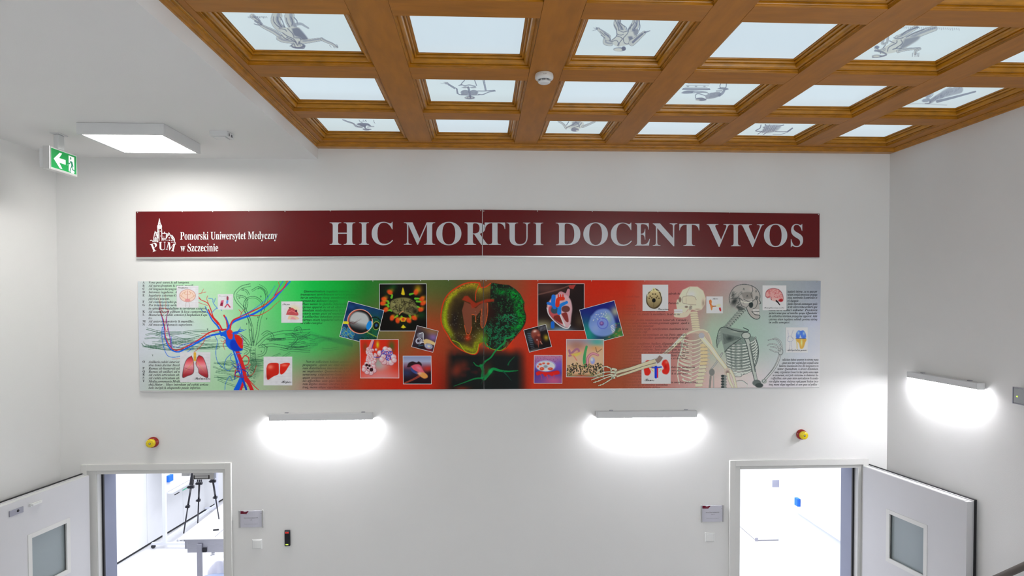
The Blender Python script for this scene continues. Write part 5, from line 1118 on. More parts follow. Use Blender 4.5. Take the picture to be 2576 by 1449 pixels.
def P_auris(p):
    p.poly([(16, 26), (26, 18), (34, 30), (32, 46), (42, 56), (62, 54), (62, 60), (40, 64), (36, 78), (30, 82), (24, 60)], (214, 120, 66), 1, 1.6, smooth=True); p.stroke([(22, 24), (20, 40), (28, 50)], 3.4, (190, 70, 40), 1)
    p.poly([(58, 52), (74, 44), (88, 50), (82, 62), (64, 62)], (222, 206, 160), 1, 1.6, smooth=True); p.stroke([(40, 58), (56, 58)], 4, (70, 30, 24), 1); p.poly([(76, 68), (86, 66), (90, 84), (84, 88), (78, 78)], (170, 36, 36), 1, 1.4, smooth=True)
def P_hemi(p):
    p.poly([(12, 44), (14, 26), (28, 14), (48, 11), (68, 16), (82, 30), (88, 50), (84, 62), (70, 64), (52, 62), (36, 58), (34, 48), (20, 50)], (110, 50, 54), 1, 1.4, smooth=True)
    p.poly([(14, 43), (16, 27), (29, 16), (48, 13), (67, 18), (80, 31), (86, 50), (82, 60), (69, 61), (52, 59), (38, 55), (36, 46), (22, 48)], (222, 146, 142), 1, 1.4, smooth=True)
    r = random.Random(21)
    for k in range(34):
        x, y = r.uniform(20, 78), r.uniform(18, 52); p.stroke([(x, y), (x+r.uniform(-7, 7), y+r.uniform(-7, 7)), (x+r.uniform(-10, 10), y+r.uniform(-7, 7))], 1.3, (170, 76, 80), .85)
    p.poly([(38, 54), (60, 50), (74, 58), (56, 64), (42, 62)], (230, 160, 154), 1, smooth=True); p.ell(77, 60, 9, 6, (150, 30, 34), 1, soft=2); p.stroke([(58, 62), (66, 70), (72, 78)], 7, (40, 32, 34), 1, 4)
def P_genus(p):
    for q in ([(10, 10), (12, 40), (8, 52), (20, 62), (14, 96)], [(34, 10), (26, 36), (34, 48), (26, 60), (30, 96)], [(8, 42), (20, 34), (34, 44)], [(12, 56), (28, 56)]): p.stroke(q, 1.8, (150, 154, 170), .9)
    p.poly([(46, 38), (48, 22), (58, 12), (68, 14), (80, 12), (90, 24), (92, 40), (80, 44), (70, 40), (66, 30), (62, 42), (50, 44)], (70, 110, 200), 1, 1.5, smooth=True); p.glow(58, 22, 6, 7, (150, 180, 235), .9); p.glow(82, 24, 5, 7, (150, 180, 235), .9)
    p.poly([(46, 46), (92, 46), (88, 62), (80, 82), (66, 84), (60, 64), (48, 54)], (196, 156, 70), 1, 1.5, smooth=True); p.stroke([(50, 54), (52, 84)], 4, (206, 176, 100), 1); p.glow(72, 60, 4, 14, (236, 216, 150), .9); p.stroke([(46, 44), (92, 44)], 2.2, (40, 60, 130), .9)
def P_renes(p):
    p.stroke([(32, 46), (46, 48), (62, 46)], 4, (200, 150, 60), 1); p.poly([(8, 56), (8, 36), (18, 22), (30, 24), (30, 38), (26, 46), (32, 60), (24, 72), (12, 70)], (205, 34, 24), 1, 1.6, smooth=True)
    p.poly([(68, 34), (74, 22), (86, 20), (94, 34), (96, 54), (88, 68), (74, 66), (70, 56), (76, 48)], (205, 34, 24), 1, 1.6, smooth=True); p.glow(82, 44, 6, 10, (150, 20, 16), .8); p.glow(86, 28, 5, 5, (236, 110, 90), .8); p.glow(14, 36, 4, 8, (240, 120, 100), .7)
    p.stroke([(36, 46), (68, 44)], 4, (16, 60, 180), 1); p.stroke([(49, 44), (49, 78)], 9, (14, 50, 180), 1); p.stroke([(55, 50), (55, 78)], 5, (196, 40, 60), 1); p.stroke([(32, 52), (40, 58)], 2.4, (214, 170, 70), 1); p.stroke([(66, 52), (62, 60)], 2.4, (214, 170, 70), 1)
card('r', rect(1616.4, 716, 1681, 782), P_skull, 'white card with a skull base seen from below', 'Cranium', 7.2, (60, 96))
card('r', rect(1776.8, 745.6, 1818.4, 788), P_auris, 'white card with an outer and middle ear', 'Auris', 5.6, (38, 17))
card('r', rect(1918.2, 718, 1978.2, 780.6), P_hemi, 'white card with a pink brain hemisphere', 'Hemisphaerium cerebri', 5.0, (7, 92))
card('r', rect(1976.6, 823.6, 2032, 886.8), P_genus, 'white card with a blue and ochre knee joint', 'Articulatio genus', 6.2, (8, 93))
card('r', rect(1613.8, 890.2, 1687.4, 965.4), P_renes, 'white card with two red kidneys', 'Renes', 9.6, (10, 91))
# parts of the skeleton that overlap pictures: hand over the beige picture, arm over the kidney card
def overlay(key, pts_list, label):
    i = Ink()
    for pts, w, w2, col, l in pts_list: i.line(pts, w, lin(col)*1.5, l, w2, smooth=True)
    i.emit('printed_overlay', plane_map(1, MY-.0042), INK, mpan[key], label=label, step=.00012)
HBN, HDK = (196, 196, 172), (84, 80, 64)
L = []
for q in ([(2120, 1150), (2080, 1130), (2040, 1120), (1980, 1150), (1930, 1195)], [(2110, 1185), (2030, 1190), (1960, 1215), (1900, 1240)], [(2110, 1215), (2020, 1235), (1940, 1260), (1870, 1285)], [(2115, 1235), (2030, 1265), (1950, 1300), (1895, 1315)], [(2140, 1255), (2070, 1300), (2010, 1335), (1955, 1355)]):
    L += [(mb(q), 3.6, 2.4, HDK, 1), (mb(q), 2.5, 1.5, HBN, 2)]
    Q = catmull(mb(q), 6)
    for t in (.36, .66, .84):
        c = Q[int(t*(len(Q)-1))]; L.append(([(c[0]-1.2, c[1]-1), (c[0], c[1]), (c[0]+1.2, c[1]+1)], 3.2, 3.2, HBN, 3))
for q in ([(2180, 1165), (2130, 1150), (2105, 1170)], [(2180, 1195), (2140, 1190), (2105, 1190)], [(2175, 1225), (2140, 1230), (2110, 1220)], [(2160, 1250), (2135, 1255), (2120, 1240)]): L += [(mb(q), 7, 5.5, HDK, 1), (mb(q), 6, 4.6, HBN, 2)]
for q in ([(2310, 1150), (2250, 1165), (2175, 1180)], [(2310, 1190), (2250, 1215), (2170, 1235)]): L += [(mb(q), 7.4, 7.4, (150, 110, 88), 1)]
overlay('r', L, 'pale skeleton hand reaching left over the pictures')
L = []
for q, w, w2 in (([(500, 1000), (470, 1040), (440, 1060)], 9, 11), ([(430, 1050), (300, 1090), (150, 1140), (0, 1182), (-55, 1200)], 8.5, 5), ([(440, 1095), (300, 1130), (120, 1190), (-40, 1242)], 6.2, 4)):
    L += [(ms(q), w+1.4, w2+1.4, (120, 104, 90), 1), (ms(q), w, w2, (200, 192, 160) if w != 9 else (132, 112, 104), 2)]
overlay('r', L, 'pale skeleton forearm crossing the kidney card')
# book text
def fadecol(full, none, key):
    def f(P):
        a = np.clip((P[:, 0]-none)/(full-none+1e-9), 0, 1)[:, None]
        bg = lin(bgcol(P))*ILL(P)[:, None]
        return bg*(1-a)+lin((34, 36, 44))[None]*a
    return f
def block(key, x, y, lines, size=8.6, lead=8.03, full=None, none=None, right=None, label='', widths=None):
    i = Ink(); col = fadecol(full, none, key) if full is not None else lin((30, 32, 40))
    for k, t in enumerate(lines):
        if not t: continue
        dx = 0
        if isinstance(t, tuple): dx, t = t
        kw = {}
        if right and t[-1] in '~': t = t[:-1]; kw['width'] = right-x-dx
        i.text(t.replace('~', ''), 'bital', x+dx, y+k*lead, size, col, 0, **kw)
    i.emit('printed_text', plane_map(1, MY-.0005), INK, mpan[key], label=label)
T1 = ['Vena post aures,& ad tempora.', 'Ad nares,frontem & super. maxill', 'Ad linguam,laryngem,fau', 'Internae iugulares, Apoplec', 'Iugulares externae,Guidez', 'plericas uocant.', 'Ad costam,occultis posterior', 'Per transuersos uertebrarum', 'in spinalem medullam & cerebrum excurrit.', 'Ad scapularum gibbum & loca contermina.', 'Humeraria, cubiti exterior,Chephalica,Capi-', 'tis.', 'Ad anteriora pectoris & mamillas.', 'Ad musculos thoracis superiores.']
block('l', 374, 713.2, T1, 8.4, 8.16, label='black italic book text, upper left')
T2 = ['Axillaris,cubiti interior:dext', 'stra lienis,dicitur Basilica.', 'Ramus ab humerali ad mediam,', 'Ramus ab axillari ad mediam.', 'Ad cubiti articulum ab humera', 'Ad cubiti articulum ab axillari', 'Media,communis,Mediana,No', 'chij,Mater .  Haec interdum ad cubiti articu-', 'lum incipit,& aliquando paulo inferius.']
block('l', 374, 913.2, T2, 8.4, 8.13, label='black italic book text, lower left')
i = Ink()
for ch, yy in zip('ABCDEFGKLMN', (713.4, 721.3, 729.4, 737.6, 745.6, 761.8, 769.9, 786.3, 794, 811, 819.2)): i.text(ch, 'bold', 358.5, yy, 8.2, lin((28, 30, 40)))
for ch, yy in zip('OPQRST', (912.8, 929, 937, 944.8, 952.8, 961)): i.text(ch, 'bold', 358.5, yy, 8.2, lin((28, 30, 40)))
for ch, x, y in (('X', 393, 836.5), ('R', 520, 830.5), ('Y', 382, 896), ('A', 609, 730.5), ('A', 648, 728), ('B', 654, 748), ('B', 600, 752), ('C', 611, 773), ('D', 647, 800), ('F', 669, 804), ('E', 619, 817), ('G', 627, 832), ('M', 634, 862), ('N', 670, 876), ('K', 745, 833), ('A', 655, 886)): i.text(ch, 'bold', x, y, 6.4, lin((44, 78, 62)))
i.emit('printed_text', plane_map(1, MY-.0005), INK, mpan['l'], label='column of index capitals A to T')['kind'] = 'stuff'
QT = [(8, 'Quemadmodum iugularis interna, ac ea quae per'), 'transuersos uertebrarum ceruicis processus propaga', 'tur,in cerebrum eiusq, membranas & uentriculos ex', 'currunt,hic delineari nequit.', (4, 'Haec uenae in glandio bifurcatio,nonnunquam paulo'), 'inferius apparet,sic ut ab altero ramo axillaris,que', 'admodum modo humeraria deduci uideatur. Praeterea', 'pectoris uenae quae ad mamillas quoque diffunduntur', 'ab axillaribus interdum propagatae apparent. Adde', 'externas etiam iugulares subinde geminas utrinq', 'in collo conspici.']
block('l', 756.5, 735.4, QT, 8.4, 7.98, 770, 905, label='italic book text fading into green')
NT = [(8, 'Non te sollicitum habeat uenarum in extrema manu'), 'propagatio , quum uix inter uiginti,duos aequali uena', 'rum distributione inuenias,ita tres illi insigniores ra', 'mi implicantur. Quamobrem, & ob loci distantiam,', 'uenarumq, exiguitatem Graeci in hac parte uenas nun', 'quam secuerunt, nisi forte rarissime in diuturnis lie-', 'nis affectibus, eam quae inter auricularem & anula-', 'rem digitos manus sinistrae repit,quam Syelem in u-', 'traq, manu aliqui appellant, ut eam quae ad pollicem']
block('l', 761.5, 912.6, NT, 8.4, 8.0, 770, 900, label='italic book text fading into red brown')
def rblock(x1, y, lines, cut, lead, label):
    i = Ink()
    for k, (t, x0) in enumerate(lines):
        v, f = glyphs(t, 'bital'); i.text(t, 'bital', x0, y+k*lead, 8.4, lin((34, 36, 46)), 0, fit=(x0, x1 if t[-1] != '.' else x0+v[:, 0].max()*8.4*.95))
    i.emit('printed_text', plane_map(1, MY-.0005), INK, mpan['r'], label=label)
rblock(2056, 736, [('iugularis interna , ac ea quae per', 1981), ('rarum ceruicis processus propaga', 1981), ('eiusq, membranas & uentriculos ex', 1981), ('ri nequit.', 1981), ('glandio bifurcatio,nonnunquam paulo', 1981), ('ut ab altero ramo axillaris,que', 1981), ('humeraria deduci uideatur. Praeterea', 1934), ('pectoris uenae quae ad mamillas quoque diffunduntur', 1934), ('ab axillaribus interdum propagatae apparent. Adde', 1934), ('externas etiam iugulares subinde geminas utrinq', 1934), ('in collo conspici.', 1934)], 0, 7.75, 'black italic book text, upper right')
rblock(2059, 907.4, [('sollicitum habeat uenarum in extrema manu', 1968), (', quum uix inter uiginti,duos aequali uena', 1966), ('butione inuenias,ita tres illi insigniores ra', 1960), ('lantur. Quamobrem, & ob loci distantiam,', 1956), ('umq, exiguitatem Graeci in hac parte uenas nun-', 1949), ('m secuerunt, nisi forte rarissime in diuturnis lie-', 1944), ('s affectibus, eam quae inter auricularem & anula-', 1939), ('rem digitos manus sinistrae repit,quam Syelem in u-', 1934), ('traq, manu aliqui appellant, ut eam quae ad pollice -', 1934)], 0, 7.8, 'black italic book text, lower right')
MT = ['', ' & adroth haec', '', '', 'os parietale', 'in sutura &', 'duorum arcuum os occipitis  laurum', 'ossibus, aut tela similis & mamillaris, & ad os sac', '', 'lamdoides , frontis omnino seizem hamerzah, Coronale interdum oc', 'alterum atque rectam suturam,geminum apparet , quod nonnulli in a', 'ossibus esse falso putarunt.', 'foramen occipitis, oerph, cuneiforamen, maximum id est per quod', 'ceruicis medulla exijt.', 'Zygoma, iugalia, aut terminum, an zog, Paris: utrinque unum', 'os crassamina processibus: quamobrem propria circunscriptione', '', 'Sphenoides, cuneiforme, basilare, aliquando a multiplici', 'Palatum uulgo  Colatorij, Cauilla, Hoc inter maxillas superiores', 'os mandibularis conforme. Sunt enim sex quae ad os cum', 'inferiores molares ac molarium dentium alueolos continentia', 'dentes Incisores quatuor canini duo maxillares decem', 'dentium uarietas in maxilla superiori octo, ex decem alijs', 'frequentissime dandum ', 'alueolis pares genas', 'caput cum ceruice os', 'molares duo extrema', 'inter os maxillae a', 'os cum processus difficile separ', 'difficillime os separari', 'ossibus uero processibus manu', 'infra os laringis in omnibus potentibus', 'quae concauitate mobilis dicitur.']
i = Ink()
for k, t in enumerate(MT):
    if t:
        while glyphs(t, 'bital')[0][:, 0].max()*7.9*.92 > 168: t = t[:-2]
        i.text(t, 'bital', 1566, 741+k*7.4, 7.9, fadecol(1700, 1550, 'r'), 0, xs=.92)
for t, x, y in (('adroth he', 1682, 741), ('Parietali', 1681, 765), ('dulicum permissum', 1688, 926), ('cere plurimum', 1688, 934), ('& si qua uero', 1689, 942), ('in omnibus potentibus', 1687, 964)): i.text(t, 'bital', x, y, 7.6, lin((52, 36, 40)))
i.emit('printed_text', plane_map(1, MY-.00012), INK, mpan['r'], label='italic book text behind the painted skeleton')

# ------------------------------------------------------------------ doors
def door(n, d, outer, side, hinge, dirv, label):
    """side=-1: leaf hung on the left jamb, +1: on the right jamb"""
    x0, x1, zt = d['x0'], d['x1'], d['zt']; ox0, ox1, oz = outer
    D = struct_empty('door_%d' % n, ((x0+x1)/2, 0, 0), label)
    g = G(); P = .026
    def ring(a0, a1, at, b0, b1, bt, y0, y1):
        g.box(a0, y0, 0, b0, y1, at); g.box(b1, y0, 0, a1, y1, at); g.box(b0, y0, bt, b1, y1, at)
    ring(ox0, ox1, oz, ox0+.048, ox1-.048, oz-.050, -P, 0)
    ring(ox0+.048, ox1-.048, oz-.050, x0, x1, zt, -.004, .07)
    g.ob('door_frame', FRAME, D, bevel=.0015)
    # grey steel lining of the opening and its black seal on the hinge side
    g = G(); g.box(x0, .078, 0, x0+.004, WT, zt); g.box(x1-.004, .078, 0, x1, WT, zt); g.box(x0+.004, .078, zt-.004, x1-.004, WT, zt)
    g.ob('jamb_lining', JAMB, D)
    xs = x0 if side < 0 else x1
    box('seal_strip', (min(xs, xs-side*.020), .056, 0), (max(xs, xs-side*.020), .074, zt), BLACK, D)
    g = G(); g.box(min(xs, xs-side*.006), .0, 0, max(xs, xs-side*.006), .056, zt-.002); g.ob('stop_profile', FRAME, D)
    # leaf standing open into the hall
    u = np.array([dirv[0], dirv[1], 0.]); u /= np.linalg.norm(u); w = np.array([0, 0, 1.])
    v = np.cross(w, u)*side*-1           # from the camera-side face towards the wall side
    if v[0]*side < 0: v = -v
    h = np.array([hinge[0], hinge[1], 0.]); Wd = 1.03; zt2 = 2.07
    # glazed opening measured on the camera-side face
    return D, h, u, v, Wd, zt2
def leaf(D, h, u, v, Wd, zt, gl, lab, extras=True):
    w = np.array([0, 0, 1.])
    s0, s1, z0, z1 = gl
    g = G(); T = (0, .050)
    f = .03
    A0, A1, B0, B1 = s0-f, s1+f, z0-f, z1+f
    zb = zt-.010
    for a, b, c, d_ in ((0.02, A0, .006, zb), (A1, Wd-.008, .006, zb), (A0, A1, .006, B0), (A0, A1, B1, zb)):
        g.obox(h, u, v, w, (a, b), T, (c, d_))
    lf = g.ob('door_leaf', LEAF, D, label=lab)
    g = G()
    for a, b, c, d_ in ((0, A0, .006, zt-.003), (A1, Wd-.003, .006, zt-.003), (A0, A1, .006, B0), (A0, A1, B1, zt-.003)):
        g.obox(h, u, v, w, (a, b), (.0505, .072), (c, d_))
    g.ob('rebate_panel', LEAF, lf)
    g = G(); g.obox(h, u, v, w, (.004, Wd), (.060, .0725), (zt-.0029, zt+.004)); g.obox(h, u, v, w, (Wd-.0029, Wd+.004), (.055, .0725), (.01, zt+.004))
    g.ob('gasket', BLACK, lf)
    g = G(); g.obox(h, u, v, w, (.02, Wd-.03), (.004, .040), (zb, zb+.003)); g.ob('edge_trim', WHITE, lf)
    g = G()
    for a, b, c, d_ in ((A0-.004, s0, B0-.004, B1+.004), (s1, A1+.004, B0-.004, B1+.004), (s0, s1, B0-.004, z0), (s0, s1, z1, B1+.004)):
        g.obox(h, u, v, w, (a, b), (-.004, .010), (c, d_)); g.obox(h, u, v, w, (a, b), (.062, .076), (c, d_))
    g.ob('glazing_frame', FRAME, lf, bevel=.001)
    g = G(); g.obox(h, u, v, w, (s0-.005, s1+.005), (.022, .03), (z0-.005, z1+.005)); g.ob('window_pane', GLASSP, lf)
    g = G(); e = .0015
    for a, b, c, d_ in ((s0-.0001, s0+e, z0, z1), (s1-e, s1+.0001, z0, z1), (s0+e, s1-e, z0, z0+e), (s0+e, s1-e, z1-e, z1)):
        g.obox(h, u, v, w, (a, b), (.0301, .0619), (c, d_))
    g.ob('pane_seal', BLACK, lf)
    return lf
def sz(px, py, h, u, v):
    P = plp(px, py, h, v); r = P-h; return r @ u, P[2]
for n, d, outer, side, hinge, dv, glz, lab, llab in (
        (1, DL, (-3.283, -2.078, 2.143), -1, (-3.205, -.02), (-.150, -.985), [(167, 1316), (79.7, 1354), (167.5, 1434)], 'left doorway with white steel frame under the yellow beacon', 'white door leaf swung open along the left wall'),
        (2, DR, (2.128, 3.352, 2.106), 1, (3.292, -.02), (.150, -.985), [(2238, 1293), (2324, 1326), (2236.6, 1404)], 'right doorway with white steel frame beside the right wall', 'white door leaf swung open along the right wall')):
    D, h, u, v, Wd, zt2 = door(n, d, outer, side, hinge, dv, lab)
    if n == 2: zt2 = 2.055
    pts = [sz(x, y, h, u, v) for x, y in glz]
    s0, s1 = sorted((pts[0][0], pts[1][0])); z1 = pts[0][1]; z0 = pts[2][1]
    lf = leaf(D, h, u, v, Wd, zt2, (s0, s1, z0, z1), llab)
    if n == 1:
        a = sz(22, 1279, h, u, v); b = sz(57, 1290, h, u, v)
        w = np.array([0, 0, 1.]); sa, sb = sorted((a[0], b[0])); zc = (a[1]+b[1])/2-.004
        g = G(); g.obox(h, u, v, w, (sa, sb), (-.008, 0), (zc-.024, zc+.018)); g.ob('armature_plate', STEELG, lf, bevel=.001)  # magnetic lock's armature plate with bolt hole, then the contact sensor's bracket
        c = h+u*((sa+sb)/2-.01)+w*zc-v*.008
        G().lathe(c, -v, [(0, .010), (.002, .009), (.002, 0)], 14).ob('bolt_hole', BLACK, lf)
        g = G(); g.obox(h, u, v, w, (sa-.155, sa-.055), (-.014, 0), (zc-.004, zc+.016)); g.obox(h, u, v, w, (sa-.125, sa-.06), (-.03, -.014), (zc+.001, zc+.014)); g.ob('contact_bracket', WHITE, lf, bevel=.001)

# ------------------------------------------------------------------ ceiling light, exit sign, detectors
def ceiling_light(x0, y0, x1, y1, label):
    t = thing('ceiling_light', ((x0+x1)/2, (y0+y1)/2, ZC), label, 'lamp', 'square LED panels on the lowered ceiling')
    H = .075; b = .022
    g = G()
    g.box(x0, y0, ZC-H, x1, y0+b, ZC-.001); g.box(x0, y1-b, ZC-H, x1, y1, ZC-.001); g.box(x0, y0+b, ZC-H, x0+b, y1-b, ZC-.001); g.box(x1-b, y0+b, ZC-H, x1, y1-b, ZC-.001)
    g.ob('housing', LAMPW, t, bevel=.0015)
    box('shadow_gap', (x0+.006, y0+.006, ZC-.003), (x1-.006, y1-.006, ZC), DARK, t)
    box('diffuser', (x0+b+.0005, y0+b+.0005, ZC-H+.002), (x1-b-.0005, y1-b-.0005, ZC-H+.008), EM_CEIL, t)
ceiling_light(-2.655, -1.045, -2.095, -.490, 'bright square LED ceiling light beside the exit sign')
ceiling_light(-3.36, -3.75, -2.80, -3.19, 'square LED ceiling light behind the viewer')
# exit sign
SX, SY0, SY1 = -2.935, -.86, -.50
fp = lambda x, y: pl(x, y, 0, SX)
a = fp(129, 370); b = fp(193, 394); c = fp(127.5, 419.5); d_ = fp(192, 441)
SY0, SY1 = (a[1]+c[1])/2, (b[1]+d_[1])/2; SZ1, SZ0 = (a[2]+b[2])/2, (c[2]+d_[2])/2
sg = thing('exit_sign', (SX-.03, (SY0+SY1)/2, ZC), 'green running man exit sign with left arrow hanging from the ceiling', 'sign')
g = G(); g.box(SX-.046, SY0-.012, SZ0-.012, SX-.002, SY1+.012, SZ1+.010); g.ob('housing', ALU, sg, bevel=.002)
g = G(); g.box(SX-.075, SY0-.004, SZ0+.002, SX-.0465, SY1+.004, SZ1-.008); g.ob('battery_box', LAMPW, sg, bevel=.003)
g = G(); ym = (SY0+SY1)/2+.0; g.box(SX-.05, ym-.035, SZ1+.0105, SX-.015, ym+.035, ZC-.006); g.ob('hanger_tube', LAMPW, sg, bevel=.008)
g = G(); g.box(SX-.062, ym-.055, ZC-.006, SX-.003, ym+.055, ZC); g.ob('ceiling_plate', LAMPW, sg, bevel=.002)
def P_exit(p):
    p.C[:] = (226, 230, 228)
    p.poly([(1.5, 2), (198.5, 2), (198.5, 98), (1.5, 98)], (0, 140, 66), 1)
    p.poly([(20, 52), (66, 12), (86, 12), (62, 40), (112, 40), (112, 64), (62, 64), (86, 92), (66, 92)], (236, 238, 236), 1)
    p.poly([(136, 10), (182, 10), (182, 76), (186, 90), (176, 90), (180, 97), (150, 97), (146, 92), (136, 92)], (236, 238, 236), 1)
    G_ = (0, 118, 86)
    p.ell(153, 22, 5, 7, G_, 1); p.stroke([(132, 50), (144, 52), (152, 38), (164, 40), (172, 60)], 5.5, G_, 1, 4.5, smooth=False)
    p.poly([(150, 36), (166, 38), (168, 62), (158, 66), (156, 50)], G_, 1); p.stroke([(160, 60), (152, 76), (146, 88)], 6.5, G_, 1, smooth=False); p.stroke([(163, 60), (166, 78), (180, 80), (184, 84)], 6.5, G_, 1, smooth=False)
    p.poly([(146, 90), (150, 90), (156, 98), (148, 98)], G_, 1); p.ell(124, 62, 2, 2.6, (220, 240, 220), 1)
cs = np.array([(SX, SY0, SZ1), (SX, SY1, SZ1), (SX, SY1, SZ0), (SX, SY0, SZ0)])
def signmap(P):
    u = P[:, 0]/200; v = P[:, 1]/100
    return np.stack([np.full(len(P), SX), SY0+(SY1-SY0)*u, SZ1+(SZ0-SZ1)*v], 1)
grid_sheet('sign_face', [(0, 0), (200, 0), (200, 100), (0, 100)], 1.0, signmap, P_exit, SIGN, sg, None, 'green face with white arrow and running figure in a doorway')
# small detector box on the lowered ceiling
q = thing('detector_box', (-1.81, -.81, ZC), 'small square white box on the ceiling beside the LED light', 'detector')
g = G(); g.box(-1.872, -.872, ZC-.034, -1.752, -.752, ZC); g.ob('casing', LAMPW, q, bevel=.002)
g = G(); g.box(-1.852, -.852, ZC-.041, -1.772, -.772, ZC-.0342); g.ob('grille', WHITE, q, bevel=.002)
g = G()
for k, (a, b) in enumerate(((-.80, -.792), (-.785, -.779), (-.84, -.83))): g.box(-1.7519, a, ZC-.026, -1.7505, b, ZC-.008)
g.ob('connector_slots', DARK, q)['kind'] = 'stuff'
# smoke detector under the third... beam crossing
c = pl(1369, 186, 2, HB)
q = thing('smoke_detector', (c[0], c[1], HB), 'round white smoke detector on the wooden ceiling beam', 'detector')
G().lathe((c[0], c[1], HB), (0, 0, -1), [(0, .048), (.003, .0505), (.012, .0525), (.024, .0525), (.030, .050), (.034, .044), (.0365, .037)], 40).ob('body', WHITE, q, smooth=True)
G().lathe((c[0], c[1], HB), (0, 0, -1), [(.036, .0335), (.0375, .0335), (.0455, .0325)], 40).ob('vent_ring', DARK, q, smooth=True)
g = G()
for k in range(8):
    t = k*math.pi/4+.2; e = np.array([math.cos(t), math.sin(t), 0]); s_ = np.array([-e[1], e[0], 0])
    g.obox((c[0], c[1], HB), e, s_, (0, 0, -1), (.0325, .0365), (-.0012, .0012), (.036, .046))
G_r = g.ob('vent_rib', WHITE, q)['kind'] = 'stuff'
G().lathe((c[0], c[1], HB), (0, 0, -1), [(.0405, .0362), (.0415, .0368), (.0425, .0362)], 40).ob('vent_hoop', WHITE, q, smooth=True)
G().lathe((c[0], c[1], HB), (0, 0, -1), [(.0455, .036), (.048, .0355), (.053, .030), (.054, .02), (.0545, 0)], 40).ob('cap', WHITE, q, smooth=True)
i = Ink(); cm = pl(1369, 189.5, 2, HB-.01)
i.text('LEP', 'plain', 0, 0, 1, lin((120, 120, 120)), 0, center=True)
def smk(P):
    return np.stack([c[0]+P[:, 0]*.012, np.full(len(P), c[1]-.0531), HB-.016-P[:, 1]*.008], 1)
i.emit('printed_mark', smk, INK, q)

# ------------------------------------------------------------------ wall lamps
def wall_lamp_back(xa, xb, zt, zb, label):
    t = thing('wall_lamp', ((xa+xb)/2, 0, (zt+zb)/2), label, 'lamp', 'white batten lamps on the end wall')
    y0 = -.062
    g = G(); g.box(xa+.004, y0, zb+.004, xb-.004, -.004, zt); g.ob('housing', LAMPW, t, bevel=.002)
    for a, b in ((xa, xa+.004), (xb-.004, xb)): box('end_cap', (a, y0-.0005, zb+.002), (b, -.003, zt+.0005), LAMPW, t, bevel=.001)
    box('back_plate', (xa+.05, -.004, zb+.008), (xb-.05, 0, zt-.006), LAMPW, t)
    box('diffuser', (xa+.006, y0+.004, zb-.004), (xb-.006, -.008, zb+.0038), EM_WALL, t)
    for x in (xa+.13, xb-.08):
        box('mounting_clip', (x-.014, -.022, zt+.0002), (x+.014, -.002, zt+.005), STEELG, t)
    return t
yq = -.062
A, B, C2, D2 = pl(676, 1042, 1, yq), pl(935.5, 1040, 1, yq), pl(676, 1060, 1, yq), pl(935.5, 1058, 1, yq)
wall_lamp_back(A[0], B[0], (A[2]+B[2])/2, (C2[2]+D2[2])/2, 'white batten lamp on the end wall, nearer the left door')
A, B, C2, D2 = pl(1502, 1036, 1, yq), pl(1754, 1034, 1, yq), pl(1502, 1054, 1, yq), pl(1754, 1051, 1, yq)
wall_lamp_back(A[0], B[0], (A[2]+B[2])/2, (C2[2]+D2[2])/2, 'white batten lamp on the end wall, nearer the right door')
xq = XR-.062
A, B, C2 = pl(2281, 938, 0, xq), pl(2458, 960.5, 0, xq), pl(2458, 982, 0, xq)
t = thing('wall_lamp', (XR, (A[1]+B[1])/2, (A[2]+C2[2])/2), 'white batten lamp on the right wall', 'lamp')
ya, yb, zt, zb = B[1], A[1], (A[2]+B[2])/2, C2[2]
g = G(); g.box(xq, ya+.004, zb+.004, XR-.004, yb-.004, zt); g.ob('housing', LAMPW, t, bevel=.002)
for a, b in ((ya, ya+.004), (yb-.004, yb)): box('end_cap', (xq-.0005, a, zb+.002), (XR-.003, b, zt+.0005), LAMPW, t, bevel=.001)
box('back_plate', (XR-.004, ya+.05, zb+.008), (XR, yb-.05, zt-.006), LAMPW, t)
box('diffuser', (xq+.004, ya+.006, zb-.004), (XR-.008, yb-.006, zb+.0038), EM_WALL, t)
for y in (ya+.13, yb-.12): box('mounting_clip', (XR-.022, y-.014, zt+.0002), (XR-.002, y+.014, zt+.005), STEELG, t)
# emergency light on the right wall at the picture's edge
A, B = pl(2553, 973, 0, XR-.03), pl(2553, 1014, 0, XR-.03)
t = thing('emergency_light', (XR, A[1]-.16, (A[2]+B[2])/2), 'clear fronted emergency light box on the right wall beyond the lamp', 'lamp')
g = G(); g.box(XR-.04, A[1]-.32, B[2], XR, A[1], A[2]); g.ob('casing', LAMPW, t, bevel=.004)
g = G(); g.box(XR-.044, A[1]-.315, B[2]+.006, XR-.0402, A[1]-.006, A[2]-.006); g.ob('cover', mat('clear_cover', (.42, .44, .46), .1, noise=.03), t, bevel=.001)
g = G()
for a, b, c_, d_ in ((A[1]-.32, A[1], B[2]-.002, B[2]+.003), (A[1]-.32, A[1], A[2]-.003, A[2]+.002), (A[1]-.004, A[1]+.001, B[2]+.0031, A[2]-.0031)): g.box(XR-.046, a, c_, XR-.0402, b, d_)
g.ob('cover_seal', STEELG, t)
G().lathe((XR-.044, A[1]-.035, (A[2]+B[2])/2-.005), (-1, 0, 0), [(0, .006), (.003, .005), (.004, 0)], 12).ob('status_led', EM_G, t)

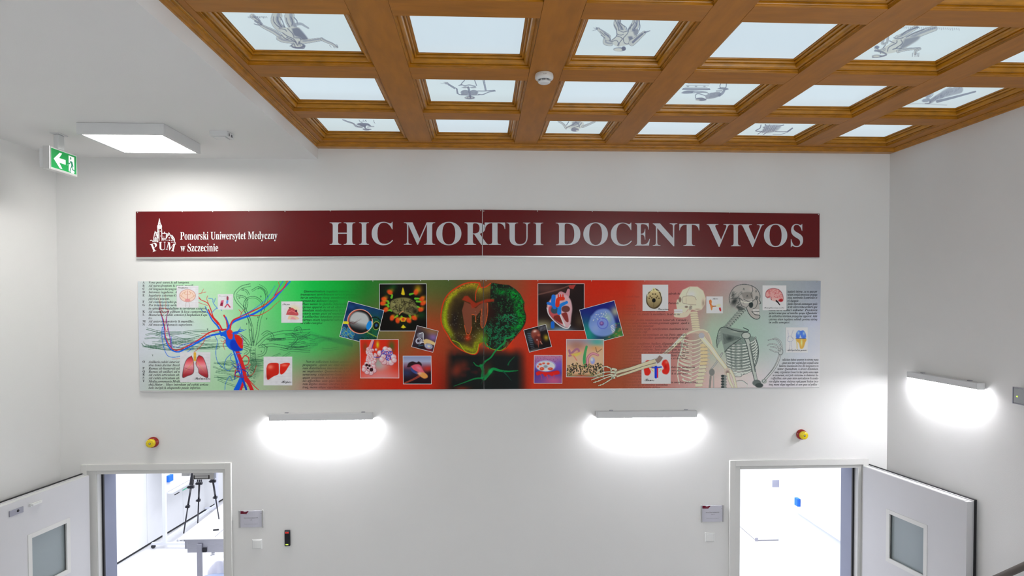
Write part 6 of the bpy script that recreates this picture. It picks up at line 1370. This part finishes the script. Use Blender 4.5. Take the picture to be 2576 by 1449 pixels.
# ------------------------------------------------------------------ beacons, plates, switches, reader
def beacon(px, py, label):
    c = pl(px, py, 1, 0)
    t = thing('beacon', (c[0], 0, c[2]), label, 'beacon', 'red and yellow warning beacons above the doors')
    G().lathe((c[0], 0, c[2]), (0, -1, 0), [(0, .043), (.008, .044), (.010, .041), (.030, .041), (.033, .036), (.036, .032)], 32).ob('base', RED, t, smooth=True)
    G().lathe((c[0], 0, c[2]), (0, -1, 0), [(.033, .033), (.036, .0345), (.060, .0335), (.064, .030), (.0645, .008)], 32).ob('yellow_horn', YEL, t, smooth=True)
    G().lathe((c[0], 0, c[2]), (0, -1, 0), [(.0640, .0085), (.0655, .0085), (.0658, .006)], 16).ob('horn_ring', DARK, t, smooth=True)
    G().lathe((c[0], 0, c[2]), (0, -1, 0), [(.0642, .0058), (.0665, .0045), (.067, 0)], 12).ob('centre_screw', ALU, t, smooth=True)
    g = G()
    for k in range(8):
        a = k*math.pi/4; g.lathe((c[0]+.025*math.cos(a), -.0642, c[2]+.025*math.sin(a)), (0, -1, 0), [(0, .0016), (.0006, .0014), (.0007, 0)], 6)
    g.ob('sound_holes', DARK, t)['kind'] = 'stuff'
beacon(386.6, 1112, 'red and yellow beacon above the left door')
beacon(2015, 1092.2, 'red and yellow beacon above the right door')
PLW = mat('plate_paper', (.60, .60, .68), .3, noise=.01)
def name_plate(x0, y0, x1, y1, num, label):
    Y = -.014
    a = pl(x0, y0, 1, Y); b = pl(x1, y1, 1, Y)
    t = thing('name_plate', ((a[0]+b[0])/2, 0, (a[2]+b[2])/2), label, 'sign', 'room name plates beside the doors')
    w = b[0]-a[0]; X0, X1, Z0, Z1 = a[0], b[0], b[2], a[2]
    # curved paper insert bulging slightly
    n = 10; V = []; Fc = []
    for k in range(n+1):
        s_ = k/n; y = -.008-.007*math.sin(math.pi*s_); x = X0+.014+(w-.028)*s_
        V += [(x, y, Z0+.002), (x, y, Z1-.002), (x, -.004, Z0+.002), (x, -.004, Z1-.002)]
    for k in range(n):
        i0, i1 = 4*k, 4*k+4
        Fc += [(i0, i1, i1+1, i0+1), (i0+2, i0+3, i1+3, i1+2), (i0, i0+2, i1+2, i1), (i0+1, i1+1, i1+3, i0+3)]
    Fc += [(0, 1, 3, 2), (4*n, 4*n+2, 4*n+3, 4*n+1)]
    ins = mk('plate_insert', V, Fc, PLW, t)
    for xa, xb in ((X0, X0+.0138), (X1-.0138, X1)):
        g = G(); g.box(xa, -.013, Z0-.004, xb, 0, Z1+.003); g.ob('side_profile', ALU, t, bevel=.002)
    def mp(P):
        s_ = (P[:, 0]-X0-.014)/(w-.028)
        return np.stack([P[:, 0], -.0084-.007*np.sin(np.pi*np.clip(s_, 0, 1)), P[:, 1]], 1)
    H = Z1-Z0; i = Ink(); DR_ = lin((110, 24, 48))
    class J(Ink): pass
    i.poly([(X0+.016, Z1-.003), (X0+.086, Z1-.003), (X0+.064, Z1-.027), (X0+.016, Z1-.027)], DR_, 1)
    i.poly([(X0+.064, Z1-.0268), (X1-.016, Z1-.0262), (X1-.016, Z1-.0285), (X0+.062, Z1-.029)], lin((120, 120, 135)), 1)
    def tt(s, x, z, size, width, col=lin((50, 46, 60))):
        v, f = glyphs(s, 'plain'); P = v.copy(); P[:, 0] *= width/P[:, 0].max(); P[:, 0] += x-width/2; P[:, 1] = z+P[:, 1]*size
        i.raw(P, f, col, 2)
    cx = (X0+X1)/2
    tt('SALA ĆWICZENIOWA', cx, Z1-.063, .0095, .118); tt(num, cx, Z1-.079, .0095, .018 if len(num) < 4 else .03)
    tt('Zakład Anatomii Prawidłowej', cx, Z1-.112, .0048, .108)
    for k in range(4): tt('PUM' if k == 3 else 'Uniwersytet', X0+.052 if k < 3 else X0+.028, Z1-.010-(k if k < 3 else 2)*.0065, .005, .024 if k < 3 else .012, lin((190, 150, 160)))
    i.emit('plate_print', mp, INK, ins, axis=(0, -1, 0), step=.0002)['kind'] = 'stuff'
name_plate(599.5, 1285.5, 662.5, 1326.5, '1.4', 'aluminium room name plate right of the left door')
name_plate(1763, 1272, 1822, 1312.5, '1.4.5', 'aluminium room name plate left of the right door')
def switch(cx, cy, label):
    c = pl(cx, cy, 1, 0); s_ = .041
    t = thing('light_switch', (c[0], 0, c[2]), label, 'switch', 'white rocker switches under the name plates')
    V = [(c[0]+a*s_, -y, c[2]+b*s_) for (y, k) in ((0, 1), (.004, 1)) for a, b in ((-1, -1), (1, -1), (1, 1), (-1, 1))]
    V += [(c[0]+a*s_*.8, -.010, c[2]+b*s_*.8) for a, b in ((-1, -1), (1, -1), (1, 1), (-1, 1))]
    Fc = [(0, 1, 5, 4), (1, 2, 6, 5), (2, 3, 7, 6), (3, 0, 4, 7), (4, 5, 9, 8), (5, 6, 10, 9), (6, 7, 11, 10), (7, 4, 8, 11), (8, 9, 10, 11)]
    mk('switch_frame', V, Fc, WHITE, t, bevel=.001)
    g = G(); r_ = .029; V = [(c[0]-r_, -.0102, c[2]-r_), (c[0]+r_, -.0102, c[2]-r_), (c[0]+r_, -.0102, c[2]+r_), (c[0]-r_, -.0102, c[2]+r_), (c[0]-r_, -.0165, c[2]-r_), (c[0]+r_, -.0165, c[2]-r_), (c[0]+r_, -.0125, c[2]+r_), (c[0]-r_, -.0125, c[2]+r_)]
    mk('rocker', V, [(0, 1, 5, 4), (1, 2, 6, 5), (2, 3, 7, 6), (3, 0, 4, 7), (4, 5, 6, 7), (3, 2, 1, 0)], WHITE, t, bevel=.0012)
switch(647, 1368.5, 'white light switch beside the black card reader')
switch(1785, 1351, 'white light switch left of the right door')
a = pl(715, 1334.5, 1, -.02); b = pl(729.5, 1374.5, 1, -.02)
t = thing('card_reader', ((a[0]+b[0])/2, 0, (a[2]+b[2])/2), 'slim black card reader with red lights on the end wall', 'card reader')
g = G(); g.box(a[0], -.02, b[2], b[0], 0, a[2]); g.ob('casing', DARK, t, bevel=.006)
w_ = b[0]-a[0]
for k in (.22, .56): box('red_light', (a[0]+w_*k, -.0212, a[2]-.024), (a[0]+w_*(k+.18), -.0202, a[2]-.017), EM_R, t)
box('top_label', (a[0]+w_*.12, -.0208, a[2]-.011), (a[0]+w_*.85, -.0202, a[2]-.0075), mat('reader_label', (.5, .3, .3), .5, noise=.05), t)
box('status_light', (a[0]+w_*.22, -.0212, b[2]+.011), (a[0]+w_*.70, -.0202, b[2]+.020), EM_G, t)

# ------------------------------------------------------------------ landing balustrade and stair handrail (near the viewer)
t = thing('balustrade', (0, -4.22, 1.9), 'grey steel balustrade rail at the landing edge near the viewer', 'railing')
p0 = pl(2576, 1444.5, 1, -4.20); zr = p0[2]
RAILM = mat('rail_grey_green', (.15, .18, .17), .4, noise=.08, nscale=5)
g = G(); g.cyl((.4, -4.22, zr-.021), (XR-.005, -4.22, zr-.021), .021, n=20); g.ob('top_rail', RAILM, t, smooth=True)
for k in range(4): G().cyl((.5+k*.98, -4.40, 1.9), (.5+k*.98, -4.22, zr-.03), .012, n=12).ob('post', STEELG, t, smooth=True)
A, B = pl(2512, 1444, 0, XR-.09), pl(2576, 1415, 0, XR-.09)
dv = (B-A)/np.linalg.norm(B-A)
t = thing('handrail', tuple((A+B)/2), 'brown stair handrail climbing along the right wall', 'railing')
P0, P1 = A-dv*1.2, B+dv*.9; dn = np.array([0, 0, .024])
HR = mat('handrail_brown', (.085, .07, .06), .45, noise=.1)
G().cyl(P0-dn, P1-dn, .023, n=16).ob('rail', HR, t, smooth=True)
for k in (.15, .5, .85):
    q_ = P0+(P1-P0)*k-dn; G().tube([q_-[0, 0, .01], q_-[0, 0, .06], [XR, q_[1], q_[2]-.06]], .007).ob('bracket', STEELG, t)

# ------------------------------------------------------------------ left teaching room
RZ = 3.0
sd = np.array([-4.85, 2.9]); ed = np.array([-4.50, 6.2]); dd = (ed-sd)/np.linalg.norm(ed-sd)
xat = lambda y: sd[0]+(y-sd[1])*dd[0]/dd[1]
g = G(); g.box(-6.2, WT, -.10, .35, 7.6, 0); struct(g.ob('floor_left_room', FLOORR))
g = G(); g.box(-6.2, WT, RZ, .35, 7.6, RZ+.1); struct(g.ob('ceiling_left_room', CEIL))
struct(box('wall_left_room_far', (-6.2, 7.5, 0), (.35, 7.7, RZ), RWALL))
struct(box('wall_left_room_right', (.25, WT, 0), (.35, 7.5, RZ), RWALL))
g = G(); n_ = np.array([-dd[1], dd[0]])
o0 = sd+dd*(-2.9)
g.obox((o0[0], o0[1], 0), (dd[0], dd[1], 0), (n_[0], n_[1], 0), (0, 0, 1), (0, 7.6), (.06, .16), (0, RZ)); wl = struct(g.ob('wall_left_room_side', RWALL))
g = G(); g.obox((o0[0], o0[1], 0), (dd[0], dd[1], 0), (n_[0], n_[1], 0), (0, 0, 1), (0, 7.6), (.015, .059), (0, .032)); struct(g.ob('baseboard_left_room', BLACK))
# tall white wall panels, each its own board
base_s = 0
joints = [0, 1.15, 2.3, 2.95+.0, 3.86, 4.75, 5.65, 6.6, 7.55]
for a_, b_ in zip(joints[:-1], joints[1:]):
    g = G(); g.obox((o0[0], o0[1], 0), (dd[0], dd[1], 0), (n_[0], n_[1], 0), (0, 0, 1), (a_+.003, b_-.003), (.0, .058), (.036, RZ-.02)); g.ob('wall_panel', RWALL, wl)
def onfloor(px, py, z=0.): return pl(px, py, 2, z)
# mobile whiteboard
f1 = onfloor(415, 1365, .08); f2 = onfloor(545, 1276, .08)
ax = f2-f1; ax[2] = 0; Lb = np.linalg.norm(ax); ax /= Lb; nx_ = np.array([ax[1], -ax[0], 0])
t = thing('mobile_whiteboard', tuple((f1+f2)/2*[1, 1, 0]), 'white whiteboard on a wheeled stand in the left room', 'whiteboard')
WM = mat('whiteboard_frame', (.72, .74, .84), .35, noise=.02)
WB = mat('whiteboard_face', (.86, .87, .9), .2, noise=.01)
for f_ in (f1, f2):
    g = G(); g.obox(f_, ax, nx_, (0, 0, 1), (-.022, .022), (-.022, .022), (0, 1.9)); g.ob('upright', WM, t)
    g = G(); g.obox(f_, ax, nx_, (0, 0, 1), (-.02, .02), (-.185, .36), (-.03, .0)); g.ob('foot_bar', WM, t)
    for s_ in (-.165, .34):
        c = f_+nx_*s_; c = np.array([c[0], c[1], .027]); G().cyl(c-ax*.014, c+ax*.014, .027, n=18).ob('caster', DARK, t)
g = G(); g.obox(f1, ax, nx_, (0, 0, 1), (.022, Lb-.022), (-.018, .018), (.02, .055)); g.ob('cross_bar', WM, t)
zb_ = pl(424, 1240, 1, f1[1])[2]
g = G(); g.obox(f1, ax, nx_, (0, 0, 1), (.03, Lb-.03), (-.012, .012), (zb_-.08, zb_+1.05)); g.ob('board', WB, t)
g = G(); g.obox(f1, ax, nx_, (0, 0, 1), (.03, Lb-.03), (.013, .085), (zb_-.10, zb_-.088)); g.obox(f1, ax, nx_, (0, 0, 1), (.03, Lb-.03), (.080, .085), (zb_-.088, zb_-.078)); g.ob('pen_tray', WM, t)
q_ = plp(424, 1217, f1+nx_*.013, nx_)
s_ = (q_-f1) @ ax
g = G(); g.obox(f1, ax, nx_, (0, 0, 1), (s_-.055, s_+.055), (.0125, .055), (q_[2]-.045, q_[2]+.045)); solo(g.ob('board_sponge', BLUE, bevel=.004), 'bright blue board sponge stuck on the left room whiteboard', 'sponge')
g = G(); g.cyl(f1+ax*.18+nx_*.05+[0, 0, zb_-f1[2]-.08], f1+ax*.30+nx_*.05+[0, 0, zb_-f1[2]-.08], .007); solo(g.ob('marker_pen', BLACK), 'dark marker pen lying in the whiteboard tray', 'pen')
g = G(); g.cyl(f1+ax*.40+nx_*.05+[0, 0, zb_-f1[2]-.08], f1+ax*.52+nx_*.05+[0, 0, zb_-f1[2]-.08], .007); solo(g.ob('marker_pen', mat('pen_green', (.02, .45, .25), .4, noise=.05)), 'green marker pen lying in the whiteboard tray', 'pen')
# steel dissection table
ZTB = .88
tn = pl(446, 1357, 2, ZTB); TX0, TY0 = tn[0], tn[1]; TX1, TY1 = TX0+.86, TY0+2.05
t = thing('dissection_table', ((TX0+TX1)/2, (TY0+TY1)/2, 0), 'stainless steel dissection table in the left room', 'table')
TT = mat('table_top_bright', (.80, .80, .83), .3, noise=.02)
g = G(); g.box(TX0, TY0, ZTB-.008, TX1, TY1, ZTB); top = g.ob('table_top', TT, t, bevel=.004)
g = G(); g.box(TX0+.40-.02, TY0+.06, ZTB+.0005, TX0+.386, TY1-.05, ZTB+.006); g.ob('divider_rib', STEELG, top)
for k in range(30):
    y = TY0+.14+k*.058; box('drain_slot', (TX0+.21, y, ZTB+.0003), (TX0+.30, y+.02, ZTB+.0012), mat('slot_grey', (.50, .50, .56), .5, noise=.02) if k == 0 else bpy.data.materials['slot_grey'], top)
g = G(); g.box(TX0+.10, TY0+.012, ZTB-.155, TX1-.02, TY1-.05, ZTB-.0085); g.ob('basin_box', STEEL, t, bevel=.003)
g = G(); g.box(TX0+.07, TY0+.02, ZTB-.115, TX0+.0995, TY1-.3, ZTB-.0085); g.ob('side_plate', STEEL, t)
for x in (TX0+.215, TX1-.25):
    for y in (TY0-.005, TY1-.2): g = G(); g.box(x, y-.012, 0, x+.05, y+.0118, ZTB-.055 if y < TY0+.1 else ZTB-.156); g.ob('leg', STEELG, t)
g = G(); g.box(TX0+.27, TY0-.004, ZTB-.145, TX0+.31, TY0+.018, ZTB-.10); g.ob('leg_bracket', DARK, t)
g = G(); g.cyl((TX0-.03, TY0+.06, ZTB-.035), (TX0+.069, TY0+.06, ZTB-.035), .013, n=14); g.ob('tap_handle', CHROME, t, smooth=True)
g = G(); vx = TX0+.36; g.cyl((vx, TY0+.05, ZTB-.20), (vx, TY0+.05, ZTB-.146), .011); g.cyl((vx, TY0+.05, ZTB-.185), (vx, TY0+.05, ZTB-.170), .018); g.cyl((vx-.022, TY0+.04, ZTB-.198), (vx+.02, TY0+.04, ZTB-.192), .006); g.ob('drain_valve', CHROME, t, smooth=True)
g = G(); g.lathe((TX0+.39, TY0+.019, ZTB-.085), (0, -1, 0), [(0, .012), (.004, .010), (.005, 0)], 12); g.ob('rivet', STEELG, t)
c = pl(543, 1335, 2, ZTB)
g = G(); g.cyl((c[0]-.03, c[1], ZTB+.009), (c[0]+.03, c[1]+.01, ZTB+.009), .009); solo(g.ob('marker_pen', BLACK), 'small black pen lying on the dissection table', 'pen')
# camera tripod on the table
feet = [pl(462, 1342, 2, ZTB+.010), pl(497.5, 1316, 2, ZTB+.010), pl(551, 1306, 2, ZTB+.010)]
apx = pl(508, 1120, 1, (feet[0][1]+feet[1][1]+feet[2][1])/3)
t = thing('camera_tripod', (apx[0], apx[1], ZTB), 'black three legged camera tripod standing on the dissection table', 'tripod')
def at(py_x, k):  # a point of leg k at a picture height
    return feet[k]+(apx+np.array(offs[k])-feet[k])*py_x
offs = [(-.05, 0, 0), (0, -.03, 0), (.05, .02, 0)]
for k in range(3):
    a_ = feet[k]; b_ = apx+np.array(offs[k])
    P = lambda s_: a_+(b_-a_)*s_
    g = G(); g.cyl(P(0), P(.30), .0075, n=10); g.cyl(P(.30), P(.52), .0105, n=10)
    g.ob('leg', DARK, t, smooth=True)
    e = np.array([1, 0, 0]) if k != 0 else np.array([.9, .4, 0])
    if k == 1:
        for s_ in (-1, 1): G().cyl(P(.54)+e*s_*.022, P(1)+e*s_*.022, .007, n=8).ob('leg_tube', DARK, t)
        G().cyl(P(.54), P(1), .011, n=8).ob('leg_tube', DARK, t)
    else: G().cyl(P(.54), P(1), .023, .026, n=12).ob('leg_tube', DARK, t, smooth=True)
    for s_, w_ in ((.52, .034), (.30, .020)):
        c = P(s_); g = G(); g.box(c[0]-w_, c[1]-.016, c[2]-.016, c[0]+w_, c[1]+.016, c[2]+.014); g.box(c[0]-w_-.012, c[1]-.01, c[2]-.012, c[0]-w_+.001, c[1]+.01, c[2]+.0); g.ob('leg_clamp', DARK, t, bevel=.004)
G().lathe(tuple(apx-[0, 0, .02]), (0, 0, 1), [(0, .04), (.05, .05), (.06, .03), (.14, .025), (.15, .05), (.17, .05)], 20).ob('tripod_head', DARK, t, smooth=True)
# round stool with a white padded backrest, at the bottom of the doorway
yS = 1.20; c = pl(549, 1440.5, 1, yS+.165); ZS = c[2]; SC_ = (c[0]+.01, yS)
t = thing('stool', (SC_[0], SC_[1], 0), 'round blue grey stool with a white draped backrest beside the dissection table', 'stool')
G().lathe((SC_[0], SC_[1], ZS-.07), (0, 0, 1), [(0, .15), (.01, .168), (.05, .172), (.065, .165), (.07, .14), (.072, 0)], 36).ob('seat', SEATB, t, smooth=True)
G().cyl((SC_[0], SC_[1], .10), (SC_[0], SC_[1], ZS-.07), .02).ob('column', CHROME, t, smooth=True)
for k in range(5):
    a0 = k*2*math.pi/5; e = np.array([math.cos(a0), math.sin(a0), 0]); o_ = np.array([SC_[0], SC_[1], 0])
    G().cyl(o_+[0, 0, .11], o_+e*.24+[0, 0, .06], .014, .010).ob('foot', DARK, t, smooth=True); cc = o_+e*.24; G().cyl(cc+[-.01, 0, .026], cc+[.01, 0, .026], .026, n=14).ob('caster', DARK, t)
V = []; Fc = []; n1, n2 = 26, 12
yb_ = yS+.19; zt_ = pl(548, 1408, 1, yb_)[2]
for j in range(n2+1):
    for i_ in range(n1+1):
        u_ = i_/n1*2-1; v_ = j/n2
        w2 = .150*(1-.35*v_**3)
        x = SC_[0]+.02+u_*w2; z = ZS-.03+(zt_-ZS+.03)*v_*math.sqrt(max(0, 1-.55*abs(u_)**3.2)); y = yb_+.02*v_-.04*(1-u_*u_)+.006*math.sin(9*u_+4*v_)
        V.append((x, y, z))
m_ = len(V); V += [(x, y+.05, z) for x, y, z in V]
for j in range(n2):
    for i_ in range(n1):
        q = j*(n1+1)+i_; Fc.append((q, q+1, q+n1+2, q+n1+1)); Fc.append((m_+q, m_+q+n1+1, m_+q+n1+2, m_+q+1))
for i_ in range(n1): Fc += [(i_, m_+i_, m_+i_+1, i_+1), (n2*(n1+1)+i_, n2*(n1+1)+i_+1, m_+n2*(n1+1)+i_+1, m_+n2*(n1+1)+i_)]
for j in range(n2): a0 = j*(n1+1); b0 = a0+n1; Fc += [(a0, a0+n1+1, m_+a0+n1+1, m_+a0), (b0, m_+b0, m_+b0+n1+1, b0+n1+1)]
mk('backrest', V, Fc, CLOTH, t, smooth=True)
# magnetic lock and contact sensor under the left lintel
ym_ = .045
a_ = pl(485, 1192, 1, ym_); b_ = pl(538, 1206, 1, ym_); z1_ = DL['zt']-.0005
t = thing('magnetic_lock', ((a_[0]+b_[0])/2, ym_, z1_), 'grey magnetic lock with black edges under the left door lintel', 'door lock')
g = G(); g.box(a_[0], ym_, b_[2], b_[0], ym_+.045, z1_); g.ob('body', ALU, t, bevel=.001)
x1_ = pl(527, 1200, 1, ym_)[0]; x0_ = pl(487, 1200, 1, ym_)[0]; zA = pl(500, 1195.5, 1, ym_)[2]; zB = pl(500, 1204.5, 1, ym_)[2]
g = G(); g.box(x0_, ym_-.002, zB, x0_+.008, ym_-.0001, zA); g.box(x1_-.008, ym_-.002, zB, x1_, ym_-.0001, zA)
g.box(x0_+.0081, ym_-.002, zA-.0085, x1_-.0081, ym_-.0001, zA-.006); g.box(x0_+.0081, ym_-.002, zB+.002, x1_-.0081, ym_-.0001, zB+.006); g.ob('magnet_edge', BLACK, t)
a_ = pl(457, 1192, 1, ym_); b_ = pl(477, 1197.5, 1, ym_)
t = thing('contact_sensor', ((a_[0]+b_[0])/2, ym_, z1_), 'tiny white contact sensor under the left door lintel', 'sensor')
g = G(); g.box(a_[0], ym_, b_[2], b_[0], ym_+.02, z1_); g.ob('casing', LAMPW, t, bevel=.001)
g = G(); g.cyl((b_[0]-.012, ym_-.001, b_[2]+.008), (b_[0]-.012, ym_+.001, b_[2]+.008), .004, n=10); g.ob('screw', STEELG, t)
# ------------------------------------------------------------------ right teaching room
q0 = pl(1985, 1428, 2, 0); RX = q0[0]+.0
g = G(); g.box(.45, WT, -.10, RX+.4, 7.6, 0); struct(g.ob('floor_right_room', FLOORR))
g = G(); g.box(.45, WT, RZ, RX+.4, 7.6, RZ+.1); struct(g.ob('ceiling_right_room', CEIL))
struct(box('wall_right_room_far', (.45, 7.5, 0), (RX+.4, 7.7, RZ), RWALL))
struct(box('wall_right_room_left', (.45, WT, 0), (.55, 7.5, RZ), RWALL))
RW2 = mat('room_wall_blue_white', (.70, .74, .86), .5, noise=.01)
struct(box('wall_right_room_side', (RX, WT, 0), (RX+.1, q0[1]-.0005, RZ), RW2))
struct(box('wall_right_room_pier', (RX, q0[1], 0), (RX+.4, q0[1]+.25, RZ), RWALL))
struct(box('wall_right_room_back_side', (RX+.3, q0[1]+.25, 0), (RX+.4, 7.5, RZ), RWALL))
# wall whiteboard with blue sponge
b1 = pl(2002, 1283, 0, RX-.02); b2 = pl(2105, 1347, 0, RX-.02)
t = thing('wall_whiteboard', (RX, (b1[1]+b2[1])/2, b1[2]), 'white board along the side wall of the right room', 'whiteboard')
zz0 = (b1[2]+b2[2])/2
box('board', (RX-.02, .55, zz0), (RX-.002, b1[1], zz0+1.1), WB, t)
box('bottom_ledge', (RX-.032, .55, zz0-.02), (RX-.0021, b1[1], zz0-.0005), WM, t)
q_ = pl(2005, 1262, 0, RX-.04)
solo(box('board_sponge', (RX-.06, q_[1]-.05, q_[2]-.048), (RX-.0205, q_[1]+.03, q_[2]+.048), BLUE, bevel=.004), 'bright blue board sponge on the right room whiteboard', 'sponge')
# white cupboard with a grey vent, standing free at the back
e0 = onfloor(1901, 1361)
t = thing('white_cupboard', (e0[0]+.4, e0[1]+.3, 0), 'tall white cupboard with a grey vent at the back of the right room', 'cupboard')
g = G(); g.box(e0[0], e0[1], .012, e0[0]+.72, e0[1]+1.6, 2.0); bd = g.ob('body', RWALL, t, bevel=.003)
box('plinth', (e0[0]+.01, e0[1]+.01, 0), (e0[0]+.71, e0[1]+1.59, .012), STEELG, t)
a_ = pl(1943, 1208, 1, e0[1]-.004); b_ = pl(1980, 1225, 1, e0[1]-.004)
g = G(); g.box(a_[0], e0[1]-.006, b_[2], b_[0], e0[1]-.0005, a_[2]); g.ob('vent', GREYM, t)
g = G(); g.box(e0[0]-.012, e0[1]-.01, .0, e0[0]+.03, e0[1]-.001, .045); g.ob('hinge_foot', STEELG, t)
